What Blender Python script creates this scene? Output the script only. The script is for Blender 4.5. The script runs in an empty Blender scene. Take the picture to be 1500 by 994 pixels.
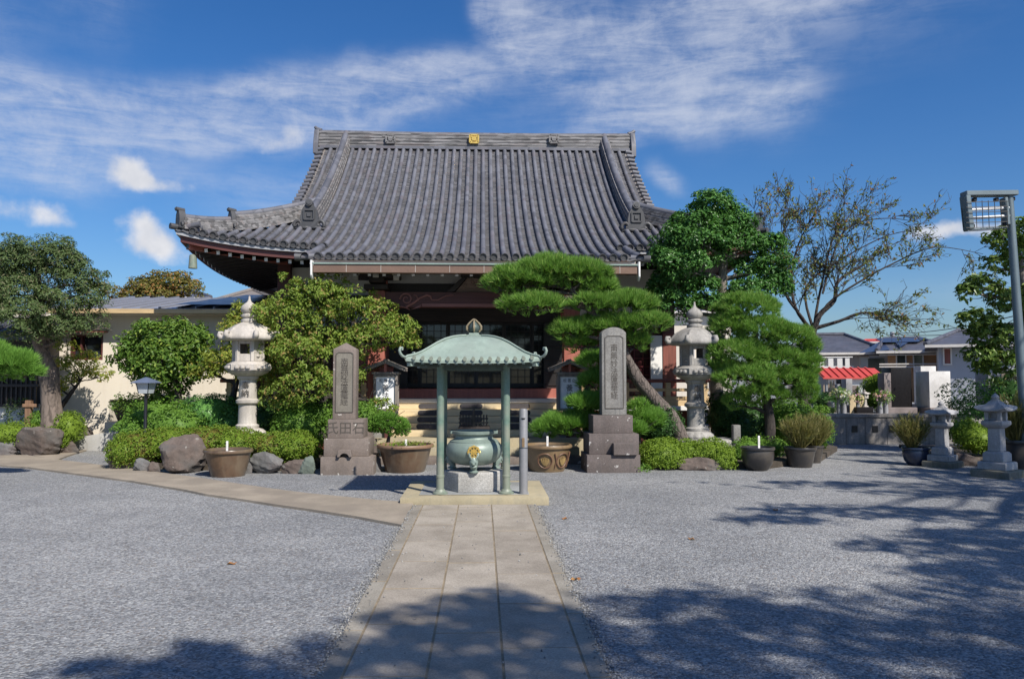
import bpy, bmesh, math, random
import numpy as np
from mathutils import Vector, Matrix, Euler

R = math.radians
SC = bpy.context.scene
COL = SC.collection

# ------------------------------------------------------------------ camera
FPX, CX, CY, EYE = 1150.0, 750.0, 497.0, 1.6
cam_d = bpy.data.cameras.new('camera')
cam = bpy.data.objects.new('camera', cam_d)
COL.objects.link(cam)
cam.location = (0, 0, EYE)
cam.rotation_euler = (R(90 + 2.94), 0, R(-2.17))
cam_d.sensor_width = 36.0
cam_d.lens = FPX / 1500.0 * 36.0
cam_d.clip_start, cam_d.clip_end = 0.05, 6000
SC.camera = cam
CM = cam.rotation_euler.to_matrix()

# ------------------------------------------------------------------ sun, sky, exposure
SUN_DIR = Vector((0.59, -0.86, 1.0)).normalized()          # towards the sun
sun_el = math.asin(SUN_DIR.z)
sun_az = math.atan2(SUN_DIR.x, SUN_DIR.y)
sd = bpy.data.lights.new('sun', 'SUN')
sd.energy, sd.angle, sd.color = 5.0, R(0.53), (1.0, 0.945, 0.86)
sun = bpy.data.objects.new('sun', sd)
sun.rotation_euler = SUN_DIR.to_track_quat('Z', 'Y').to_euler()
sun.location = (20, -30, 40)
COL.objects.link(sun)
SC.view_settings.view_transform = 'Standard'
SC.view_settings.look = 'None'
SC.view_settings.gamma = 1.0
SC.view_settings.use_curve_mapping = False
SC.view_settings.exposure = 0.30
SC.cycles.max_bounces = 6
SC.cycles.diffuse_bounces = 3
SC.cycles.transparent_max_bounces = 6
SC.cycles.use_denoising = True

world = bpy.data.worlds.new('World')
SC.world = world
world.use_nodes = True


class NT:
    """small wrapper for wiring node trees"""
    def __init__(s, tree):
        s.t = tree
        s.n = tree.nodes
        s.l = tree.links

    def node(s, kind, **kw):
        n = s.n.new(kind)
        for k, v in kw.items():
            setattr(n, k, v)
        return n

    def set(s, sock, v):
        if hasattr(v, 'is_output') or isinstance(v, bpy.types.NodeSocket):
            s.l.new(v, sock)
        else:
            sock.default_value = v

    def math(s, op, a, b=0.0, clamp=False):
        n = s.node('ShaderNodeMath', operation=op, use_clamp=clamp)
        s.set(n.inputs[0], a)
        s.set(n.inputs[1], b)
        return n.outputs[0]

    def vmath(s, op, a, b=None, scale=None):
        n = s.node('ShaderNodeVectorMath', operation=op)
        s.set(n.inputs[0], a)
        if b is not None:
            s.set(n.inputs[1], b)
        if scale is not None:
            s.set(n.inputs['Scale'], scale)
        return n.outputs['Value'] if op in ('LENGTH', 'DOT_PRODUCT') else n.outputs[0]

    def ramp(s, v, a, b, c=0.0, d=1.0, smooth=True):
        n = s.node('ShaderNodeMapRange')
        n.interpolation_type = 'SMOOTHSTEP' if smooth else 'LINEAR'
        s.set(n.inputs['Value'], v)
        for i, x in enumerate((a, b, c, d)):
            s.set(n.inputs[1 + i], x)
        return n.outputs[0]

    def mix(s, f, a, b, mode='MIX'):
        n = s.node('ShaderNodeMix', data_type='RGBA', blend_type=mode)
        s.set(n.inputs[0], f)
        for i, x in ((6, a), (7, b)):
            if isinstance(x, (tuple, list)) and len(x) == 3:
                x = (*x, 1)
            s.set(n.inputs[i], x)
        return n.outputs[2]

    def noise(s, vec, scale, detail=4.0, rough=0.55, lac=2.0, dist=0.0):
        n = s.node('ShaderNodeTexNoise')
        if vec is not None:
            s.set(n.inputs['Vector'], vec)
        n.inputs['Scale'].default_value = scale
        n.inputs['Detail'].default_value = detail
        n.inputs['Roughness'].default_value = rough
        n.inputs['Lacunarity'].default_value = lac
        n.inputs['Distortion'].default_value = dist
        return n.outputs['Fac']

    def mapping(s, vec, loc=(0, 0, 0), rot=(0, 0, 0), scale=(1, 1, 1)):
        n = s.node('ShaderNodeMapping')
        s.set(n.inputs['Vector'], vec)
        n.inputs['Location'].default_value = loc
        n.inputs['Rotation'].default_value = rot
        n.inputs['Scale'].default_value = scale
        return n.outputs[0]


def build_sky():
    g = NT(world.node_tree)
    g.n.clear()
    out = g.node('ShaderNodeOutputWorld')
    bg = g.node('ShaderNodeBackground')
    bg.inputs['Strength'].default_value = 0.083
    g.l.new(bg.outputs[0], out.inputs[0])
    sky = g.node('ShaderNodeTexSky', sky_type='NISHITA')
    sky.sun_disc = False
    sky.sun_elevation = sun_el
    sky.sun_rotation = sun_az
    sky.altitude = 60
    sky.air_density = 1.1
    sky.dust_density = 0.9
    sky.ozone_density = 4.0
    hs = g.node('ShaderNodeHueSaturation')
    hs.inputs['Saturation'].default_value = 1.27
    hs.inputs['Value'].default_value = 1.0
    g.l.new(sky.outputs[0], hs.inputs['Color'])
    tint = g.mix(1.0, hs.outputs[0], (0.78, 0.91, 1.12), 'MULTIPLY')
    tc = g.node('ShaderNodeTexCoord').outputs['Generated']
    sep = g.node('ShaderNodeSeparateXYZ')
    g.l.new(tc, sep.inputs[0])
    az = g.math('ARCTAN2', sep.outputs[0], sep.outputs[1])
    el = g.math('ARCSINE', sep.outputs[2])
    cmb = g.node('ShaderNodeCombineXYZ')
    g.l.new(az, cmb.inputs[0])
    g.l.new(el, cmb.inputs[1])
    ae = cmb.outputs[0]
    # domain warp for wispy edges
    nz = g.node('ShaderNodeTexNoise')
    g.l.new(ae, nz.inputs['Vector'])
    nz.inputs['Scale'].default_value = 7.0
    nz.inputs['Detail'].default_value = 5.0
    warp = g.vmath('SCALE', g.vmath('SUBTRACT', nz.outputs['Color'], (0.5, 0.5, 0.5)), scale=0.075)
    aw = g.vmath('ADD', ae, warp)
    nz2 = g.node('ShaderNodeTexNoise')
    g.l.new(ae, nz2.inputs['Vector'])
    nz2.inputs['Scale'].default_value = 22.0
    nz2.inputs['Detail'].default_value = 6.0
    aw2 = g.vmath('ADD', ae, g.vmath('SCALE', g.vmath('SUBTRACT', nz2.outputs['Color'], (0.5, 0.5, 0.5)), scale=0.035))

    def blob(vec, a, e, ra, re, rot=0.0):
        v = g.vmath('SUBTRACT', vec, (a, e, 0))
        r = g.node('ShaderNodeVectorRotate', rotation_type='Z_AXIS')
        g.l.new(v, r.inputs['Vector'])
        r.inputs['Angle'].default_value = -rot
        v = g.vmath('MULTIPLY', r.outputs[0], (1 / ra, 1 / re, 0))
        return g.ramp(g.vmath('LENGTH', v), 1.0, 0.0)

    def total(items, vec):
        acc = None
        for (a, e, ra, re, rot, w) in items:
            b = g.math('MULTIPLY', blob(vec, a, e, ra, re, rot), w)
            acc = b if acc is None else g.math('ADD', acc, b)
        return acc
    cirrus = total([
        (-0.66, 0.33, 0.22, 0.13, 0.3, 0.7), (-0.60, 0.275, 0.30, 0.075, 0.04, 0.75), (-0.42, 0.300, 0.32, 0.070, 0.10, 0.9), (-0.22, 0.335, 0.27, 0.070, 0.15, 1.0),
        (-0.07, 0.372, 0.17, 0.062, 0.16, 1.0), (-0.50, 0.225, 0.34, 0.035, 0.03, 0.5), (-0.60, 0.255, 0.2, 0.03, 0.03, 0.4),
        (0.01, 0.452, 0.055, 0.040, -0.5, 1.0), (0.06, 0.425, 0.10, 0.055, -0.6, 0.9), (0.15, 0.395, 0.20, 0.085, -0.40, 0.8), (0.27, 0.37, 0.22, 0.10, -0.42, 0.95),
        (0.33, 0.44, 0.30, 0.08, 0.22, 0.75), (0.52, 0.48, 0.24, 0.055, 0.18, 0.6), (0.20, 0.325, 0.17, 0.045, 0.20, 0.75), (0.36, 0.34, 0.10, 0.06, -0.3, 0.6),
        (0.235, 0.255, 0.055, 0.026, -0.45, 0.75), (-0.24, 0.215, 0.18, 0.05, 0.25, 0.42), (-0.45, 0.42, 0.10, 0.08, 0.9, 0.35),
        (0.62, 0.10, 0.25, 0.03, 0.02, 0.25), (0.44, 0.42, 0.30, 0.14, 0.25, 0.38), (0.10, 0.36, 0.34, 0.12, 0.1, 0.30), (-0.35, 0.27, 0.40, 0.10, 0.1, 0.25), (0.60, 0.50, 0.20, 0.04, 0.15, 0.4)], aw)
    st = g.mapping(ae, rot=(0, 0, R(38)), scale=(4.0, 20.0, 1))
    streak = g.noise(st, 2.0, 10.0, 0.66, dist=0.6)
    st2 = g.mapping(ae, rot=(0, 0, R(-52)), scale=(5.0, 26.0, 1))
    streak2 = g.noise(st2, 1.6, 10.0, 0.66, dist=0.8)
    fine = g.noise(aw, 13.0, 10.0, 0.68)
    tex = g.math('ADD', g.math('ADD', g.math('MULTIPLY', streak, 0.30), g.math('MULTIPLY', streak2, 0.32)), g.math('MULTIPLY', fine, 0.38))
    cm = g.math('MULTIPLY', g.ramp(cirrus, -0.05, 1.0), g.ramp(tex, 0.34, 0.66, 0.10, 1.05))
    cm = g.math('MULTIPLY', cm, 0.66, clamp=True)
    cumulus_and_fill = total([
        (-0.420, 0.238, 0.040, 0.036, 0, 0.95), (-0.380, 0.228, 0.045, 0.022, 0, 0.7), (-0.400, 0.172, 0.050, 0.036, 0, 1.0), (-0.385, 0.148, 0.060, 0.024, 0, 0.75),
        (-0.50, 0.180, 0.055, 0.028, 0, 0.62), (-0.58, 0.185, 0.06, 0.035, 0, 0.5), (-0.235, 0.292, 0.032, 0.028, 0, 0.60),
        (-0.275, 0.278, 0.05, 0.02, 0, 0.45), (-0.62, 0.15, 0.08, 0.03, 0, 0.5), (0.545, 0.166, 0.060, 0.020, 0.02, 0.85), (0.60, 0.160, 0.05, 0.016, 0, 0.6),
        (1.7, 0.40, 0.45, 0.25, 0, 0.8), (2.7, 0.40, 0.50, 0.25, 0, 0.8), (-1.8, 0.35, 0.40, 0.25, 0, 0.8)], aw2)  # clouds out of view, added as neutral fill light for the shadows
    cn = g.noise(ae, 20.0, 8.0, 0.58)
    cu = g.math('ADD', cumulus_and_fill, g.math('MULTIPLY', g.math('SUBTRACT', cn, 0.5), 1.5))
    cu = g.math('MULTIPLY', g.ramp(cu, 0.18, 1.0), g.ramp(cumulus_and_fill, 0.02, 0.25))
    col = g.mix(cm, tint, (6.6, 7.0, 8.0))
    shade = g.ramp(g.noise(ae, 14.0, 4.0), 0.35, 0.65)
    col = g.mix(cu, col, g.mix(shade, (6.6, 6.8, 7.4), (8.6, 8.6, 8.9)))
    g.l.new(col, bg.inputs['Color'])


build_sky()

# ------------------------------------------------------------------ helpers
def at(px, py, Y):
    """world point seen at photo pixel (px, py) on the vertical plane at distance Y"""
    d = CM @ Vector(((px - CX) / FPX, (CY - py) / FPX, -1.0))
    return Vector((0, 0, EYE)) + d * (Y / d.y)


def gr(px, py, z=0.0):
    """world point seen at photo pixel on the level plane z"""
    d = CM @ Vector(((px - CX) / FPX, (CY - py) / FPX, -1.0))
    return Vector((0, 0, EYE)) + d * ((z - EYE) / d.z)


def ppm(Y):
    return Y / FPX                                           # metres for one photo pixel at distance Y


WPOS = {}


def wpos(o):
    p = Vector((0, 0, 0))
    while o is not None:
        p += o.location
        o = o.parent
    return p


def link(name, me, parent=None, org=None):
    o = bpy.data.objects.new(name, me)
    COL.objects.link(o)
    if parent is not None:
        o.parent = parent
        o.location = (org or Vector()) - wpos(parent)
    else:
        o.location = org or Vector()
    return o


def tag(o, label=None, cat=None, group=None, kind=None):
    if label:
        o['label'] = label
    if cat:
        o['category'] = cat
    if group:
        o['group'] = group
    if kind:
        o['kind'] = kind
    return o


def thing(name, label, cat, loc=(0, 0, 0), group=None, rz=0.0):
    o = bpy.data.objects.new(name, None)
    o.empty_display_size = 0.2
    COL.objects.link(o)
    o.location = loc
    o.rotation_euler = (0, 0, rz)
    return tag(o, label, cat, group)


def copy_tree(o, parent=None):
    c = o.copy()
    COL.objects.link(c)
    c.parent = parent
    for ch in list(o.children):
        copy_tree(ch, c)
    return c


class MB:
    """collects shapes in world (or local) coordinates and links them as one mesh object"""
    def __init__(s):
        s.v, s.f, s.m = [], [], []

    def add(s, vs, fs, mi=0):
        b = len(s.v)
        s.v += [tuple(v) for v in vs]
        s.f += [tuple(i + b for i in f) for f in fs]
        s.m += [mi] * len(fs)
        return s

    def box(s, c, size, rz=0.0, mi=0, rx=0.0, ry=0.0, taper=1.0):
        hx, hy, hz = size[0] / 2, size[1] / 2, size[2] / 2
        rot = Euler((rx, ry, rz)).to_matrix()
        vs = []
        for z in (-1, 1):
            k = taper if z > 0 else 1.0
            for x, y in ((-1, -1), (1, -1), (1, 1), (-1, 1)):
                vs.append(rot @ Vector((x * hx * k, y * hy * k, z * hz)) + Vector(c))
        return s.add(vs, [(3, 2, 1, 0), (4, 5, 6, 7), (0, 1, 5, 4), (1, 2, 6, 5), (2, 3, 7, 6), (3, 0, 4, 7)], mi)

    def bx(s, x0, x1, y0, y1, z0, z1, mi=0):
        return s.box(((x0 + x1) / 2, (y0 + y1) / 2, (z0 + z1) / 2), (abs(x1 - x0), abs(y1 - y0), abs(z1 - z0)), mi=mi)

    def bar(s, a, b, w, h, mi=0, up=(0, 0, 1)):
        a, b = Vector(a), Vector(b)
        d = (b - a).normalized()
        u = Vector(up)
        if abs(d.dot(u)) > 0.98:
            u = Vector((0, 1, 0))
        x = d.cross(u).normalized()
        y = x.cross(d).normalized()
        vs = []
        for p in (a, b):
            for i, j in ((-1, -1), (1, -1), (1, 1), (-1, 1)):
                vs.append(p + x * (i * w / 2) + y * (j * h / 2))
        return s.add(vs, [(0, 1, 2, 3), (7, 6, 5, 4), (0, 4, 5, 1), (1, 5, 6, 2), (2, 6, 7, 3), (3, 7, 4, 0)], mi)

    def tube(s, pts, rad, n=8, mi=0, cap=True, flat=1.0):
        pts = [Vector(p) for p in pts]
        if not hasattr(rad, '__len__'):
            rad = [rad] * len(pts)
        vs, fs = [], []
        px = None
        for i, p in enumerate(pts):
            d = (pts[min(i + 1, len(pts) - 1)] - pts[max(i - 1, 0)]).normalized()
            if px is None:
                px = d.orthogonal().normalized()
            x = (px - d * px.dot(d))
            x = x.normalized() if x.length > 1e-6 else d.orthogonal().normalized()
            px = x
            y = d.cross(x)
            for k in range(n):
                a = 2 * math.pi * k / n
                vs.append(p + (x * math.cos(a) + y * math.sin(a) * flat) * rad[i])
        for i in range(len(pts) - 1):
            for k in range(n):
                k2 = (k + 1) % n
                fs.append((i * n + k, i * n + k2, (i + 1) * n + k2, (i + 1) * n + k))
        if cap:
            fs.append(tuple(range(n - 1, -1, -1)))
            fs.append(tuple((len(pts) - 1) * n + k for k in range(n)))
        return s.add(vs, fs, mi)

    def lathe(s, prof, c, n=24, mi=0, rz=0.0, sx=1.0, sy=1.0, cap=True, wave=None):
        """prof: list of (radius, z); wave(angle, i) scales the radius"""
        c = Vector(c)
        vs, fs = [], []
        for i, (r, z) in enumerate(prof):
            for k in range(n):
                a = 2 * math.pi * k / n + rz
                w = wave(a, i) if wave else 1.0
                vs.append(c + Vector((r * w * math.cos(a) * sx, r * w * math.sin(a) * sy, z)))
        for i in range(len(prof) - 1):
            for k in range(n):
                k2 = (k + 1) % n
                fs.append((i * n + k, i * n + k2, (i + 1) * n + k2, (i + 1) * n + k))
        if cap:
            fs.append(tuple(range(n - 1, -1, -1)))
            fs.append(tuple((len(prof) - 1) * n + k for k in range(n)))
        return s.add(vs, fs, mi)

    def prism(s, poly, y0, y1, mi=0, axis='y', c=(0, 0, 0)):
        """poly of (u, w): extruded along axis"""
        n = len(poly)
        vs = []
        for t in (y0, y1):
            for u, w in poly:
                p = {'y': (u, t, w), 'x': (t, u, w), 'z': (u, w, t)}[axis]
                vs.append(Vector(p) + Vector(c))
        fs = [tuple(range(n)), tuple(range(2 * n - 1, n - 1, -1))]
        for k in range(n):
            k2 = (k + 1) % n
            fs.append((k, n + k, n + k2, k2))
        return s.add(vs, fs, mi)

    def grid(s, fn, us, ws, mi=0, flip=False):
        nu, nw = len(us), len(ws)
        vs = [fn(u, w) for w in ws for u in us]
        fs = []
        for j in range(nw - 1):
            for i in range(nu - 1):
                q = (j * nu + i, j * nu + i + 1, (j + 1) * nu + i + 1, (j + 1) * nu + i)
                fs.append(q[::-1] if flip else q)
        return s.add(vs, fs, mi)

    def build(s, name, mats, parent=None, smooth=35, bevel=0.0, seg=2, fixn=True, origin=None):
        if not isinstance(mats, (list, tuple)):
            mats = [mats]
        v = np.array(s.v, dtype=np.float64)
        if origin is None:
            org = Vector(((v[:, 0].min() + v[:, 0].max()) / 2, (v[:, 1].min() + v[:, 1].max()) / 2, v[:, 2].min()))
        else:
            org = Vector(origin)
        v = v - np.array(org)
        me = bpy.data.meshes.new(name)
        me.from_pydata([tuple(x) for x in v], [], s.f)
        for m in mats:
            me.materials.append(m)
        me.polygons.foreach_set('material_index', s.m)
        if fixn or bevel:
            bm = bmesh.new()
            bm.from_mesh(me)
            if fixn:
                bmesh.ops.recalc_face_normals(bm, faces=bm.faces)
            if bevel:
                es = [e for e in bm.edges if len(e.link_faces) == 2 and e.calc_face_angle(0) > R(28)]
                bmesh.ops.bevel(bm, geom=es, offset=bevel, segments=seg, profile=0.6, affect='EDGES', clamp_overlap=True)
            bm.to_mesh(me)
            bm.free()
        if smooth:
            me.polygons.foreach_set('use_smooth', [True] * len(me.polygons))
            me.set_sharp_from_angle(angle=R(smooth))
        return link(name, me, parent, org)


def raw_mesh(name, v, f, mat, parent=None, smooth=False):
    """fast mesh from numpy arrays; f is (n, k)"""
    org = np.array([(v[:, 0].min() + v[:, 0].max()) / 2, (v[:, 1].min() + v[:, 1].max()) / 2, v[:, 2].min()])
    v = v - org
    me = bpy.data.meshes.new(name)
    k = f.shape[1]
    me.vertices.add(len(v))
    me.vertices.foreach_set('co', v.astype(np.float32).ravel())
    me.loops.add(f.size)
    me.loops.foreach_set('vertex_index', f.astype(np.int32).ravel())
    me.polygons.add(len(f))
    me.polygons.foreach_set('loop_start', np.arange(0, f.size, k, dtype=np.int32))
    me.polygons.foreach_set('use_smooth', np.full(len(f), smooth))
    for m in (mat if isinstance(mat, (list, tuple)) else [mat]):
        me.materials.append(m)
    me.update(calc_edges=True)
    return link(name, me, parent, Vector(org))


# ------------------------------------------------------------------ materials
def new_mat(name):
    m = bpy.data.materials.new(name)
    m.use_nodes = True
    g = NT(m.node_tree)
    g.n.clear()
    out = g.node('ShaderNodeOutputMaterial')
    b = g.node('ShaderNodeBsdfPrincipled')
    g.l.new(b.outputs[0], out.inputs[0])
    return m, g, b, out


def obj_co(g):
    return g.node('ShaderNodeTexCoord').outputs['Object']


def bump(g, b, h, strength=0.3, dist=0.01):
    n = g.node('ShaderNodeBump')
    n.inputs['Strength'].default_value = strength
    n.inputs['Distance'].default_value = dist
    g.set(n.inputs['Height'], h)
    g.l.new(n.outputs[0], b.inputs['Normal'])


def rgb(c, k=1.0):
    return (c[0] * k, c[1] * k, c[2] * k)


def surf(name, c, var=0.25, scale=3.0, rough=0.7, metal=0.0, bstr=0.15, bscale=30.0, spots=None, streak=None, tint=None, coat=0.0, bdist=0.006):
    """weathered surface: base colour with large and fine noise, optional spots (colour, scale, amount) and vertical streaks (colour, amount)"""
    m, g, b, out = new_mat(name)
    co = obj_co(g)
    n1 = g.noise(co, scale, 6, 0.6)
    n2 = g.noise(co, bscale, 5, 0.65)
    f = g.math('ADD', g.math('MULTIPLY', n1, 0.6), g.math('MULTIPLY', n2, 0.4))
    col = g.mix(g.ramp(f, 0.32, 0.68), rgb(c, 1 - var), rgb(c, 1 + var))
    if tint:
        col = g.mix(g.ramp(g.noise(g.mapping(co, loc=(3.1, 1.7, 5.3)), scale * 0.7, 4), 0.42, 0.66), col, tint)
    if spots:
        sc, ss, am = spots
        col = g.mix(g.ramp(g.noise(g.mapping(co, loc=(7, 2, 1)), ss, 3, 0.5), 0.66 - am, 0.70 - am), col, sc)
    if streak:
        sc, am = streak
        sn = g.noise(g.mapping(co, scale=(4, 4, 0.6)), 1.6, 4, 0.55, dist=0.8)
        col = g.mix(g.math('MULTIPLY', g.ramp(sn, 0.46, 0.78), am), col, sc)
    g.l.new(col, b.inputs['Base Color'])
    b.inputs['Roughness'].default_value = rough
    b.inputs['Metallic'].default_value = metal
    b.inputs['Coat Weight'].default_value = coat
    if bstr:
        bump(g, b, n2, bstr, bdist)
    return m


def granite(name, c, fleck=0.5, rough=0.75, scale=160.0, streak=None, lichen=None, island=False):
    m, g, b, out = new_mat(name)
    co = obj_co(g)
    vo = g.node('ShaderNodeTexVoronoi')
    g.l.new(co, vo.inputs['Vector'])
    vo.inputs['Scale'].default_value = scale
    sp = g.node('ShaderNodeSeparateColor')
    g.l.new(vo.outputs['Color'], sp.inputs[0])
    n1 = g.noise(co, 2.5, 6, 0.6)
    col = g.mix(sp.outputs[0], rgb(c, 1 - fleck * 0.6), rgb(c, 1 + fleck * 0.6))
    col = g.mix(1.0, col, g.mix(g.ramp(n1, 0.3, 0.7), (0.78, 0.77, 0.75), (1.1, 1.1, 1.1)), 'MULTIPLY')
    if island:
        ri = g.node('ShaderNodeNewGeometry').outputs['Random Per Island']
        col = g.mix(1.0, col, g.mix(ri, (0.86, 0.85, 0.84), (1.08, 1.08, 1.07)), 'MULTIPLY')
        col = g.mix(g.math('MULTIPLY', g.ramp(g.noise(co, 1.1, 7, 0.65, dist=0.5), 0.52, 0.72), 0.4), col, rgb(c, 0.62))
        col = g.mix(g.math('MULTIPLY', g.ramp(g.noise(co, 7.0, 4, 0.6), 0.62, 0.74), 0.3), col, rgb(c, 0.6))
    if streak:
        sn = g.noise(g.mapping(co, scale=(10, 10, 0.7)), 1.3, 5, 0.6)
        col = g.mix(g.math('MULTIPLY', g.ramp(sn, 0.46, 0.70), streak[1]), col, streak[0])
    if lichen:
        col = g.mix(g.ramp(g.noise(g.mapping(co, loc=(4, 9, 2)), lichen[1], 3, 0.5), 0.66, 0.69), col, lichen[0])
    g.l.new(col, b.inputs['Base Color'])
    b.inputs['Roughness'].default_value = rough
    bump(g, b, g.math('ADD', g.noise(co, 60, 5, 0.7), g.noise(co, 9, 4, 0.6)), 0.22, 0.008)
    return m


def leaf_mat(name, c1, c2, c3=None, trans=0.35, rough=0.5, third=0.12):
    """leaf colour varies leaf by leaf; a little light passes through"""
    m, g, b, out = new_mat(name)
    ge = g.node('ShaderNodeNewGeometry')
    rnd = ge.outputs['Random Per Island']
    col = g.mix(rnd, c1, c2)
    big = g.noise(obj_co(g), 1.6, 3, 0.5)
    col = g.mix(g.ramp(big, 0.4, 0.68), col, g.mix(0.5, c1, c2))
    if c3:
        pick = g.math('FRACT', g.math('MULTIPLY', rnd, 37.7))
        col = g.mix(g.ramp(pick, 1.0 - third, 1.0 - third + 0.02), col, c3)
    g.l.new(col, b.inputs['Base Color'])
    b.inputs['Roughness'].default_value = rough
    b.inputs['Specular IOR Level'].default_value = 0.22
    tr = g.node('ShaderNodeBsdfTranslucent')
    g.l.new(g.mix(1.0, col, (1.25, 1.35, 0.6), 'MULTIPLY'), tr.inputs['Color'])
    mx = g.node('ShaderNodeMixShader')
    mx.inputs[0].default_value = trans
    g.l.new(b.outputs[0], mx.inputs[1])
    g.l.new(tr.outputs[0], mx.inputs[2])
    g.l.new(mx.outputs[0], out.inputs[0])
    return m


def bark(name, c, scale=6.0, plates=0.5):
    m, g, b, out = new_mat(name)
    co = g.mapping(obj_co(g), scale=(1, 1, 0.35))
    n = g.noise(co, scale * 2.2, 6, 0.65, dist=0.6)
    vo = g.node('ShaderNodeTexVoronoi', feature='DISTANCE_TO_EDGE')
    g.l.new(co, vo.inputs['Vector'])
    vo.inputs['Scale'].default_value = scale * 2.5
    h = g.math('ADD', n, g.ramp(vo.outputs['Distance'], 0, 0.12, 0, plates))
    col = g.mix(g.ramp(h, 0.35 + plates * .2, 0.62 + plates * .85), rgb(c, 0.5), rgb(c, 1.3))
    g.l.new(col, b.inputs['Base Color'])
    b.inputs['Roughness'].default_value = 0.9
    bump(g, b, h, 0.8, 0.02)
    return m


def gravel_mat():
    m, g, b, out = new_mat('gravel')
    co = obj_co(g)
    def vor(scale, feature='F1'):
        v = g.node('ShaderNodeTexVoronoi', feature=feature)
        g.l.new(co, v.inputs['Vector'])
        v.inputs['Scale'].default_value = scale
        return v
    v1, v2 = vor(62), vor(34)
    s1, s2 = g.node('ShaderNodeSeparateColor'), g.node('ShaderNodeSeparateColor')
    g.l.new(v1.outputs['Color'], s1.inputs[0])
    g.l.new(v2.outputs['Color'], s2.inputs[0])
    base = g.mix(g.ramp(s1.outputs[0], 0.0, 1.0, smooth=False), (0.095, 0.098, 0.105), (0.385, 0.387, 0.392))
    base = g.mix(g.math('MULTIPLY', g.ramp(s1.outputs[1], 0.86, 0.9), 0.8), base, (0.50, 0.50, 0.48))
    base = g.mix(g.math('MULTIPLY', g.ramp(s1.outputs[2], 0.9, 0.93), 0.6), base, (0.21, 0.16, 0.12))
    base = g.mix(0.28, base, g.mix(s2.outputs[0], (0.14, 0.143, 0.148), (0.32, 0.32, 0.32)))
    big = g.noise(co, 0.35, 5, 0.6)
    mid = g.noise(co, 2.2, 5, 0.65)
    base = g.mix(1.0, base, g.mix(g.ramp(big, 0.3, 0.7), (0.80, 0.81, 0.82), (1.12, 1.11, 1.09)), 'MULTIPLY')
    base = g.mix(1.0, base, g.mix(g.ramp(mid, 0.3, 0.7), (0.93, 0.93, 0.93), (1.05, 1.05, 1.05)), 'MULTIPLY')
    g.l.new(base, b.inputs['Base Color'])
    b.inputs['Roughness'].default_value = 0.92
    b.inputs['Specular IOR Level'].default_value = 0.25
    h = g.math('ADD', g.math('SUBTRACT', 1.0, g.ramp(v1.outputs['Distance'], 0, 0.75, 0, 1, False)), g.math('MULTIPLY', g.math('SUBTRACT', 1.0, v2.outputs['Distance']), 0.8))
    h = g.math('ADD', h, g.math('MULTIPLY', mid, 0.35))
    bump(g, b, h, 0.8, 0.010)
    return m


def tile_mat(name, c, lo=0.55, hi=1.35, sx=3.3, sz=9.0, rough=0.55):
    """roof tile clay: every tile its own grey, with weather bloom"""
    m, g, b, out = new_mat(name)
    co = obj_co(g)
    v = g.node('ShaderNodeTexVoronoi')
    g.l.new(g.mapping(co, scale=(sx, sz, sz)), v.inputs['Vector'])
    v.inputs['Scale'].default_value = 1.0
    sp = g.node('ShaderNodeSeparateColor')
    g.l.new(v.outputs['Color'], sp.inputs[0])
    n = g.noise(co, 1.2, 6, 0.6)
    n2 = g.noise(co, 25, 4, 0.6)
    col = g.mix(sp.outputs[0], rgb(c, lo), rgb(c, hi))
    col = g.mix(g.math('MULTIPLY', g.ramp(sp.outputs[1], 0.75, 0.95), 0.45), col, (c[0] * 1.15, c[1] * 0.95, c[2] * 0.88))
    col = g.mix(g.math('MULTIPLY', g.ramp(n, 0.5, 0.75), 0.25), col, rgb(c, 1.5))
    col = g.mix(1.0, col, g.mix(n2, (0.82, 0.82, 0.82), (1.15, 1.15, 1.15)), 'MULTIPLY')
    g.l.new(col, b.inputs['Base Color'])
    b.inputs['Roughness'].default_value = rough
    b.inputs['Specular IOR Level'].default_value = 0.45
    bump(g, b, n2, 0.12, 0.006)
    return m


def wood(name, c, var=0.25, rough=0.6, axis='x'):
    m, g, b, out = new_mat(name)
    sc = {'x': (0.6, 9, 9), 'z': (9, 9, 0.6), 'y': (9, 0.6, 9)}[axis]
    co = obj_co(g)
    n = g.noise(g.mapping(co, scale=sc), 2.0, 6, 0.65, dist=0.4)
    n2 = g.noise(co, 2.0, 4, 0.6)
    col = g.mix(g.ramp(n, 0.3, 0.7), rgb(c, 1 - var), rgb(c, 1 + var))
    col = g.mix(1.0, col, g.mix(n2, (0.82, 0.82, 0.82), (1.15, 1.15, 1.15)), 'MULTIPLY')
    g.l.new(col, b.inputs['Base Color'])
    b.inputs['Roughness'].default_value = rough
    bump(g, b, n, 0.15, 0.004)
    return m


def glass_dark(name, c=(0.02, 0.024, 0.03), rough=0.06):
    m, g, b, out = new_mat(name)
    g.l.new(g.mix(g.noise(obj_co(g), 1.5, 3), rgb(c, 0.6), rgb(c, 1.4)), b.inputs['Base Color'])
    b.inputs['Roughness'].default_value = rough
    b.inputs['Specular IOR Level'].default_value = 0.6
    bump(g, b, g.noise(obj_co(g), 2.0, 2), 0.03, 0.01)
    return m


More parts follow.
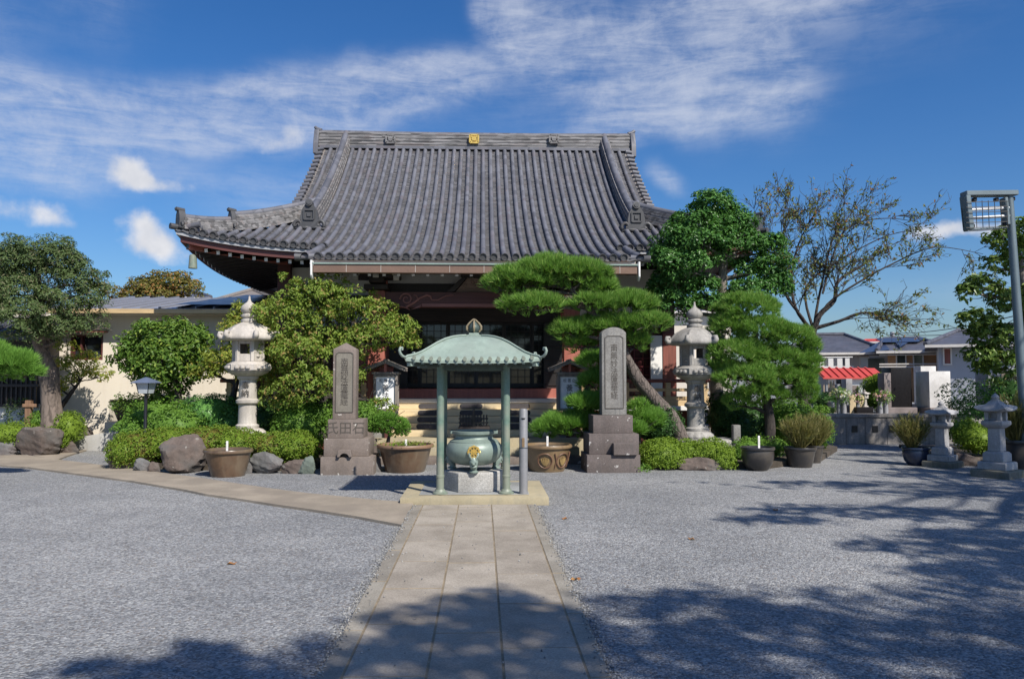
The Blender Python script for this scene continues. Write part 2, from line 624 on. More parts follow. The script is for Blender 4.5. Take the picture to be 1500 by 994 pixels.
M = {}
M['gravel'] = gravel_mat()
M['soil'] = surf('soil', (0.07, 0.055, 0.04), 0.4, 4, 0.95, bstr=0.6, bscale=25, bdist=0.02)
M['slab'] = granite('slab_granite', (0.33, 0.29, 0.24), 0.34, 0.75, 130, island=True)
M['slab_border'] = granite('slab_border_granite', (0.275, 0.25, 0.21), 0.34, 0.78, 130, island=True)
M['mortar'] = surf('mortar', (0.22, 0.175, 0.115), 0.3, 8, 0.95)
M['concrete_path'] = surf('path_concrete', (0.29, 0.245, 0.19), 0.22, 1.6, 0.9, bstr=0.3, bscale=40, tint=(0.225, 0.19, 0.15))
M['plinth'] = surf('plinth_stone', (0.37, 0.315, 0.205), 0.16, 2.5, 0.85, bscale=50, streak=((0.22, 0.21, 0.17), 0.5))
M['plinth_in'] = granite('plinth_inlay', (0.27, 0.28, 0.28), 0.4)
M['concrete'] = surf('concrete', (0.42, 0.41, 0.39), 0.12, 2, 0.9, bscale=40, streak=((0.3, 0.29, 0.27), 0.5))
M['granite'] = granite('pedestal_granite', (0.36, 0.35, 0.33), 0.55, 0.7, 130)
M['lantern_white'] = granite('lantern_pale_granite', (0.47, 0.43, 0.385), 0.22, 0.75, 120, streak=((0.28, 0.26, 0.23), 0.55))
M['lantern_grey'] = granite('lantern_grey_granite', (0.33, 0.315, 0.295), 0.3, 0.75, 120, streak=((0.16, 0.15, 0.14), 0.6), lichen=((0.38, 0.37, 0.34), 11))
M['lantern_blue'] = granite('lantern_small_granite', (0.33, 0.325, 0.33), 0.3, 0.75, 110, streak=((0.22, 0.22, 0.21), 0.6))
M['mossy_base'] = granite('mossy_base', (0.17, 0.16, 0.13), 0.4, 0.9, 90, streak=((0.09, 0.10, 0.05), 0.6))
M['stele_brown'] = granite('stele_brown_stone', (0.185, 0.15, 0.128), 0.25, 0.8, 90, streak=((0.13, 0.11, 0.10), 0.5), lichen=((0.50, 0.47, 0.42), 8))
M['stele_face'] = granite('stele_face_stone', (0.20, 0.182, 0.150), 0.25, 0.8, 90, streak=((0.16, 0.15, 0.13), 0.5))
M['stele_grey'] = granite('stele_grey_stone', (0.22, 0.212, 0.198), 0.35, 0.8, 70, streak=((0.12, 0.12, 0.12), 0.55))
M['stele_base'] = granite('stele_base_stone', (0.125, 0.102, 0.095), 0.3, 0.8, 70, streak=((0.09, 0.08, 0.075), 0.5), lichen=((0.40, 0.38, 0.36), 9))
M['engraved'] = surf('engraved_dark', (0.078, 0.068, 0.058), 0.2, 10, 0.9)
M['rock_brown'] = surf('rock_brown', (0.115, 0.088, 0.074), 0.35, 3, 0.9, bstr=0.6, bscale=14, bdist=0.03, tint=(0.10, 0.09, 0.082), spots=((0.22, 0.20, 0.175), 9, 0.0))
M['rock_grey'] = surf('rock_grey', (0.14, 0.138, 0.135), 0.35, 3, 0.9, bstr=0.6, bscale=14, bdist=0.03, tint=(0.12, 0.105, 0.10))
M['rock_green'] = surf('rock_green', (0.125, 0.15, 0.125), 0.3, 3, 0.9, bstr=0.6, bscale=14, bdist=0.03)
M['tile'] = tile_mat('roof_pan_tile', (0.094, 0.093, 0.099), 0.6, 1.4, 4.7, 10.0)
M['tile_roll'] = tile_mat('roof_roll_tile', (0.118, 0.120, 0.137), 0.75, 1.25, 4.7, 3.4, 0.5)
M['tile_ridge'] = tile_mat('ridge_stack_tile', (0.16, 0.155, 0.155), 0.45, 1.5, 3.4, 19.0, 0.6)
M['tile_dark'] = tile_mat('ornament_tile', (0.065, 0.066, 0.07), 0.8, 1.2, 5, 5, 0.55)
M['gold'] = surf('gold_leaf', (0.75, 0.50, 0.13), 0.2, 20, 0.38, 0.75, 0.1)
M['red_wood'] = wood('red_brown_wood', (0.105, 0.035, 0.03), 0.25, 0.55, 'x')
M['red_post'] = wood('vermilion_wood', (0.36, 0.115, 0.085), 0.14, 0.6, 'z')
M['red_wall'] = wood('red_wall_board', (0.22, 0.07, 0.05), 0.25, 0.6, 'z')
M['red_frame'] = wood('red_lattice', (0.19, 0.03, 0.033), 0.2, 0.5, 'z')
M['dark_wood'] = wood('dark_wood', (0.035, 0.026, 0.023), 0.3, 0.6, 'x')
M['black_wood'] = wood('black_lattice', (0.014, 0.012, 0.012), 0.3, 0.5, 'z')
M['pale_wood'] = wood('pale_stair_wood', (0.66, 0.53, 0.33), 0.1, 0.6, 'x')
M['tan_wood'] = wood('tan_rail_wood', (0.55, 0.40, 0.22), 0.16, 0.6, 'x')
M['grey_wood'] = wood('weathered_wood', (0.21, 0.185, 0.165), 0.25, 0.8, 'z')
M['brown_wood'] = wood('brown_post_wood', (0.21, 0.12, 0.07), 0.25, 0.8, 'z')
M['plaster'] = surf('white_plaster', (0.62, 0.60, 0.56), 0.05, 2, 0.9, bstr=0.05)
M['cream'] = surf('cream_render', (0.68, 0.615, 0.515), 0.05, 1.0, 0.92, bstr=0.12, bscale=60, streak=((0.52, 0.44, 0.34), 0.3))
M['white_paint'] = surf('white_paint', (0.78, 0.77, 0.74), 0.05, 3, 0.55, bstr=0.05)
M['off_white'] = surf('off_white_edge', (0.62, 0.58, 0.53), 0.08, 3, 0.7, bstr=0.05)
M['fascia_grey'] = surf('grey_fascia_board', (0.33, 0.335, 0.35), 0.08, 3, 0.7, bstr=0.05)
M['gutter'] = surf('copper_gutter', (0.20, 0.125, 0.09), 0.15, 1.5, 0.45, 0.3, 0.05)
M['verdigris_line'] = surf('verdigris_edge', (0.22, 0.30, 0.265), 0.2, 3, 0.6, 0.1)
M['patina'] = surf('copper_patina', (0.245, 0.31, 0.262), 0.16, 3.0, 0.62, 0.0, 0.05, 40, tint=(0.235, 0.285, 0.245), streak=((0.15, 0.19, 0.165), 0.5))
M['patina_post'] = surf('patina_post', (0.11, 0.18, 0.145), 0.28, 3.5, 0.5, 0.05, 0.1, 30, tint=(0.22, 0.24, 0.19), streak=((0.075, 0.09, 0.065), 0.6), spots=((0.30, 0.37, 0.32), 6, 0.02))
M['patina_bowl'] = surf('patina_bowl', (0.20, 0.255, 0.225), 0.14, 2.5, 0.45, 0.1, 0.06, 30, tint=(0.165, 0.195, 0.182), streak=((0.12, 0.14, 0.13), 0.4))
M['patina_dark'] = surf('patina_dark', (0.065, 0.09, 0.08), 0.3, 6, 0.55, 0.3, 0.2, 40)
M['steel'] = surf('grey_pipe', (0.235, 0.235, 0.245), 0.14, 3, 0.5, 0.2, 0.04, streak=((0.19, 0.19, 0.20), 0.4))
M['steel_dark'] = surf('dark_steel', (0.07, 0.085, 0.10), 0.15, 2, 0.45, 0.5, 0.05)
M['post_grey'] = surf('galvanised_post', (0.15, 0.19, 0.21), 0.12, 2, 0.5, 0.5, 0.05)
M['black_iron'] = surf('black_iron', (0.018, 0.017, 0.017), 0.3, 6, 0.5, 0.3, 0.1)
M['tube_white'] = surf('lamp_tube', (0.75, 0.75, 0.74), 0.04, 4, 0.3, 0, 0.0)
M['black_paint'] = surf('black_paint', (0.012, 0.012, 0.014), 0.2, 4, 0.35, 0, 0.03)
M['lamp_glass'] = surf('frosted_lamp_glass', (0.42, 0.45, 0.48), 0.1, 3, 0.25, 0, 0.02)
M['slate_blue'] = surf('slate_blue_metal', (0.13, 0.16, 0.23), 0.12, 2, 0.45, 0.2, 0.03)
M['sheet_roof'] = surf('grey_sheet_roof', (0.29, 0.30, 0.34), 0.08, 1.2, 0.45, 0.3, 0.03)
M['navy_roof'] = surf('navy_panel_roof', (0.035, 0.042, 0.075), 0.15, 1.5, 0.3, 0.1, 0.03)
M['dark_tile_roof'] = tile_mat('neighbour_roof_tile', (0.085, 0.087, 0.105), 0.7, 1.25, 4, 6, 0.5)
M['glass'] = glass_dark('dark_glass')
M['glass_red'] = glass_dark('red_backed_glass', (0.10, 0.03, 0.035), 0.1)
M['sign_white'] = surf('sign_white', (0.80, 0.80, 0.81), 0.03, 3, 0.5, 0, 0.0)
M['ink'] = surf('ink', (0.012, 0.012, 0.015), 0.1, 5, 0.6, 0, 0.0)
M['pill'] = surf('grey_tread_pad', (0.060, 0.055, 0.06), 0.25, 20, 0.85, 0, 0.2, 60)
M['pot_brown'] = surf('brown_glaze', (0.115, 0.07, 0.042), 0.3, 3, 0.3, 0, 0.08, 20, tint=(0.14, 0.10, 0.065), streak=((0.21, 0.16, 0.105), 0.6), coat=0.2)
M['pot_tan'] = surf('tan_glaze', (0.20, 0.135, 0.072), 0.2, 3, 0.42, 0, 0.08, 20, streak=((0.14, 0.085, 0.05), 0.45), coat=0.1)
M['pot_relief'] = surf('pot_relief', (0.30, 0.205, 0.085), 0.2, 6, 0.45, 0, 0.1)
M['pot_relief_dark'] = surf('pot_relief_dark', (0.15, 0.08, 0.05), 0.2, 6, 0.5, 0, 0.1)
M['pot_rim'] = surf('pot_rim_clay', (0.22, 0.135, 0.082), 0.15, 4, 0.5, 0, 0.08)
M['pot_black'] = surf('black_glaze', (0.032, 0.030, 0.030), 0.25, 4, 0.32, 0, 0.06, tint=(0.07, 0.06, 0.05))
M['pot_blue'] = surf('blue_glaze', (0.02, 0.03, 0.06), 0.25, 4, 0.25, 0, 0.04)
M['black_stone'] = surf('polished_black_stone', (0.014, 0.013, 0.014), 0.3, 20, 0.4, 0, 0.0)
[n for n in M['black_stone'].node_tree.nodes if n.type == 'BSDF_PRINCIPLED'][0].inputs['Specular IOR Level'].default_value = 0.12
M['grey_stone'] = granite('grave_grey', (0.30, 0.30, 0.32), 0.25, 0.5, 120)
M['light_stone'] = granite('grave_light', (0.62, 0.60, 0.58), 0.15, 0.6, 120)
M['plum_stone'] = granite('grave_plum', (0.20, 0.165, 0.16), 0.25, 0.6, 120)
M['wall_stone'] = granite('low_wall_stone', (0.25, 0.23, 0.215), 0.3, 0.85, 60, streak=((0.13, 0.12, 0.11), 0.6))
M['stick_wood'] = wood('grave_stick', (0.52, 0.40, 0.24), 0.2, 0.7, 'z')
M['stick_old'] = wood('grave_stick_old', (0.28, 0.22, 0.18), 0.25, 0.8, 'z')
M['red_roof'] = surf('red_metal_roof', (0.50, 0.07, 0.055), 0.08, 2, 0.45, 0.1, 0.02)
M['shed_wall'] = surf('pale_shed_wall', (0.62, 0.65, 0.63), 0.05, 2, 0.7, 0, 0.03)
M['shed_grey'] = surf('grey_shed_wall', (0.28, 0.30, 0.31), 0.06, 2, 0.7, 0, 0.03)
M['house_pink'] = surf('pinkish_render', (0.50, 0.44, 0.40), 0.05, 1, 0.9, 0, 0.05)
M['house_grey'] = surf('grey_render', (0.36, 0.37, 0.40), 0.05, 1, 0.9, 0, 0.05)
M['house_wood'] = wood('orange_siding', (0.42, 0.22, 0.10), 0.2, 0.7, 'x')
M['wire'] = surf('black_wire', (0.02, 0.02, 0.022), 0.1, 2, 0.6, 0, 0)
M['laundry'] = surf('laundry_cloth', (0.72, 0.70, 0.66), 0.05, 2, 0.9, 0, 0)

# foliage
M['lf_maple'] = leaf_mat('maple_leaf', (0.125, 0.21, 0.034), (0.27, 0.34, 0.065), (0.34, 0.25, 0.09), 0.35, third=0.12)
M['lf_yellow'] = leaf_mat('yellowing_leaf', (0.18, 0.25, 0.04), (0.36, 0.38, 0.08), (0.45, 0.34, 0.09), 0.4)
M['lf_round'] = leaf_mat('glossy_leaf', (0.061, 0.135, 0.024), (0.162, 0.257, 0.047), (0.270, 0.351, 0.068), 0.3, 0.38)
M['lf_azalea'] = leaf_mat('azalea_leaf', (0.105, 0.185, 0.022), (0.215, 0.30, 0.036), (0.15, 0.13, 0.03), 0.3)
M['lf_lime'] = leaf_mat('lime_hedge_leaf', (0.115, 0.20, 0.022), (0.225, 0.315, 0.04), None, 0.3)
M['lf_green'] = leaf_mat('green_shrub_leaf', (0.072, 0.163, 0.026), (0.169, 0.293, 0.046), None, 0.3)
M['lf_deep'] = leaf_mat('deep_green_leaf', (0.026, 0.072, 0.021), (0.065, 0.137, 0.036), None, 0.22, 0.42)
M['lf_camphor'] = leaf_mat('evergreen_leaf', (0.038, 0.115, 0.030), (0.101, 0.223, 0.047), (0.135, 0.297, 0.068), 0.25, 0.36)
M['lf_podo'] = leaf_mat('podocarp_leaf', (0.060, 0.105, 0.037), (0.145, 0.196, 0.071), (0.187, 0.178, 0.102), 0.22, 0.5)
M['lf_pine'] = leaf_mat('pine_needle', (0.095, 0.21, 0.036), (0.205, 0.36, 0.068), (0.32, 0.40, 0.11), 0.25, 0.5, 0.08)
M['lf_pine2'] = leaf_mat('pine_needle_bright', (0.104, 0.240, 0.039), (0.208, 0.377, 0.065), None, 0.25, 0.5)
M['lf_cherry'] = leaf_mat('cherry_leaf', (0.12, 0.15, 0.045), (0.22, 0.24, 0.075), (0.30, 0.15, 0.05), 0.35)
M['lf_magnolia'] = leaf_mat('magnolia_leaf', (0.065, 0.124, 0.026), (0.169, 0.247, 0.058), (0.260, 0.325, 0.078), 0.3, 0.35)
M['lf_autumn'] = leaf_mat('autumn_leaf', (0.120, 0.125, 0.030), (0.240, 0.210, 0.060), (0.360, 0.200, 0.070), 0.35, third=0.2)
M['lf_broom'] = leaf_mat('broom_stem', (0.140, 0.135, 0.050), (0.270, 0.235, 0.090), (0.130, 0.160, 0.050), 0.3, 0.6)
M['lf_fallen'] = leaf_mat('fallen_leaf', (0.300, 0.120, 0.050), (0.400, 0.220, 0.080), None, 0.1)
M['bark_pine'] = bark('pine_bark', (0.105, 0.085, 0.074))
M['bark_grey'] = bark('grey_bark', (0.20, 0.175, 0.15), 6, 0.1)
M['bark_podo'] = bark('podocarp_bark', (0.15, 0.118, 0.098), 5, 0.06)
M['bark_dark'] = bark('dark_bark', (0.042, 0.034, 0.030), 8, 0.1)
M['petal_white'] = leaf_mat('white_petal', (0.75, 0.75, 0.70), (0.80, 0.78, 0.78), (0.75, 0.5, 0.1), 0.3)
M['petal_pink'] = leaf_mat('pink_petal', (0.60, 0.28, 0.40), (0.75, 0.62, 0.68), (0.65, 0.50, 0.10), 0.3)


# ------------------------------------------------------------------ plant builders
def unit(a):
    return a / np.maximum(np.linalg.norm(a, axis=1, keepdims=True), 1e-9)


def leaf_quads(rng, P, N, L, W, droop=0.2, fold=0.25):
    """rhombus leaves at P facing N, length L, width W"""
    n = len(P)
    t = unit(np.cross(N, unit(rng.normal(size=(n, 3)))))
    t[:, 2] -= droop
    t = unit(t)
    s = unit(np.cross(N, t))
    l = L * rng.uniform(0.5, 1.35, (n, 1))
    w = W * rng.uniform(0.7, 1.2, (n, 1))
    nn = np.cross(t, s)
    a = P - t * l * 0.5
    c = P + t * l * 0.5
    mid = P - t * l * 0.06
    b = mid + s * w * 0.5 + nn * w * fold
    d = mid - s * w * 0.5 + nn * w * fold
    v = np.stack([a, b, c, d], 1).reshape(-1, 3)
    i = np.arange(n) * 4
    f = np.concatenate([np.stack([i, i + 1, i + 2], 1), np.stack([i, i + 2, i + 3], 1)])
    return v, f


def shell_points(rng, clumps, n, lo=0.62, bottom=0.55, lump=0.16):
    """points near the surface of a set of ellipsoids (cx, cy, cz, rx, ry, rz)"""
    C = np.array(clumps, dtype=float)
    w = C[:, 3] * C[:, 4] + C[:, 4] * C[:, 5] + C[:, 3] * C[:, 5]
    k = rng.choice(len(C), n, p=w / w.sum())
    d = unit(rng.normal(size=(n, 3)))
    low = (d[:, 2] < -0.15) & (rng.random(n) > bottom)
    d[low, 2] *= -1
    ph = np.array(k) * 1.7
    nz = np.sin(d[:, 0] * 4.1 + ph) * np.sin(d[:, 1] * 3.7 + ph * 1.3) + 0.6 * np.sin(d[:, 2] * 6.3 + d[:, 0] * 5.1 + ph)
    r = (lo + (1 - lo) * np.sqrt(rng.random(n))) * (1 + lump * nz)
    return C[k, :3] + d * C[k, 3:6] * r[:, None], d, k


def leaf_cloud(name, clumps, n, L, W, mat, parent, seed=1, per=9, cl_r=None, up=0.55, lo=0.62, bottom=0.55, lump=0.16, droop=0.2, rnd=0.8, zmin=None):
    rng = np.random.default_rng(seed)
    nc = max(1, n // per)
    p, d, k = shell_points(rng, clumps, nc, lo, bottom, lump)
    cl_r = cl_r or L * 1.7
    D = np.repeat(d, per, 0)
    q = unit(rng.normal(size=(nc * per, 3)) + D * 0.7 + np.array([0, 0, up]))
    P = np.repeat(p, per, 0) + q * cl_r * np.cbrt(rng.random((nc * per, 1))) * np.repeat(rng.uniform(0.6, 1.3, (nc, 1)), per, 0) * np.array([1, 1, 0.8])
    N = unit(q * 0.8 + D * 0.3 + np.array([0, 0, up]) + unit(rng.normal(size=(nc * per, 3))) * rnd)
    if zmin is not None:
        ok = P[:, 2] > zmin
        P, N = P[ok], N[ok]
    v, f = leaf_quads(rng, P, N, L, W, droop)
    return raw_mesh(name, v, f, mat, parent)


def needle_tufts(rng, P, A, Ln, w, per, spread=0.85):
    n = len(P)
    p = np.repeat(P, per, 0)
    a = np.repeat(A, per, 0)
    d = unit(a + unit(rng.normal(size=(n * per, 3))) * spread * rng.uniform(0.5, 1.2, (n * per, 1)))
    s = unit(np.cross(d, unit(rng.normal(size=(n * per, 3)))))
    l = Ln * rng.uniform(0.7, 1.15, (n * per, 1))
    v = np.stack([p - s * w * 0.5, p + s * w * 0.5, p + d * l], 1).reshape(-1, 3)
    f = np.arange(len(v)).reshape(-1, 3)
    return v, f


def pine_cloud(name, clumps, ntuft, mat, parent, seed=1, Ln=0.17, w=0.014, per=15, bottom=0.12):
    rng = np.random.default_rng(seed)
    p, d, k = shell_points(rng, clumps, int(ntuft * 1.7), 0.72, bottom, 0.15)
    a = unit(d * 0.6 + np.array([0, 0, 0.95]))
    v, f = needle_tufts(rng, p, a, Ln, w, per)
    return raw_mesh(name, v, f, mat, parent)


def branchy(name, trunk, radii, targets, mat, parent, seed=1, r0=0.045, n=9, twigs=3, tw=0.35):
    """trunk polyline plus a limb from it to every target point, with a few twigs at each limb end"""
    rnd = random.Random(seed)
    m = MB()
    T = [Vector(p) for p in trunk]
    # smooth the trunk
    pts, rr = [], []
    for i in range(len(T) - 1):
        p0, p1, p2, p3 = T[max(i - 1, 0)], T[i], T[i + 1], T[min(i + 2, len(T) - 1)]
        for k in range(5):
            t = k / 5
            pts.append(0.5 * ((2 * p1) + (p2 - p0) * t + (2 * p0 - 5 * p1 + 4 * p2 - p3) * t * t + (3 * p1 - p0 - 3 * p2 + p3) * t ** 3))
            r = radii[i] + (radii[i + 1] - radii[i]) * t
            rr.append(r * (1 + rnd.uniform(-0.06, 0.06)))
    pts.append(T[-1])
    rr.append(radii[-1])
    m.tube(pts, rr, n)
    for tg in targets:
        tg = Vector(tg)
        best, bi = 1e9, 0
        for i, p in enumerate(pts):
            if i < len(pts) * 0.25:
                continue
            dd = (p - tg).length + (0.9 * max(0, p.z - tg.z + 0.1))
            if dd < best:
                best, bi = dd, i
        p = pts[bi]
        ra = min(rr[bi] * 0.7, r0 + 0.012 * (tg - p).length)
        mid = p.lerp(tg, 0.5) + Vector((rnd.uniform(-.1, .1), rnd.uniform(-.1, .1), rnd.uniform(-.02, .12))) * (tg - p).length
        path = []
        for k in range(7):
            t = k / 6
            path.append(p * (1 - t) ** 2 + mid * 2 * t * (1 - t) + tg * t * t + Vector((rnd.uniform(-1, 1), rnd.uniform(-1, 1), rnd.uniform(-1, 1))) * 0.02 * (tg - p).length)
        m.tube(path, [ra + (0.008 - ra) * k / 6 for k in range(7)], 6)
        for q in range(twigs):
            a = path[rnd.choice((3, 4, 5, 6))]
            e = a + Vector((rnd.uniform(-1, 1), rnd.uniform(-1, 1), rnd.uniform(-0.2, 0.9))) * tw
            m.tube([a, a.lerp(e, 0.5) + Vector((0, 0, rnd.uniform(-.03, .06))), e], [0.012, 0.008, 0.004], 5)
    return m.build(name, mat, parent, smooth=60)


def blob_core(clumps, seed=1, k=0.8, nu=18, nv=11, zmin=None):
    """lumpy closed cores inside dense clipped shrubs"""
    m = MB()
    for ci, (x, y, z, rx, ry, rz) in enumerate(clumps):
        vs, fs = [], []
        for j in range(nv + 1):
            th = math.pi * j / nv
            for i in range(nu):
                ph = 2 * math.pi * i / nu
                d = Vector((math.sin(th) * math.cos(ph), math.sin(th) * math.sin(ph), math.cos(th)))
                f = k * (1 + 0.07 * math.sin(5 * ph + ci * 2 + seed) * math.sin(4 * th + ci))
                zz = z + d.z * rz * f
                if zmin is not None:
                    zz = max(zz, zmin)
                vs.append((x + d.x * rx * f, y + d.y * ry * f, zz))
        for j in range(nv):
            for i in range(nu):
                i2 = (i + 1) % nu
                fs.append((j * nu + i, j * nu + i2, (j + 1) * nu + i2, (j + 1) * nu + i))
        m.add(vs, fs)
    return m


def cl(px, py, rpx, rpy, Y, dy=0.0, ry=None):
    """one crown clump: photo centre and radii at distance Y (+dy)"""
    p = at(px, py, Y + dy)
    s = ppm(Y + dy)
    return (p.x, p.y, p.z, rpx * s, ry if ry else (rpx + rpy) / 2 * s, rpy * s)


def rock(name, px0, px1, ytop, ybot, Y, mat, label, group, seed=0, depth=None, lean=0.0):
    a, b = at(px0, ybot, Y), at(px1, ybot, Y)
    top = at((px0 + px1) / 2, ytop, Y).z
    w, h = (b.x - a.x), top - min(a.z, 0.0) + 0.05
    d = depth or w * 0.6
    rnd = random.Random(seed)
    m = MB()
    bm = bmesh.new()
    bmesh.ops.create_icosphere(bm, subdivisions=4, radius=1.0)
    ph = [rnd.uniform(0, 6.28) for _ in range(9)]
    pl = [(Vector((rnd.gauss(0, 1), rnd.gauss(0, 1), rnd.gauss(0.3, 1))).normalized(), rnd.uniform(0.52, 0.82)) for _ in range(15)]
    cx, cz = (a.x + b.x) / 2, top - h / 2
    for v in bm.verts:
        d0 = v.co.normalized()
        r = 1.0
        for nrm, off in pl:
            dt = d0.dot(nrm)
            if dt > 1e-3:
                r = min(r, off / dt)
        r = 0.95 * r + 0.05
        r *= 1 + 0.05 * math.sin(6 * d0.x + ph[0]) * math.sin(5 * d0.y + ph[1]) + 0.035 * math.sin(13 * d0.z + ph[2] + 7 * d0.x) + 0.02 * math.sin(23 * d0.x + ph[3]) * math.sin(19 * d0.z + ph[4])
        q = d0 * r
        v.co = Vector((cx + q.x * w / 1.46, Y + d / 2 + q.y * d / 1.8, cz + q.z * h / 1.42 + q.x * lean))
    m.v = [tuple(v.co) for v in bm.verts]
    m.f = [tuple(v.index for v in f.verts) for f in bm.faces]
    m.m = [0] * len(m.f)
    bm.free()
    o = m.build(name, mat, None, smooth=26)
    return tag(o, label, 'rock', group)


def shrub(name, clumps, label, mat, n=2600, L=0.045, W=0.026, seed=1, group=None, core=True, cat='shrub', zmin=0.02, lump=0.05, per=6, up=0.5):
    t = thing(name, label, cat, (clumps[0][0], clumps[0][1], 0), group)
    if core:
        blob_core(clumps, seed, 0.86, zmin=zmin).build('twig_mass', mat, t, smooth=60)
    leaf_cloud('foliage', clumps, n, L, W, mat, t, seed, per=per, lo=0.86, bottom=0.8, lump=lump, up=up, zmin=zmin)
    return t


def text(name, body, p, size, mat, parent, rx=90, rz=0.0, ext=0.002, align='CENTER', sx=1.0, line=1.0):
    c = bpy.data.curves.new(name, 'FONT')
    c.body = body
    c.size = size
    c.extrude = ext
    c.align_x = align
    c.align_y = 'CENTER'
    c.space_line = line
    c.materials.append(mat)
    tmp = bpy.data.objects.new(name, c)
    COL.objects.link(tmp)
    bpy.context.view_layer.update()
    me = bpy.data.meshes.new_from_object(tmp.evaluated_get(bpy.context.evaluated_depsgraph_get()))
    bpy.data.objects.remove(tmp)
    me.name = name
    if not me.materials:
        me.materials.append(mat)
    o = bpy.data.objects.new(name, me)
    COL.objects.link(o)
    o.rotation_euler = (R(rx), 0, rz)
    o.scale = (sx, 1, 1)
    if parent is not None:
        o.parent = parent
        o.location = Vector(p) - wpos(parent)
    else:
        o.location = p
    return o

# ================================================================== GROUND
m = MB()
m.add([(-700, -60, 0), (700, -60, 0), (700, 1500, 0), (-700, 1500, 0)], [(0, 1, 2, 3)])
tag(m.build('ground', M['gravel'], smooth=0, fixn=False, origin=(0, 0, 0)), 'grey gravel courtyard ground', None, None, 'structure')

# main stone path: single slabs on a mortar bed, narrow border stones on both sides
rnd = random.Random(5)
m = MB()
PX = [-0.868, -0.735, -0.292, 0.118, 0.565, 0.690]
Y0, Y1 = -3.0, 9.95
m.bx(PX[0] + 0.01, PX[-1] - 0.01, Y0, Y1, 0.0, 0.0365, 0)
for c in range(5):
    y = Y0 - rnd.uniform(0, 0.6)
    step = 0.92 if 0 < c < 4 else 1.18
    while y < Y1:
        y2 = min(y + step * rnd.uniform(0.9, 1.1), Y1)
        if y2 - y > 0.08:
            zt = 0.040 + rnd.uniform(-0.0015, 0.0015)
            m.bx(PX[c] + 0.004, PX[c + 1] - 0.004, max(y, Y0) + 0.002, y2 - 0.002, 0.002, zt, 1 if 0 < c < 4 else 2)
        y = y2
tag(m.build('stone_path', [M['mortar'], M['slab'], M['slab_border']], smooth=30, bevel=0.004, seg=1), 'pale stone slab path leading to the incense burner', None, None, 'structure')

# side path of worn concrete running off to the left, with a branch to the entrance ramp
def strip(mb, near, far, z0, z1):
    n = len(near)
    vs = [Vector((p[0], p[1], z1)) for p in near] + [Vector((p[0], p[1], z1)) for p in far]
    vs += [Vector((p[0], p[1], z0)) for p in near] + [Vector((p[0], p[1], z0)) for p in far]
    fs = []
    for i in range(n - 1):
        fs.append((i, i + 1, n + i + 1, n + i))
        fs.append((2 * n + i, 2 * n + i + 1, i + 1, i))
        fs.append((n + i, n + i + 1, 3 * n + i + 1, 3 * n + i))
    fs.append((0, n, 3 * n, 2 * n))
    fs.append((n - 1, 2 * n - 1, 4 * n - 1, 3 * n - 1))
    mb.add(vs, fs)

m = MB()
near = [gr(590, 772), gr(520, 759), gr(450, 748), gr(400, 741), gr(350, 733), gr(300, 726), gr(270, 719.5), gr(190, 706), gr(115, 696), gr(40, 686), gr(0, 683), gr(-120, 677)]
far = [gr(604, 739), gr(560, 736), gr(500, 730), gr(450, 725), gr(400, 718.5), gr(350, 711), gr(300, 703), gr(240, 695), gr(180, 687), gr(85, 675), gr(40, 668.5), gr(-120, 666)]
near[0].x, far[0].x = -0.872, -0.872
strip(m, near, far, -0.02, 0.036)
tag(m.build('side_path', M['concrete_path'], smooth=0, bevel=0.006, seg=1), 'worn concrete strip path curving away to the left', None, None, 'structure')
m = MB()
near = [gr(84, 675.2), gr(96, 670), gr(112, 664.5), gr(134, 658.5), gr(162, 653)]
far = [gr(48, 668.8), gr(72, 665.5), gr(94, 660.5), gr(110, 656), gr(124, 651.5)]
strip(m, near, far, -0.02, 0.031)
tag(m.build('branch_path', M['concrete_path'], smooth=0), 'short concrete branch of the path towards the cream building', None, None, 'structure')

# planting beds either side of the path
def bed(name, pts, z, label):
    mb = MB()
    n = len(pts)
    vs = [Vector((p[0], p[1], z)) for p in pts] + [Vector((p[0], p[1], -0.02)) for p in pts]
    mb.add(vs, [tuple(range(n))] + [(i, n + i, n + (i + 1) % n, (i + 1) % n) for i in range(n)])
    tag(mb.build(name, M['soil'], smooth=0), label, None, None, 'structure')

bed('planting_bed', [(-6.4, 14.9), (-5.9, 14.5), (-4.4, 14.05), (-3.1, 14.0), (-2.9, 14.6), (-2.9, 17.0), (-6.3, 18.4), (-7.2, 17.6), (-7.1, 15.6)], 0.10, 'dark soil bed under the left hedges')
bed('planting_bed', [(2.2, 14.4), (3.2, 14.0), (5.2, 14.1), (6.6, 15.2), (8.0, 17.5), (8.2, 20.5), (2.6, 16.9)], 0.10, 'dark soil bed under the right hedges')
bed('planting_bed', [(9.2, 15.2), (10.4, 13.9), (13.5, 13.4), (14.5, 17.0), (9.9, 18.4)], 0.07, 'dark soil bed beside the small lanterns')
bed('planting_bed', [(-14, 18.2), (-11.0, 18.1), (-9.0, 18.4), (-9.0, 18.95), (-14, 18.95)], 0.10, 'dark soil bed before the cream building')

# ================================================================== TEMPLE HALL
XC, YF, HD = -0.2, 16.8, 6.35
KX0, KX1, SK = -3.36, 3.03, -1.6          # porch roof edges, depth of the porch roof
VX, GX = 4.50, 3.84                       # verge, descending ridge
temple = thing('temple_hall', 'red wooden temple hall under a huge curved grey tile roof', 'temple', (XC, 18.8, 0))


def prof(s):
    if s >= 0:
        t = s / HD
        return 4.40 + 4.15 * (t - 0.42 * t * (1 - t))
    return 4.40 + 0.36 * s + 0.045 * s * s


def upturn(a):
    return 0.40 * max(0.0, min(1.0, (a - 2.6) / 3.75)) ** 2.3


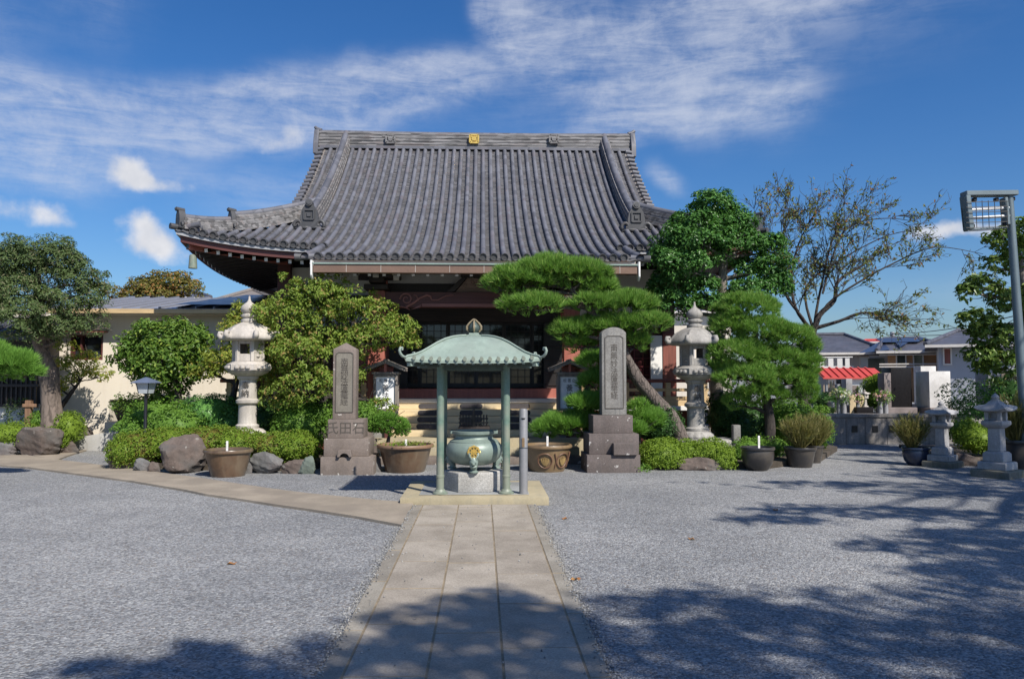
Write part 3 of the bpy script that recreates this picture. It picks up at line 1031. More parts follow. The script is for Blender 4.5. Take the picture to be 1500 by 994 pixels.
def RZ(s, a):
    """roof height at depth s from the eave and distance a from the centre line"""
    return prof(s) + upturn(abs(a)) * max(0.0, 1 - max(s, 0) / 3.2) ** 1.6


def lim(s):
    if s < 0:
        return None
    return max(HD - s, VX)


RSP = 0.2125
NR = 31
# pan tiles, course by course, front slope
m = MB()
CRS = 0.098
ns = int(HD / CRS)
xs = [i * RSP / 2 for i in range(-NR * 2, NR * 2 + 1)]
for j in range(-16, ns):
    s0, s1 = j * CRS, (j + 1) * CRS
    if j < 0:
        s0, s1 = j * 0.1, (j + 1) * 0.1
        lo, hi = KX0 - XC, KX1 - XC
    else:
        l = lim(s0)
        lo, hi = -l, l
    row = [x for x in xs if lo < x < hi]
    row = [lo] + row + [hi]
    vs, fs = [], []
    for x in row:
        k = round(x / (RSP / 2))
        dip = -0.022 if k % 2 else 0.0
        x1 = max(-lim(s1), min(lim(s1), x)) if j >= 0 else x
        vs.append((XC + x, YF + s0, RZ(s0, x) + 0.026 + dip))
        vs.append((XC + x1, YF + s1, RZ(s1, x1) + 0.002 + dip))
        vs.append((XC + x, YF + s0 - 0.001, RZ(s0, x) - 0.006 + dip))
    for i in range(len(row) - 1):
        a, b = i * 3, i * 3 + 3
        fs.append((a, b, b + 1, a + 1))
        fs.append((a + 2, b + 2, b, a))
    m.add(vs, fs)
# plain back and side slopes
def bs(x, w):
    l = lim(w)
    return (XC + x * l, YF + 2 * HD - w, RZ(w, x * l))
m.grid(bs, [i / 12 for i in range(-12, 13)], [HD * i / 20 for i in range(21)], flip=True)
for sg in (-1, 1):
    def ss(u, w):
        hl = HD - w
        return (XC + sg * (HD - w), YF + HD + u * hl, RZ(w, u * hl))
    m.grid(ss, [i / 20 for i in range(-20, 21)], [2.45 * i / 8 for i in range(9)], flip=(sg < 0))
roof = m.build('roof', M['tile'], temple, smooth=0, fixn=False)

# roll tiles, one long row each, with a round cap at the eave: one tiled surface
m = MB()
RR = 0.056
def roll(mb, path, r, n=7):
    """half-round row of tiles along path, a little step at each tile joint"""
    vs, fs = [], []
    pts = [Vector(p) for p in path]
    out = []
    for i in range(len(pts) - 1):
        out.append((pts[i], r * 1.06))
        out.append((pts[i].lerp(pts[i + 1], 0.92), r * 0.97))
    out.append((pts[-1], r))
    for i, (p, q) in enumerate(out):
        d = (out[min(i + 1, len(out) - 1)][0] - out[max(i - 1, 0)][0]).normalized()
        side = d.cross(Vector((0, 0, 1))).normalized()
        up = side.cross(d).normalized()
        for k in range(n):
            a = math.pi * (k / (n - 1) * 1.24 - 0.12)
            vs.append(p + side * math.cos(a) * q + up * (math.sin(a) * q))
    for i in range(len(out) - 1):
        for k in range(n - 1):
            fs.append((i * n + k, i * n + k + 1, (i + 1) * n + k + 1, (i + 1) * n + k))
    mb.add(vs, fs, 0)

def cap(mb, p, d, r):
    """round eave tile end with a raised rim"""
    d = Vector(d).normalized()
    sd = d.cross(Vector((0, 0, 1))).normalized()
    up = sd.cross(d)
    n = 14
    vs, fs = [], []
    for (rr_, off) in ((r, 0.10), (r, -0.012), (r * 0.84, -0.012), (r * 0.80, 0.010)):
        for k in range(n):
            a = 2 * math.pi * k / n
            vs.append(Vector(p) + sd * math.cos(a) * rr_ + up * math.sin(a) * rr_ + d * off)
    for i in range(3):
        for k in range(n):
            k2 = (k + 1) % n
            fs.append((i * n + k, i * n + k2, (i + 1) * n + k2, (i + 1) * n + k))
    fs.append(tuple(3 * n + k for k in range(n)))
    mb.add(vs, fs, 1)

for i in range(-NR + 1, NR):
    x = i * RSP
    ax = abs(x)
    inp = KX0 + 0.06 < XC + x < KX1 - 0.06
    s0 = SK if inp else 0.0
    s1 = HD - 0.12 if ax < VX - 0.1 else HD - ax - 0.05
    if s1 - s0 < 0.15:
        continue
    k = max(2, int((s1 - s0) / 0.30))
    path = [(XC + x, YF + s0 + (s1 - s0) * t / k, RZ(s0 + (s1 - s0) * t / k, x) + 0.035) for t in range(k + 1)]
    roll(m, path, RR)
    cap(m, Vector(path[0]) + Vector((0, -0.02, 0.012)), (0, 1, 0.2), 0.074)
# sideways rolls that end the porch roof and the verges
for xs_, sg in ((KX0, -1), (KX1, 1)):
    roll(m, [(xs_ + sg * 0.07, YF + SK - 0.02, prof(SK) + 0.05), (xs_ + sg * 0.07, YF - 0.7, prof(-0.7) + 0.05), (xs_ + sg * 0.05, YF - 0.05, prof(0) + 0.03)], 0.07)
    cap(m, Vector((xs_ + sg * 0.26, YF + SK + 0.05, prof(SK) + 0.035)), (-sg, 0.25, 0), 0.075)
    m.tube([(xs_ + sg * 0.28, YF + SK + 0.05, prof(SK) + 0.035), (xs_ - sg * 0.1, YF + SK + 0.12, prof(SK) + 0.06)], 0.066, 10)
for sg in (-1, 1):
    k = 0
    s = 1.75
    while s < HD - 0.1:
        z = RZ(s, VX)
        p0 = Vector((XC + sg * (VX - 0.06), YF + s, z + 0.075))
        p1 = Vector((XC + sg * (VX + 0.13), YF + s, z + 0.045))
        m.tube([p0, p1], [0.06, 0.064], 9)
        s += 0.205
    s = 0.3
    while s < 1.9:      # corner: ends of the side slope rolls
        s += 0.2125
for sg in (-1, 1):
    for k in range(60):    # ends of the roll tiles along the side eaves
        y = YF + 0.12 + k * RSP
        a = abs(y - YF - HD)
        if a < HD:
            z = RZ(0, a)
            m.tube([(XC + sg * (HD + 0.02), y, z + 0.04), (XC + sg * (HD - 0.5), y, RZ(0.5, a) + 0.04)], 0.066, 8)
rolls = m.build('roll_tiles', [M['tile_roll'], M['tile_dark']], temple, smooth=50, fixn=False)

# main ridge: stacked flat tiles, capped by a round row
def stack(mb, pts, w, h, layers, lip=0.02, capr=None, seed=0):
    """ridge of stacked flat tiles along pts"""
    rr_ = random.Random(seed)
    P = [Vector(p) for p in pts]
    lh = h / layers
    for q in range(layers):
        ww = w * (1 - 0.22 * q / layers) + (lip if q % 2 == 0 else -lip * 0.25) + rr_.uniform(-0.004, 0.004)
        z0, z1 = q * lh, (q + 1) * lh - 0.004
        vs, fs = [], []
        for i, p in enumerate(P):
            d = (P[min(i + 1, len(P) - 1)] - P[max(i - 1, 0)])
            d.z = 0
            sd = d.normalized().cross(Vector((0, 0, 1)))
            for sgn, z in ((-1, z0), (1, z0), (1, z1), (-1, z1)):
                vs.append(p + sd * sgn * ww / 2 + Vector((0, 0, z)))
        for i in range(len(P) - 1):
            for k in range(4):
                k2 = (k + 1) % 4
                fs.append((i * 4 + k, i * 4 + k2, (i + 1) * 4 + k2, (i + 1) * 4 + k))
        fs.append((3, 2, 1, 0))
        e = (len(P) - 1) * 4
        fs.append((e, e + 1, e + 2, e + 3))
        mb.add(vs, fs, 0)
    if capr:
        mb.tube([p + Vector((0, 0, h + capr * 0.25)) for p in P], capr, 10, 1)

ZR = prof(HD)
YR = YF + HD
m = MB()
RL = 4.62
rp = [(XC - RL + 2 * RL * t / 12, YR, ZR - 0.13 + 0.03 * abs(t / 6 - 1) ** 2.2) for t in range(13)]
stack(m, rp, 0.46, 0.45, 9, 0.03, 0.08, 3)
m.bx(XC - RL + .05, XC + RL - .05, YR - 0.30, YR - 0.22, ZR - 0.17, ZR - 0.09, 1)
ridge = m.build('main_ridge', [M['tile_ridge'], M['tile_roll']], temple, smooth=40)


def oni(name, p, face, w, h, parent, curl=True, emblem=True):
    """demon-tile style end plate: shaped slab with side scrolls, a boss and a raised square"""
    mb = MB()
    hw = w / 2
    outl = [(-hw * .62, 0), (-hw * .62, h * .45), (-hw * .52, h * .72), (-hw * .25, h * .95), (0, h), (hw * .25, h * .95), (hw * .52, h * .72), (hw * .62, h * .45), (hw * .62, 0)]
    mb.prism(outl, -0.07, 0.07)
    for sg in (-1, 1):
        if curl:
            pts = []
            for k in range(11):
                a = -0.6 + k * 0.55
                r = hw * 0.34 * (1 - k / 14)
                pts.append((sg * (hw * .74 + r * math.cos(a)), -0.03, h * .16 + r * math.sin(a)))
            mb.tube(pts, [0.05 * w + 0.012] * 11, 7)
            mb.tube([(0, -0.04, h * .02), (sg * hw * .5, -0.05, h * .03), (sg * hw * 1.05, -0.03, -h * .02)], [.045, .04, .02], 7)
    mb.tube([(0, -0.11, h * 1.0), (0, 0.07, h * 0.97)], 0.12 * w + 0.008, 12)
    mb.tube([(0, -0.115, h * 1.0), (0, -0.13, h * 1.0)], 0.085 * w, 12)
    if emblem:
        q = w * 0.17
        for a, b in (((-q, h * .34), (q, h * .34)), ((q, h * .34), (q, h * .34 + 2 * q)), ((q, h * .34 + 2 * q), (-q, h * .34 + 2 * q)), ((-q, h * .34 + 2 * q), (-q, h * .34))):
            mb.bar((a[0], -0.085, a[1]), (b[0], -0.085, b[1]), 0.03, 0.035)
        mb.box((0, -0.08, h * .34 + q), (q * .8, 0.03, q * .8))
    rot = Matrix.Rotation(face, 3, 'Z')
    mb.v = [tuple(rot @ Vector(v) + Vector(p)) for v in mb.v]
    return mb.build(name, M['tile_dark'], parent, bevel=0.008, seg=1)

for sg in (-1, 1):
    # plate at the ridge end, seen edge-on, with its horn
    mb = MB()
    x = XC + sg * (RL + 0.06)
    mb.prism([(YR - 0.36, ZR - 0.35), (YR + 0.36, ZR - 0.35), (YR + 0.34, ZR + 0.0), (YR + 0.2, ZR + 0.40), (YR, ZR + 0.47), (YR - 0.2, ZR + 0.40), (YR - 0.34, ZR + 0.0)], x - 0.07, x + 0.07, axis='x')
    mb.tube([(x - sg * 0.1, YR, ZR + 0.42), (x + sg * 0.02, YR, ZR + 0.47), (x + sg * 0.10, YR, ZR + 0.54)], [0.075, 0.06, 0.045], 9)
    mb.build('ridge_end_tile', M['tile_roll'], ridge, bevel=0.01, seg=1)
# family emblems on the ridge: a gold one at the centre, dark ones at the sides
for i, (px, mt) in enumerate(((572, 'tile_dark'), (694.5, 'gold'), (811.5, 'tile_dark'))):
    mb = MB()
    p = at(px, 203.5, YR - 0.30)
    h = 0.115
    for a, b in (((-h, -h), (h, -h)), ((h, -h), (h, h)), ((h, h), (-h, h)), ((-h, h), (-h, -h))):
        mb.bar((p.x + a[0] * 1.08, p.y, p.z + a[1]), (p.x + b[0] * 1.08, p.y, p.z + b[1]), 0.05, 0.05)
    mb.bar((p.x - h, p.y, p.z - h), (p.x + h, p.y, p.z + h), 0.04, 0.04)
    mb.bar((p.x - h, p.y + .003, p.z + h), (p.x + h, p.y + .003, p.z - h), 0.04, 0.04)
    mb.lathe([(0.0, 0), (0.07, 0), (0.07, 0.04), (0, 0.04)], (0, 0, 0), 12)
    k = len(mb.v) - 48
    for q in range(k, len(mb.v)):
        v = mb.v[q]
        mb.v[q] = (p.x + v[0], p.y - 0.035 + v[2], p.z + v[1])
    if mt == 'gold':
        mb.bx(p.x - h, p.x + h, p.y + 0.012, p.y + 0.03, p.z - h, p.z + h)
    o = mb.build('ridge_emblem', M['gold'] if mt == 'gold' else M['tile_ridge'], ridge)
    if mt == 'gold':
        o['label'] = 'gilded emblem'

# descending ridges and corner ridges
for sg in (-1, 1):
    m = MB()
    pts = []
    for k in range(15):
        s = HD - 0.05 - k * (HD - 1.72) / 14
        pts.append((XC + sg * GX, YF + s, RZ(s, GX) + 0.02))
    stack(m, pts[::-1], 0.30, 0.36, 6, 0.018, 0.085, 4 + sg)
    dr = m.build('descending_ridge', [M['tile_ridge'], M['tile_roll']], temple, smooth=40)
    p = Vector(pts[-1])
    oni('ridge_end_tile', (p.x, p.y - 0.12, p.z - 0.06), 0, 0.66, 0.60, dr)
    for (yo, mirror) in ((0, 1),):
        # corner ridge, upper and lower tier
        def hip(s):
            return Vector((XC + sg * (HD - s), YF + s, RZ(s, HD - s) + 0.02))
        m = MB()
        up_ = [hip(2.45 - k * 1.5 / 8) for k in range(9)]
        stack(m, up_[::-1], 0.28, 0.36, 6, 0.018, 0.08, 7 + sg)
        ur = m.build('corner_ridge', [M['tile_ridge'], M['tile_roll']], temple, smooth=40)
        q = hip(0.93)
        fa = R(-45) if sg < 0 else R(45)
        oni('ridge_end_tile', (q.x, q.y, q.z + 0.02), fa, 0.34, 0.46, ur, True, False)
        m = MB()
        lo_ = [hip(1.0 - k * 0.88 / 8) for k in range(9)]
        stack(m, lo_[::-1], 0.26, 0.25, 5, 0.018, 0.075, 9 + sg)
        lr = m.build('corner_ridge', [M['tile_ridge'], M['tile_roll']], temple, smooth=40)
        q = hip(0.10)
        oni('ridge_end_tile', (q.x, q.y, q.z + 0.02), fa, 0.32, 0.40, lr, True, False)
        q, q2 = hip(-0.06), hip(0.2)
        m = MB()
        m.tube([q2 + Vector((0, 0, .03)), q + Vector((0, 0, 0.055))], [0.06, 0.066], 10)
        m.build('corner_cap_tile', M['tile_dark'], lr)
    # triangular gable wall above the side slope
    m = MB()
    gx = XC + sg * 4.05
    prf = [(YF + 2.0 + (HD - 2.0) * k / 8, RZ(2.0 + (HD - 2.0) * k / 8, 4.05) - 0.06) for k in range(9)]
    poly = prf + [(2 * YR - y, z) for y, z in prf[::-1][1:]]
    m.prism(poly, gx - 0.04, gx + 0.04, axis='x')
    m.build('gable_wall', M['red_wood'], temple, smooth=0)
    # verge board under the verge tiles
    m = MB()
    for k in range(12):
        s0, s1 = 1.7 + (HD - 1.7) * k / 12, 1.7 + (HD - 1.7) * (k + 1) / 12
        for yy in (lambda s: YF + s, lambda s: 2 * YR - YF - s):
            m.bar((XC + sg * (VX - .06), yy(s0), RZ(s0, VX) - 0.12), (XC + sg * (VX - .06), yy(s1), RZ(s1, VX) - 0.12), 0.06, 0.2)
    m.build('verge_board', M['grey_wood'], temple)

# eaves: pale fascia, red eave board, dark soffit, rafters with white-painted ends
def eave_band(mb, dz0, dz1, off, th, front=True):
    N = 40
    for sgside in ('f', 'l', 'r'):
        vs, fs = [], []
        for k in range(N + 1):
            a = -1 + 2 * k / N
            A = a * (HD - off)
            z = RZ(0, A)
            for (o, dz) in ((0, dz0), (0, dz1), (th, dz1), (th, dz0)):
                oo = off + o
                AA = a * (HD - oo)
                if sgside == 'f':
                    vs.append((XC + AA, YF + oo, z + dz))
                elif sgside == 'l':
                    vs.append((XC - HD + oo, YF + HD + AA, z + dz))
                else:
                    vs.append((XC + HD - oo, YF + HD + AA, z + dz))
        for k in range(N):
            for q in range(4):
                q2 = (q + 1) % 4
                fs.append((k * 4 + q, k * 4 + q2, (k + 1) * 4 + q2, (k + 1) * 4 + q))
        mb.add(vs, fs)

m = MB()
eave_band(m, -0.028, -0.098, 0.03, 0.12)
m.build('eave_fascia', M['fascia_grey'], temple, smooth=30)
m = MB()
eave_band(m, -0.098, -0.235, 0.10, 0.10)
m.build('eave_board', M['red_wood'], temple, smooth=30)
m = MB()
def soff(side):
    def fn(a, w):
        oo = 0.2 + w * 1.75
        A = a * (HD - oo)
        z = RZ(0, a * HD) * (1 - w) + 4.62 * w - 0.12 * (1 - w)
        if side == 'f':
            return (XC + A, YF + oo, z)
        if side == 'b':
            return (XC + A, YF + 2 * HD - oo, z)
        if side == 'l':
            return (XC - HD + oo, YF + HD + A, z)
        return (XC + HD - oo, YF + HD + A, z)
    return fn
for sd_ in 'flrb':
    m.grid(soff(sd_), [i / 24 for i in range(-24, 25)], [0, .33, .66, 1.0])
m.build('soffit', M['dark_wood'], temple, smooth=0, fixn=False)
# rafters
def rafter(a, b, end_dir, parent, w=0.065, h=0.075):
    mb = MB()
    a, b = Vector(a), Vector(b)
    d = (b - a).normalized()
    mb.bar(a + d * 0.012, b, w, h, 0)
    mb.bar(a, a + d * 0.0115, w + 0.002, h + 0.002, 1)
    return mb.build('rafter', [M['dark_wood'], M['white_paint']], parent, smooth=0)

for i in range(48):
    x = XC - 6.02 + i * 0.2565
    a = abs(x - XC)
    if x > XC + 6.05 or KX0 + 0.15 < x < KX1 - 0.15:
        continue
    z = RZ(0, x - XC)
    rafter((x, YF + 0.27, z - 0.285), (x, YF + min(2.0, 6.2 - a + 0.5), 4.50), None, temple)
for i in range(20):
    y = YF + 0.55 + i * 0.2565
    z = RZ(0, y - YR)
    rafter((XC - HD + 0.27, y, z - 0.285), (XC - HD + min(2.0, 0.4 + (y - YF)), y, 4.50), None, temple)
# corner beams
for sg in (-1, 1):
    m = MB()
    q = Vector((XC + sg * (HD - 0.22), YF + 0.22, RZ(0, HD) - 0.30))
    e = Vector((XC + sg * (HD - 1.9), YF + 1.9, 4.42))
    m.bar(q, e, 0.15, 0.2)
    d = (e - q).normalized()
    m.bar(q - d * 0.01, q + d * 0.008, 0.14, 0.19, 1)
    m.build('corner_beam', [M['red_post'], M['patina_dark']], temple, bevel=0.006, seg=1)

# porch roof underside, gutter with its end plates
zk = prof(SK)
m = MB()
m.bx(KX0 + .02, KX1 - .02, YF + SK + 0.05, YF + SK + 0.16, zk - 0.10, zk - 0.02)
m.build('porch_fascia', M['off_white'], temple)
m = MB()
yg = YF + SK - 0.02
m.bx(KX0 + 0.12, KX1 - 0.02, yg - 0.10, yg + 0.08, zk - 0.285, zk - 0.118, 0)
m.bx(KX0 + 0.10, KX1, yg - 0.125, yg - 0.103, zk - 0.128, zk - 0.096, 1)
k = KX0 + 0.75
while k < KX1 - 0.3:
    m.bx(k - 0.006, k + 0.006, yg - 0.106, yg - 0.1, zk - 0.28, zk - 0.13, 2)
    k += 0.66
gut = m.build('porch_gutter', [M['gutter'], M['verdigris_line'], M['off_white']], temple, bevel=0.004, seg=1)
for x in (KX0 + 0.085, KX1 + 0.02):
    m = MB()
    m.prism([(yg - 0.12, zk - 0.05), (yg - 0.12, zk - 0.34), (yg - 0.02, zk - 0.42), (yg + 0.10, zk - 0.36), (yg + 0.10, zk - 0.05)], x - 0.018, x + 0.018, axis='x')
    m.build('gutter_end', M['white_paint'], gut, bevel=0.004, seg=1)
m = MB()
m.grid(lambda x, w: (x, YF + SK + 0.14 + w * 3.6, zk - 0.10 + w * 0.72), [KX0 + .05, -1, 1, KX1 - .05], [0, 1])
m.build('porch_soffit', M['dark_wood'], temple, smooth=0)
x = KX0 + 0.25
while x < KX1 - 0.1:
    rafter((x, YF + SK + 0.40, zk - 0.245), (x, YF + 0.4, zk + 0.18), None, temple, 0.06, 0.07)
    x += 0.289
# white-capped bracket ends under the gutter
for px in (502, 883):
    p = at(px, 404, 15.75)
    m = MB()
    m.bx(p.x - 0.085, p.x + 0.085, p.y - 0.03, p.y + 0.25, p.z - 0.0, p.z + 0.09)
    m.bx(p.x - 0.06, p.x + 0.06, p.y - 0.05, p.y + 0.2, p.z - 0.14, p.z - 0.002, 0)
    m.build('bracket_end', M['off_white'], temple, bevel=0.006, seg=1)

# porch pillars, curved beam with carving, bracket sets
PY, PXC = 16.45, (-2.19, 1.87)
for x in PXC:
    m = MB()
    m.bx(x - 0.17, x + 0.17, PY - 0.17, PY + 0.17, 0.52, 3.45, 0)
    pil = m.build('porch_pillar', M['red_post'], temple, bevel=0.025)
    m = MB()
    m.bx(x - 0.25, x + 0.25, PY - 0.25, PY + 0.25, 0.40, 0.53)
    m.build('pillar_base', M['stele_grey'], pil, bevel=0.02)
    for k, (w, z, c) in enumerate(((0.50, 3.46, 0), (0.30, 3.60, 1), (0.95, 3.70, 0), (0.26, 3.81, 1))):
        m = MB()
        m.bx(x - w / 2, x + w / 2, PY - 0.28, PY + 0.2, z, z + 0.11)
        m.build('bracket_block', M['dark_wood'], pil, bevel=0.01, seg=1)
    for (dx, z) in ((0.0, 3.70), (-0.42, 3.64), (0.42, 3.64)):
        m = MB()
        m.bx(x + dx - 0.06, x + dx + 0.06, PY - 0.34, PY - 0.283, z, z + 0.10)
        m.bx(x + dx - 0.085, x + dx + 0.085, PY - 0.34, PY - 0.283, z + 0.115, z + 0.18)
        m.build('bracket_tip', M['off_white'], pil, bevel=0.006, seg=1)
m = MB()
bz0, bz1 = 3.00, 3.42
N = 24
xa, xb = PXC[0] + 0.17, PXC[1] - 0.17
vs, fs = [], []
for k in range(N + 1):
    t = k / N
    x = xa + (xb - xa) * t
    e = min(t, 1 - t)
    sag = 0.10 * max(0, 1 - e / 0.10) ** 1.5
    for (y, z) in ((PY - 0.13, bz0 + 0.11 - sag), (PY - 0.13, bz1), (PY + 0.13, bz1), (PY + 0.13, bz0 + 0.11 - sag)):
        vs.append((x, y, z))
for k in range(N):
    for q in range(4):
        q2 = (q + 1) % 4
        fs.append((k * 4 + q, k * 4 + q2, (k + 1) * 4 + q2, (k + 1) * 4 + q))
fs += [(3, 2, 1, 0), (N * 4, N * 4 + 1, N * 4 + 2, N * 4 + 3)]
m.add(vs, fs)
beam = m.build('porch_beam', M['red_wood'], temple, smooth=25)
m = MB()
yb = PY - 0.145
m.bx(xa + 0.75, xb - 0.75, yb, yb + 0.02, bz0 + 0.115, bz0 + 0.18)
for sg, x0 in ((1, xa + 0.42), (-1, xb - 0.42)):
    sp = []
    for k in range(18):
        a = k * 0.52
        r = 0.135 * (1 - k / 22)
        sp.append((x0 + sg * (-r * math.cos(a) + 0.02), yb, bz0 + 0.27 + r * math.sin(a)))
    m.tube(sp[::-1], 0.017, 6)
    m.tube([(x0 + sg * 0.02, yb, bz0 + 0.115), (x0 + sg * .18, yb, bz0 + 0.20), (x0 + sg * 0.30, yb, bz0 + 0.30), (x0 + sg * 0.45, yb, bz0 + 0.36), (x0 + sg * 0.52, yb, bz0 + 0.33), (x0 + sg * 0.55, yb, bz0 + 0.26), (x0 + sg * 0.68, yb, bz0 + 0.26), (x0 + sg * 0.85, yb, bz0 + 0.35), (x0 + sg * 1.0, yb, bz0 + 0.36)],
           [0.03, 0.026, 0.02, 0.026, 0.03, 0.014, 0.014, 0.010, 0.006], 6)
    m.tube([(x0 + sg * 0.14, yb, bz0 + 0.20), (x0 + sg * .26, yb, bz0 + 0.25), (x0 + sg * 0.24, yb, bz0 + 0.34), (x0 + sg * .17, yb, bz0 + .36)], [0.012, 0.02, 0.016, 0.008], 6)
    m.tube([(x0 - sg * 0.40, yb, bz0 + 0.24), (x0 - sg * 0.20, yb, bz0 + 0.14), (x0 + sg * 0.0, yb, bz0 + 0.10), (x0 + sg * .1, yb, bz0 + .045)], [0.008, 0.014, 0.014, 0.008], 6)
    m.prism([(x0 + sg * 0.12, bz0 + 0.05), (x0 + sg * 0.35, bz0 + 0.118), (x0 + sg * 0.35, bz0 + 0.178)], yb, yb + 0.02)
m.build('beam_carving', wood('carved_pale_red', (0.30, 0.13, 0.115), 0.1, 0.6), beam, smooth=50)
# carved frog-leg strut above the beam, and the panel behind it
m = MB()
zc = bz1 + 0.004
for sg in (-1, 1):
    m.prism([(XC + 0.05 + sg * 0.16, zc + 0.32), (XC + 0.05 + sg * 0.26, zc + 0.32), (XC + 0.05 + sg * 0.62, zc), (XC + 0.05 + sg * 0.44, zc)], PY - 0.12, PY + 0.05)
m.bx(XC - 0.25, XC + 0.35, PY - 0.13, PY + 0.05, zc + 0.323, zc + 0.40)
strut = m.build('frog_leg_strut', M['dark_wood'], temple, bevel=0.01, seg=1)
m = MB()
m.prism([(XC - 0.12, zc + 0.30), (XC + 0.22, zc + 0.30), (XC + 0.46, zc + 0.01), (XC - 0.36, zc + 0.01)], PY - 0.05, PY + 0.0)
for k in range(14):
    a = rnd.uniform(0, 6.28)
    x0, z0 = XC + 0.05 + rnd.uniform(-0.22, 0.22), zc + rnd.uniform(0.05, 0.24)
    m.tube([(x0 + 0.05 * math.cos(a + q) * (1 - q / 9), PY - 0.06, z0 + 0.05 * math.sin(a + q) * (1 - q / 9)) for q in range(6)], 0.014, 6)
m.build('strut_carving', wood('carved_brown', (0.25, 0.17, 0.13), 0.3, 0.7), strut, smooth=40)
m = MB()
m.bx(xa, xb, PY + 0.35, PY + 0.39, 3.66, 4.12)
m.bx(xa, xb, PY + 0.35, PY + 0.39, 3.36, 3.44)
m.build('porch_panel', M['plaster'], temple)
m = MB()
m.bx(xa, xb, PY + 0.34, PY + 0.40, 3.443, 3.657)
m.build('porch_back_beam', M['black_wood'], temple)

# ---- body of the hall
WY = 18.8                                     # front wall plane
XL, XR = XC - 4.55, XC + 4.75
FZ = 1.02                                     # veranda floor
m = MB()
m.bx(XL, XR, WY + 0.30, WY + 9.2, 0.0, 4.6)
m.build('hall_core', M['black_wood'], temple, smooth=0)
# columns
cols = [XL + 0.05, XC - 2.12, XC + 2.22, XR - 0.08]
for x in cols:
    m = MB()
    m.bx(x - 0.15, x + 0.15, WY - 0.12, WY + 0.18, FZ, 4.45)
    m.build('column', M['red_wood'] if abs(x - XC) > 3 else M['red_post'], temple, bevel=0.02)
# side walls
for sg, x in ((-1, XL), (1, XR)):
    m = MB()
    m.bx(x - 0.05, x + 0.05, WY + 0.2, WY + 9.0, FZ, 4.5)
    m.build('side_wall', M['red_wall'], temple)
# wall between the columns: plaster panels, dark beams, red lattice windows
for (x0, x1) in ((cols[0] + .15, cols[1] - .15), (cols[2] + .15, cols[3] - .15)):
    m = MB()
    m.bx(x0, x1, WY + 0.06, WY + 0.12, 3.62, 4.28)
    m.build('plaster_panel', M['plaster'], temple)
    m = MB()
    m.bx(x0, x1, WY + 0.06, WY + 0.12, 2.86, 3.42)
    m.build('plaster_panel', M['plaster'], temple)
    m = MB()
    m.bx(x0, x1, WY - 0.03, WY + 0.14, 3.425, 3.615)
    m.build('wall_beam', M['dark_wood'], temple, bevel=0.01, seg=1)
    m = MB()
    m.bx(x0, x1, WY - 0.03, WY + 0.14, 2.70, 2.855)
    m.build('wall_beam', M['red_wood'], temple, bevel=0.01, seg=1)
    # two sliding windows
    n = 2
    w = (x1 - x0) / n
    for k in range(n):
        a, b = x0 + k * w, x0 + (k + 1) * w
        outer = (abs((a + b) / 2 - XC) > 3.3)
        if outer:
            # white board and red boarding in the outer half
            edge = a if a > XC else b
            sgn = 1 if a > XC else -1
            win = (a, b)
        m = MB()
        m.bx(a + 0.05, b - 0.05, WY + 0.09, WY + 0.10, FZ + 0.06, 2.68)
        pane = m.build('window', M['glass_red'], temple)
        m = MB()
        for xx in (a + 0.03, b - 0.03):
            m.bx(xx - 0.03, xx + 0.03, WY + 0.03, WY + 0.10, FZ + 0.05, 2.695)
        for zz in (FZ + 0.09, 2.655):
            m.bx(a + 0.061, b - 0.061, WY + 0.035, WY + 0.095, zz - 0.035, zz + 0.035)
        q = a + 0.061
        nn = 5
        for i in range(1, nn):
            xx = a + (b - a) * i / nn
            m.bx(xx - 0.011, xx + 0.011, WY + 0.055, WY + 0.085, FZ + 0.13, 2.61)
        zz = FZ + 0.30
        while zz < 2.6:
            m.bx(a + 0.062, b - 0.062, WY + 0.052, WY + 0.0865, zz - 0.011, zz + 0.011)
            zz += 0.2
        m.build('window_lattice', M['red_frame'], pane, smooth=0)
# salmon wall strips either side of the opening
for (x0, x1) in ((cols[1] - 0.62, cols[1] - 0.16), (cols[2] + 0.16, cols[2] + 0.40)):
    m = MB()
    m.bx(x0, x1, WY - 0.05, WY + 0.02, FZ, 2.69)
    m.build('red_panel', M['red_post'], temple, bevel=0.006, seg=1)
# white board and red shutter on the right
p0, p1 = at(952, 500, WY - 0.1).x, at(969, 500, WY - 0.1).x
m = MB()
m.bx(p0, p1, WY - 0.16, WY - 0.08, FZ, 2.66)
m.build('white_post', M['white_paint'], temple, bevel=0.006, seg=1)
m = MB()
m.bx(p1 + 0.02, XR + 0.10, WY - 0.15, WY - 0.09, FZ, 2.7)
m.build('red_shutter', M['red_wall'], temple, bevel=0.006, seg=1)

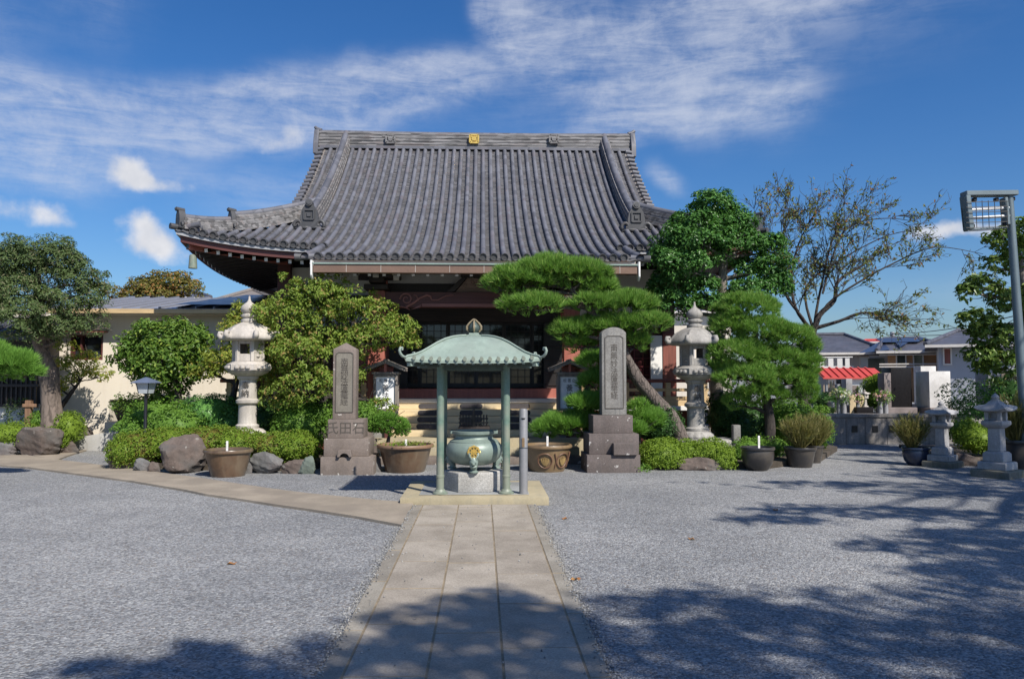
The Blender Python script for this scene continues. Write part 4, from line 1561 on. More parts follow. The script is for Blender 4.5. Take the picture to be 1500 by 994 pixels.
# dark doorway: glazed lattice doors
DX0, DX1 = cols[1] + 0.15, cols[2] - 0.15
m = MB()
m.bx(DX0, DX1, WY + 0.0, WY + 0.14, 2.98, 4.4)
m.build('door_lintel', M['dark_wood'], temple)
nd = 6
for k in range(nd):
    a, b = DX0 + (DX1 - DX0) * k / nd, DX0 + (DX1 - DX0) * (k + 1) / nd
    yy = WY + (0.06 if k % 2 else 0.11)
    m = MB()
    m.bx(a + 0.03, b - 0.03, yy + 0.02, yy + 0.028, 1.52, 2.94)
    d = m.build('door', M['glass'], temple)
    m = MB()
    for xx in (a + 0.025, b - 0.025):
        m.bx(xx - 0.025, xx + 0.025, yy, yy + 0.045, 1.42, 2.975)
    for (z0, z1) in ((1.42, 1.52), (1.95, 2.0), (2.92, 2.975)):
        m.bx(a + 0.051, b - 0.051, yy + 0.002, yy + 0.043, z0, z1)
    for i in range(1, 4):
        xx = a + (b - a) * i / 4
        m.bx(xx - 0.009, xx + 0.009, yy + 0.01, yy + 0.036, 1.52, 2.92)
    for i in range(1, 9):
        zz = 1.52 + 1.4 * i / 9
        m.bx(a + 0.052, b - 0.052, yy + 0.012, yy + 0.034, zz - 0.008, zz + 0.008)
    m.build('door_lattice', M['black_wood'], d, smooth=0)
# folded black side doors
for x in (DX0 - 0.02, DX1 - 0.42):
    m = MB()
    m.bx(x, x + 0.44, WY - 0.28, WY - 0.22, 1.40, 2.95)
    for i in range(5):
        m.bx(x + 0.03, x + 0.41, WY - 0.30, WY - 0.281, 1.46 + i * 0.30, 1.50 + i * 0.30)
    m.build('folding_door', M['black_wood'], temple, bevel=0.004, seg=1)

# porch floor: red riser, pale edge, pale plank steps with grey pads
SX0, SX1 = XC - 2.30, XC + 2.35
m = MB()
m.bx(SX0 + 0.3, SX1 - 0.3, 17.95, WY + 0.1, 1.10, 1.40)
m.build('red_threshold', M['red_post'], temple, bevel=0.01, seg=1)
m = MB()
m.bx(SX0, SX1, 17.28, 18.2, 1.095, 1.185)
m.build('porch_edge', M['off_white'], temple, bevel=0.008, seg=1)
padx = [at(px, 600, 17.0).x for px in (566, 628.5, 690, 760.5)]
NS = 5
stair = None
for k in range(NS):
    zt = 1.09 - 0.135 * k
    yf = 17.30 - 0.19 * k
    m = MB()
    m.bx(SX0 + 0.02, SX1 - 0.02, yf, 17.8, zt - 0.133, zt)
    st = m.build('stair_tread', M['pale_wood'], temple, bevel=0.006, seg=1)
    if k < 4:
        for x in padx:
            w, h = 0.25, 0.057
            m = MB()
            poly = [(x - w + h + h * math.cos(a), zt - 0.068 + h * math.sin(a)) for a in [math.pi / 2 + math.pi * i / 8 for i in range(9)]]
            poly += [(x + w - h + h * math.cos(a), zt - 0.068 + h * math.sin(a)) for a in [-math.pi / 2 + math.pi * i / 8 for i in range(9)]]
            m.prism(poly, yf - 0.012, yf + 0.004)
            m.build('tread_pad', M['pill'], st, bevel=0.003, seg=1)
# stone platform and steps
m = MB()
m.bx(XC - 2.9, XC + 2.75, 15.75, 17.65, 0.0, 0.42)
m.build('stone_platform', M['plinth'], temple, bevel=0.015)
for k, (y0, z) in enumerate(((15.35, 0.28), (14.95, 0.14))):
    m = MB()
    m.bx(XC - 2.25, XC + 2.1, y0, 15.745 - 0.4 * k - 0.003 * (k + 1), 0.0, z)
    m.build('stone_step', M['plinth'] if k == 0 else M['stele_brown'], temple, bevel=0.012)

# verandas left and right with railings
for (x0, x1) in ((XL - 0.9, SX0 - 0.02), (SX1 + 0.02, XR + 0.55)):
    m = MB()
    m.bx(x0, x1, 17.42, WY + 0.2, FZ - 0.02, FZ + 0.12)
    ver = m.build('veranda', M['tan_wood'], temple, bevel=0.008, seg=1)
    m = MB()
    m.bx(x0 - 0.02, x1 + 0.02, 17.36, 17.415, FZ - 0.10, FZ - 0.0)
    m.build('veranda_edge', M['white_paint'], ver, bevel=0.004, seg=1)
    m = MB()
    m.bx(x0 + 0.3, x1 - 0.05, 17.9, 18.0, 0.0, FZ - 0.03)
    m.build('foundation_wall', M['red_wall'], temple)
    # railing
    rail_posts = [x0 + 0.1, x0 + (x1 - x0) * 0.36, x0 + (x1 - x0) * 0.68, x1 - 0.1]
    m = MB()
    for x in rail_posts:
        m.bx(x - 0.055, x + 0.055, 17.46, 17.57, FZ + 0.122, FZ + 0.52)
    m.bx(x0 + 0.02, x1 - 0.02, 17.47, 17.56, FZ + 0.13, FZ + 0.21)
    m.bx(x0 + 0.02, x1 - 0.02, 17.475, 17.555, FZ + 0.32, FZ + 0.39)
    rl = m.build('railing', M['tan_wood'], temple, bevel=0.006, seg=1)
    m = MB()
    m.tube([(x0 - 0.1, 17.515, FZ + 0.56), (x1 + 0.1, 17.515, FZ + 0.56)], 0.042, 10)
    m.build('handrail', M['red_wall'], rl)

# wind bell at the left eave corner
q = Vector((XC - HD + 0.30, YF + 0.30, RZ(0, HD) - 0.42))
bell = thing('wind_bell', 'small green bronze wind bell under the left eave corner', 'bell', (q.x, q.y, q.z - 0.38))
m = MB()
m.lathe([(0.055, 0.30), (0.075, 0.28), (0.082, 0.15), (0.092, 0.0), (0.080, 0.0), (0.07, 0.15), (0.06, 0.26)], (q.x, q.y, q.z - 0.38), 18, wave=None)
m.build('bell_body', M['patina_post'], bell)
m = MB()
m.tube([(q.x, q.y, q.z - 0.09), (q.x, q.y, q.z + 0.06)], 0.010, 6)
m.build('hanger', M['black_iron'], bell)

# ================================================================== INCENSE SHELTER AND BURNER
BX, BY = -0.115, 10.88
m = MB()
m.bx(-1.04, 0.855, 10.11, 11.80, 0.0, 0.10, 0)
m.bx(-0.82, 0.62, 10.33, 11.58, 0.1035, 0.1075, 1)
tag(m.build('burner_plinth', [M['plinth'], M['plinth_in']], bevel=0.012, seg=2), 'low square stone plinth carrying the incense shelter', 'plinth')

sh = thing('incense_shelter', 'green copper roofed shelter on four posts over the burner', 'shelter', (BX, BY, 0.10))
for sx in (-1, 1):
    for sy in (-1, 1):
        x, y = BX + sx * 0.435, BY + sy * 0.455
        m = MB()
        m.lathe([(0.051, 0.13), (0.051, 0.32), (0.056, 0.325), (0.056, 0.35), (0.049, 0.355), (0.049, 1.80)], (x, y, 0), 18)
        po = m.build('post', M['patina_post'], sh)
        m = MB()
        m.lathe([(0.10, 0.1085), (0.10, 0.125), (0.075, 0.14), (0.062, 0.17), (0.0565, 0.17)], (x, y, 0), 18)
        m.build('post_foot', M['patina_post'], po)
prf = [(0.86, 1.845), (0.84, 1.868), (0.76, 1.898), (0.67, 1.948), (0.58, 2.012), (0.48, 2.082), (0.38, 2.137), (0.28, 2.172), (0.19, 2.19), (0.11, 2.198)]
m = MB()
N = 16
ring = []
for (r, z) in prf:
    row = []
    e = max(0, (r - 0.5) / 0.36)
    for side in range(4):
        a = side * math.pi / 2
        for k in range(N):
            t = -1 + 2 * k / N
            p = Vector((r * t, -r, z + 0.03 * e ** 2 * abs(t) ** 4))
            row.append(Matrix.Rotation(a, 3, 'Z') @ p + Vector((BX, BY, 0)))
    ring.append(row)
n4 = 4 * N
vs = [p for row in ring for p in row]
fs = []
for i in range(len(prf) - 1):
    for k in range(n4):
        k2 = (k + 1) % n4
        fs.append((i * n4 + k, i * n4 + k2, (i + 1) * n4 + k2, (i + 1) * n4 + k))
under = [(p[0], p[1], p[2] - 0.035) for p in ring[0]]
b = len(vs)
vs += under
fs += [(k, b + k, b + (k + 1) % n4, (k + 1) % n4) for k in range(n4)]
vs.append((BX, BY, 1.90))
fs += [(b + k, b + n4, b + (k + 1) % n4) for k in range(n4)]
m.add(vs, fs)
m.lathe([(0.125, 2.185), (0.125, 2.215), (0.085, 2.225), (0.085, 2.245), (0.05, 2.252)], (BX, BY, 0), 4, rz=R(45), sx=1.15, sy=1.15)
shr = m.build('roof', M['patina'], sh, smooth=40)
# hip mouldings with curled ends
for sx in (-1, 1):
    for sy in (-1, 1):
        m = MB()
        pts = [Vector((BX + sx * r * 1.0, BY + sy * r * 1.0, z + 0.012 + 0.03 * max(0, (r - .5) / .36) ** 2)) for r, z in prf[::-1]]
        e = pts[-1]
        dv = Vector((sx, sy, 0)).normalized()
        for (du, dz) in ((0.05, 0.012), (0.085, 0.045), (0.10, 0.085), (0.085, 0.118), (0.055, 0.118), (0.05, 0.095), (0.068, 0.088)):
            pts.append(e + dv * du + Vector((0, 0, dz)))
        m.tube(pts, [0.014] * 10 + [0.019, 0.019, 0.018, 0.017, 0.016, 0.014, 0.010], 8)
        m.build('hip_moulding', M['patina'], shr, smooth=60)
# round knobs and little rafter ends along the eaves
m = MB()
m2 = MB()
for side in range(4):
    rot = Matrix.Rotation(side * math.pi / 2, 3, 'Z')
    for k in range(15):
        t = -0.75 + 1.5 * k / 14
        z = 1.862 + 0.03 * abs(t / .86) ** 4
        c = rot @ Vector((t, -0.862, 0)) + Vector((BX, BY, z))
        d = rot @ Vector((0, -1, 0))
        m = MB()
        m.tube([c - d * 0.10 + Vector((0, 0, .02)), c + d * 0.012], [0.02, 0.022], 10)
        m.tube([c + d * 0.0125, c + d * 0.020], [0.026, 0.026], 12)
        m.build('eave_knob', M['patina_post'], shr)
        c2 = c + Vector((0, 0, -0.052)) - d * 0.02
        m2.bar(c2, c2 - d * 0.5 + Vector((0, 0, 0.03)), 0.035, 0.03, 0)
        m2.bar(c2 + d * 0.004, c2 - d * 0.001, 0.037, 0.032, 1)
m2.build('rafter_frame', [M['patina_dark'], M['patina']], shr, smooth=0)
# beams tying the posts, corner brackets
for (a, b_) in (((-1, -1), (1, -1)), ((1, -1), (1, 1)), ((1, 1), (-1, 1)), ((-1, 1), (-1, -1))):
    m = MB()
    A = Vector((BX + a[0] * 0.435, BY + a[1] * 0.455, 1.765))
    B = Vector((BX + b_[0] * 0.435, BY + b_[1] * 0.455, 1.765))
    m.bar(A, B, 0.06, 0.085)
    m.build('tie_beam', M['patina_dark'], sh, bevel=0.004, seg=1)
for sx in (-1, 1):
    for sy in (-1, 1):
        m = MB()
        e = Vector((BX + sx * 0.80, BY + sy * 0.80, 1.80))
        m.bar(Vector((BX + sx * 0.42, BY + sy * 0.44, 1.80)), e, 0.05, 0.06)
        m.box(e, (0.07, 0.07, 0.06), rz=R(45), mi=1)
        m.build('corner_bracket', [M['patina_dark'], M['patina']], sh, bevel=0.006, seg=1)
# flaming jewel
m = MB()
m.lathe([(0.03, 2.248), (0.055, 2.262), (0.075, 2.29), (0.080, 2.32), (0.066, 2.355), (0.035, 2.39), (0.006, 2.425)], (BX, BY, 0), 20, mi=0)
for k in range(4):
    a = R(45) + k * math.pi / 2 if False else k * math.pi / 2
    pts = []
    for (r, z) in ((0.07, 2.262), (0.098, 2.30), (0.098, 2.34), (0.070, 2.38), (0.025, 2.425), (0.004, 2.445)):
        pts.append((BX + r * math.cos(a), BY + r * math.sin(a), z))
    m.tube(pts, [0.010, 0.016, 0.016, 0.013, 0.010, 0.004], 6, mi=1)
m.build('flame_jewel', [M['patina_dark'], surf('old_gilding', (0.30, 0.24, 0.15), 0.3, 30, 0.55, 0.4, 0.1)], sh, smooth=50)

# hexagonal pedestal
m = MB()
m.lathe([(0.43, 0.108), (0.43, 0.355), (0.415, 0.368)], (BX + 0.015, BY, 0), 6, rz=0.0, sy=0.95)
tag(m.build('stone_pedestal', M['granite'], bevel=0.01), 'hexagonal speckled granite pedestal under the bronze burner', 'pedestal')

bu = thing('incense_burner', 'round green bronze incense burner with a gold wheel crest', 'incense burner', (BX + 0.005, BY, 0.368))
bx, by = BX + 0.005, BY
m = MB()
m.lathe([(0.10, 0.44), (0.20, 0.445), (0.29, 0.475), (0.355, 0.535), (0.385, 0.61), (0.388, 0.66), (0.372, 0.71), (0.345, 0.745), (0.335, 0.752), (0.335, 0.765), (0.300, 0.785), (0.270, 0.795), (0.262, 0.815), (0.262, 0.845), (0.29, 0.858), (0.302, 0.865), (0.305, 0.90), (0.298, 0.905), (0.275, 0.905), (0.265, 0.86), (0.255, 0.80)], (bx, by, 0), 48, cap=False)
m.lathe([(0.0, 0.83), (0.262, 0.83)], (bx, by, 0), 48, mi=1, cap=False)
bowl = m.build('bowl', [M['patina_bowl'], surf('incense_ash', (0.32, 0.30, 0.28), 0.2, 20, 0.95)], bu, smooth=50)
# two upright side lugs on the rim
for sx in (-1, 1):
    m = MB()
    m.box((bx + sx * 0.30, by, 0.885), (0.05, 0.16, 0.05))
    m.build('handle', M['patina_bowl'], bowl, bevel=0.008, seg=1)
# legs: lion-mask legs, one facing the path
for k in range(3):
    a = -math.pi / 2 + k * 2 * math.pi / 3
    d = Vector((math.cos(a), math.sin(a), 0))
    s_ = Vector((-d.y, d.x, 0))
    m = MB()
    c = Vector((bx, by, 0))
    m.tube([c + d * 0.36 + Vector((0, 0, 0.60)), c + d * 0.385 + Vector((0, 0, 0.52)), c + d * 0.36 + Vector((0, 0, 0.445)), c + d * 0.335 + Vector((0, 0, 0.40)), c + d * 0.35 + Vector((0, 0, 0.372))], [0.02, 0.062, 0.052, 0.036, 0.05], 10)
    m.lathe([(0.06, 0.369), (0.062, 0.385), (0.04, 0.40)], c + d * 0.355, 12)
    for sg in (-1, 1):
        m.tube([c + d * 0.43 + s_ * sg * 0.02 + Vector((0, 0, 0.50)), c + d * 0.44 + s_ * sg * 0.028 + Vector((0, 0, 0.515))], [0.014, 0.010], 7)
        for q in range(3):
            z0 = 0.53 + q * 0.02
            m.tube([c + d * 0.41 + s_ * sg * (0.02 + q * 0.014) + Vector((0, 0, z0)), c + d * 0.40 + s_ * sg * (0.045 + q * 0.01) + Vector((0, 0, z0 + 0.05)), c + d * 0.385 + s_ * sg * (0.035 + q * 0.012) + Vector((0, 0, z0 + 0.085))], [0.014, 0.012, 0.005], 6)
    m.tube([c + d * 0.435 + Vector((0, 0, 0.505)), c + d * 0.455 + Vector((0, 0, 0.475))], [0.012, 0.02], 7)
    m.tube([c + d * 0.415 + s_ * -0.035 + Vector((0, 0, 0.455)), c + d * 0.435 + Vector((0, 0, 0.445)), c + d * 0.415 + s_ * 0.035 + Vector((0, 0, 0.455))], 0.012, 6)
    m.build('leg', M['patina_bowl'], bu, smooth=60)
# gold dharma wheel crest
m = MB()
cc = Vector((bx, by - 0.392, 0.645))
def disc_ring(r, tr, n=28):
    pts = [cc + Vector((r * math.cos(2 * math.pi * k / n), 0, r * math.sin(2 * math.pi * k / n))) for k in range(n)]
    for k in range(n):
        m.bar(pts[k], pts[(k + 1) % n], tr, 0.022, up=(0, 1, 0))
disc_ring(0.072, 0.022)
disc_ring(0.032, 0.016, 16)
for k in range(8):
    a = k * math.pi / 4
    d = Vector((math.cos(a), 0, math.sin(a)))
    m.bar(cc + d * 0.01, cc + d * 0.066, 0.014, 0.02, up=(0, 1, 0))
    m.tube([cc + d * 0.078, cc + d * 0.089], [0.011, 0.008], 8)
m.tube([cc + Vector((0, 0.01, 0)), cc + Vector((0, -0.016, 0))], 0.020, 12)
m.build('wheel_crest', M['gold'], bu, smooth=40)

# grey pipe stand beside the shelter
x, y = 0.545, 10.40
m = MB()
m.lathe([(0.056, 0.108), (0.056, 1.20), (0.050, 1.215), (0.02, 1.222)], (x, y, 0), 24)
ps = m.build('pipe_stand', M['steel'])
tag(ps, 'plain grey metal pipe stand right of the incense burner', 'pipe stand')
m = MB()
m.prism([(x - 0.028, 1.10), (x + 0.024, 1.10), (x + 0.012, 1.078), (x - 0.016, 1.078)], y - 0.0585, y - 0.045)
m.build('slot', M['black_paint'], ps)
m = MB()
m.bx(x - 0.022, x + 0.012, y - 0.0595, y - 0.054, 0.72, 0.84)
m.build('paper_sticker', M['pot_tan'], ps)
m = MB()
m.lathe([(0.0575, 0.70), (0.0575, 0.712)], (x, y, 0), 24, cap=False)
m.build('joint_ring', M['steel_dark'], ps)

# dark slatted offertory rack on the platform
o = thing('offering_rack', 'small black slatted offering rack on the stone steps', 'offering rack', (0, 16.1, 0.42))
p0, p1 = at(674, 625, 16.0), at(713, 607, 16.0)
m = MB()
m.bx(p0.x - 0.03, p1.x + 0.06, 15.95, 16.45, 0.42, p0.z + 0.01)
m.build('base_box', M['dark_wood'], o, bevel=0.008, seg=1)
for i in range(10):
    xx = p0.x + (p1.x - p0.x) * i / 9
    m = MB()
    m.bx(xx - 0.013, xx + 0.013, 15.98, 16.006, p0.z + 0.012, p1.z)
    m.build('slat', M['black_iron'], o)
m = MB()
m.bx(p0.x - 0.03, p1.x + 0.03, 15.972, 16.014, p0.z + 0.07, p0.z + 0.10)
m.bx(p0.x - 0.03, p1.x + 0.03, 15.972, 16.014, p1.z - 0.09, p1.z - 0.065)
m.bx(p0.x + 0.255, p0.x + 0.30, 15.96, 15.9715, p0.z + 0.012, p1.z + 0.16)
m.build('cross_rail', M['black_iron'], o)

# ================================================================== CREAM BUILDING (left)
CW = 19.0
a0, a1 = at(-60, 560, CW).x, at(352, 560, CW).x
cb = thing('cream_building', 'cream rendered side building with a low grey sheet roof', 'building', ((a0 + a1) / 2, CW, 0))
ez = at(240, 456, 18.5).z
ox0, ox1, oz1 = at(160, 600, CW).x, at(232, 600, CW).x, at(200, 585, CW).z
wx0, wx1, wz0, wz1 = at(103, 500, CW).x, at(151, 500, CW).x, at(120, 527, CW).z, at(120, 490, CW).z
m = MB()
T = 0.22
def wallbox(x0, x1, z0, z1):
    m.bx(x0, x1, CW, CW + T, z0, z1)
wallbox(a0, wx0, 0, ez)
wallbox(wx0, wx1, 0, wz0)
wallbox(wx0, wx1, wz1, ez)
wallbox(wx1, ox0, 0, ez)
wallbox(ox0, ox1, oz1, ez)
wallbox(ox1, a1, 0, ez)
m.bx(ox0 - 0.02, ox1 + 0.02, CW + 1.8, CW + 1.9, 0, oz1 + .1)
m.bx(ox0 - 0.2, ox0 - 0.003, CW + T + 0.003, CW + 1.8, 0, oz1 + .1)
m.bx(ox1 + 0.003, ox1 + 0.2, CW + T + 0.003, CW + 1.8, 0, oz1 + .1)
m.bx(ox0 - .2, ox1 + .2, CW + T + 0.003, CW + 1.9, oz1 + .103, oz1 + .2)
m.bx(a0, a1, CW + 6.5, CW + 6.7, 0, ez)
m.bx(a1 - 0.2, a1 - 0.003, CW + T + 0.003, CW + 6.49, 0, ez)
m.build('wall', M['cream'], cb, smooth=0)
m = MB()
m.bx(ox0 - 0.05, ox1 + .05, CW + 1.74, CW + 1.79, 0, oz1 + .05)  # black sheet before the back wall stands in for shade in the recess
m.build('recess_shade', M['black_wood'], cb)
# window with a hood
m = MB()
m.bx(wx0, wx1, CW + 0.15, CW + 0.16, wz0, wz1)
wn = m.build('window', M['glass'], cb)
m = MB()
for (x0, x1, z0, z1) in ((wx0, wx1, wz1 - .05, wz1), (wx0, wx1, wz0, wz0 + .05), (wx0, wx0 + .05, wz0 + .051, wz1 - .051), (wx1 - .05, wx1, wz0 + .051, wz1 - .051), ((wx0 + wx1) / 2 - .16, (wx0 + wx1) / 2 - .12, wz0 + .051, wz1 - .051)):
    m.bx(x0, x1, CW + 0.02, CW + 0.149, z0, z1)
m.build('window_frame', M['red_wood'], wn)
m = MB()
m.bx(wx0 - .12, wx1 + .12, CW - 0.22, CW - 0.002, wz1 + 0.05, wz1 + 0.09)
m.build('window_hood', M['red_wall'], wn)
# roof: sheet metal on the left, dark panels on the right
rx0, rx1 = at(70, 455, 18.5).x, at(352, 455, 18.5).x
ry0, ry1 = 18.52, 23.0
rz0, rz1 = at(240, 452, 18.5).z, at(240, 436, 23.0).z
m = MB()
m.add([(rx0, ry0, rz0), (rx1, ry0, rz0), (rx1, ry1, rz1), (rx0, ry1, rz1), (rx0, ry0, rz0 - .06), (rx1, ry0, rz0 - .06), (rx1, ry1, rz1 - .06), (rx0, ry1, rz1 - .06)],
      [(0, 1, 2, 3), (7, 6, 5, 4), (0, 4, 5, 1), (1, 5, 6, 2), (2, 6, 7, 3), (3, 7, 4, 0)])
m.add([(rx0, ry1, rz1 + .002), (rx1, ry1, rz1 + .002), (rx1, CW + 7.2, rz0), (rx0, CW + 7.2, rz0)], [(0, 1, 2, 3)])
k = rx0
while k < rx1:
    m.bar((k, ry0, rz0 + .02), (k, ry1, rz1 + .02), 0.03, 0.05)
    k += 0.42
rf = m.build('roof', M['sheet_roof'], cb, smooth=0)
m = MB()
sx0 = at(266, 445, 19).x
sl = (rz1 - rz0) / (ry1 - ry0)
for i in range(4):
    yy = ry0 + 0.08 + i * 1.08
    m.add([(sx0 + (0.12 * i), yy, rz0 + sl * (yy - ry0) + .10), (rx1 - .05, yy, rz0 + sl * (yy - ry0) + .10), (rx1 - .05, yy + 1.04, rz0 + sl * (yy + 1.04 - ry0) + .10), (sx0 + .12 * i, yy + 1.04, rz0 + sl * (yy + 1.04 - ry0) + .10)], [(0, 1, 2, 3)])
m.build('dark_panel', M['navy_roof'], rf, smooth=0)
m = MB()
m.bx(rx0, rx1, ry0 - 0.09, ry0 - 0.005, rz0 - 0.11, rz0 - 0.01)
m.build('gutter', M['tan_wood'], rf)
m = MB()
m.bx(rx0 + .02, rx1 - .02, ry0 + 0.05, CW - 0.003, rz0 - 0.13, rz0 - 0.07)
m.build('soffit', M['cream'], cb)

# concrete ramp wall at its foot
m = MB()
q0, q1, q2 = at(104, 642, 18.2), at(150, 634, 18.2), at(180, 629, 18.2)
m.prism([(q0.x, 0.0), (q2.x, 0.0), (q2.x, q2.z), (q0.x, q0.z)], 18.1, 18.28)
m.bx(q1.x, q2.x + 0.02, 18.285, 18.98, 0.0, at(160, 617, 18.6).z)
rw = m.build('ramp_wall', M['concrete'], bevel=0.012)
tag(rw, 'low pale concrete ramp wall at the foot of the cream building', 'wall')
p = at(184, 655, 18.0)
m = MB()
m.bx(p.x - .14, p.x + .12, 18.35, 18.6, 0, at(182, 620, 18.4).z)
m.bx(p.x + .14, p.x + .34, 18.45, 18.65, 0, at(190, 604, 18.4).z)
m.tube([(p.x + .0, 18.42, .72), (p.x + .04, 18.40, .98), (p.x + .22, 18.42, .98), (p.x + .30, 18.44, .84)], 0.03, 8)
tag(m.build('black_equipment', M['black_paint'], bevel=0.015), 'black boxy equipment beside the dark entrance opening', 'equipment')

# old dark building at the far left with a slatted window
b0, b1 = at(-90, 560, 18.1).x, at(56, 560, 18.1).x
ob = thing('old_wooden_house', 'dark old wooden house with slatted lattice at the left edge', 'house', ((b0 + b1) / 2, 18.2, 0))
zl0, zl1 = at(30, 592, 18.1).z, at(30, 495, 18.1).z
m = MB()
m.bx(b0, b1, 18.2, 18.95, 0, zl0)
m.build('white_wall', M['plaster'], ob)
m = MB()
m.bx(b0, b1, 18.3, 18.95, zl0 + .003, zl1 + .25)
m.build('dark_wall', M['black_wood'], ob)
m = MB()
k = b0
while k < b1:
    m.bx(k - .018, k + .018, 18.14, 18.18, zl0 - .05, zl1 - .55)
    k += 0.105
for z in (zl0 - .06, zl1 - .58, (zl0 + zl1) / 2 - .35):
    m.bx(b0, b1, 18.10, 18.139, z, z + .06)
m.build('lattice', M['dark_wood'], ob, smooth=0)
m = MB()
zz = zl1 + 0.02
m.add([(b0, 17.7, zz), (b1 + .25, 17.7, zz), (b1 + .25, 19.0, zz + .5), (b0, 19.0, zz + .5), (b0, 17.7, zz - .08), (b1 + .25, 17.7, zz - .08), (b1 + .25, 19.0, zz + .4), (b0, 19.0, zz + .4)],
      [(0, 1, 2, 3), (7, 6, 5, 4), (0, 4, 5, 1), (1, 5, 6, 2), (2, 6, 7, 3), (3, 7, 4, 0)])
k = b0
while k < b1 + .2:
    m.tube([(k, 17.69, zz + .03), (k, 19.0, zz + .53)], 0.045, 7)
    k += 0.25
m.build('roof', M['dark_tile_roof'], ob, smooth=40)

# ================================================================== TALL STONE LANTERNS
def tall_lantern(loc, mat, label, rz, slab):
    t = thing('stone_lantern', label, 'stone lantern', (0, 0, 0), 'tall stone lanterns before the hall')
    m = MB()
    if slab:
        m.lathe([(0.62, -0.42), (0.66, -0.2), (0.62, -0.02), (0.52, 0.0)], (0.08, 0.05, 0), 9, rz=0.3, sx=1.1, wave=lambda a, i: 1 + .06 * math.sin(3 * a + i))
    else:
        m.lathe([(0.5, -0.45), (0.48, 0.0)], (0, 0, 0), 12)
    m.build('foot_slab', mat, t, bevel=0.02)
    # lotus base
    n = 16
    m = MB()
    m.lathe([(0.33, 0.0), (0.345, 0.03), (0.335, 0.07), (0.28, 0.115), (0.22, 0.135)], (0, 0, 0), 96, wave=lambda a, i: 1 + (0.045 if i < 4 else 0.01) * abs(math.sin(n * a / 2)) - 0.02)
    m.build('lotus_base', mat, t, smooth=40)
    m = MB()
    m.lathe([(0.205, 0.13), (0.215, 0.15), (0.215, 0.19), (0.178, 0.215), (0.172, 0.24), (0.165, 0.575), (0.19, 0.60), (0.215, 0.615), (0.215, 0.665), (0.19, 0.68), (0.168, 0.70), (0.160, 1.04), (0.175, 1.06), (0.195, 1.075), (0.20, 1.12)], (0, 0, 0), 40)
    sh_ = m.build('shaft', mat, t, smooth=30)
    text('carved_letters', '奉\n納', (0.0, -0.172, 0.865), 0.155, M['engraved'], sh_, ext=0.004, line=0.95)
    # platform: lotus petals below, hexagonal slab with panels
    m = MB()
    m.lathe([(0.19, 1.12), (0.25, 1.135), (0.34, 1.18), (0.375, 1.215)], (0, 0, 0), 96, wave=lambda a, i: 1 + 0.035 * abs(math.sin(9 * a)) * (i > 0))
    m.lathe([(0.40, 1.217), (0.425, 1.235), (0.425, 1.34), (0.40, 1.36), (0.34, 1.385), (0.33, 1.40)], (0, 0, 0), 6, rz=R(30) + rz)
    for k in range(6):
        a = rz + k * R(60)
        d = Vector((math.cos(a), math.sin(a), 0))
        s = Vector((-d.y, d.x, 0))
        for q in (-1, 0, 1):
            c = d * 0.37 + s * q * 0.10
            m.lathe([(0.0, 0.0), (0.045, 0.012), (0.05, 0.035), (0.045, 0.06), (0.0, 0.075)], c + Vector((0, 0, 1.25)), 10)
    m.build('platform', mat, t, smooth=35)
    # fire box: six piers and panels, two open windows
    m = MB()
    R0, z0, z1 = 0.30, 1.40, 1.80
    for k in range(6):
        a = rz + R(30) + k * R(60)
        d = Vector((math.cos(a), math.sin(a), 0))
        m.box(d * (R0 - 0.022) + Vector((0, 0, (z0 + z1) / 2)), (0.05, 0.06, z1 - z0), rz=a)
        a2 = rz + k * R(60)
        d2 = Vector((math.cos(a2), math.sin(a2), 0))
        s2 = Vector((-d2.y, d2.x, 0))
        ap = R0 * math.cos(R(30)) - 0.03
        if k in (1, 4):
            m.box(d2 * ap + Vector((0, 0, z0 + 0.07)), (0.035, 0.25, 0.14), rz=a2)
            m.box(d2 * ap + Vector((0, 0, z1 - 0.035)), (0.035, 0.25, 0.07), rz=a2)
            for sg in (-1, 1):
                m.box(d2 * (ap + 0.0) + s2 * sg * 0.115 + Vector((0, 0, 1.635)), (0.034, 0.05, 0.187), rz=a2)
        else:
            m.box(d2 * ap + Vector((0, 0, 1.60)), (0.03, 0.25, 0.398), rz=a2)
            if k % 2 == 0:
                for i in range(4):
                    for j in range(5):
                        m.box(d2 * (ap + 0.018) + s2 * (-0.06 + 0.04 * i) + Vector((0, 0, 1.64 + 0.026 * j)), (0.012, 0.024, 0.014), rz=a2)
            m.box(d2 * (ap + 0.016) + Vector((0, 0, 1.575)), (0.016, 0.2, 0.016), rz=a2)
            m.lathe([(0, -0.03), (0.05, -0.01), (0.05, 0.01), (0, 0.03)], d2 * (ap + 0.0) + Vector((0, 0, 1.50)), 10)
    fb = m.build('fire_box', mat, t, bevel=0.006, seg=1)
    # roof with scrolled corners
    m = MB()
    N = 96
    prf_ = [(0.30, 1.795), (0.46, 1.80), (0.485, 1.83), (0.48, 1.875), (0.45, 1.93), (0.40, 1.99), (0.33, 2.05), (0.25, 2.10), (0.17, 2.135), (0.14, 2.15)]
    def wav(a, i):
        aa = (a - rz - R(30)) % R(60)
        hx = math.cos(R(30)) / math.cos(aa - R(30))
        k = max(0, 1 - i / 9)
        rib = 0.05 * max(0, math.cos(6 * (a - rz - R(30)))) ** 6 * (1 if 1 < i < 9 else 0.2)
        return (hx * 0.55 + 0.45) * (1 + rib) * (1.03 if i > 0 else 1)
    m.lathe(prf_, (0, 0, 0), N, wave=wav)
    ro = m.build('lantern_roof', mat, t, smooth=50)
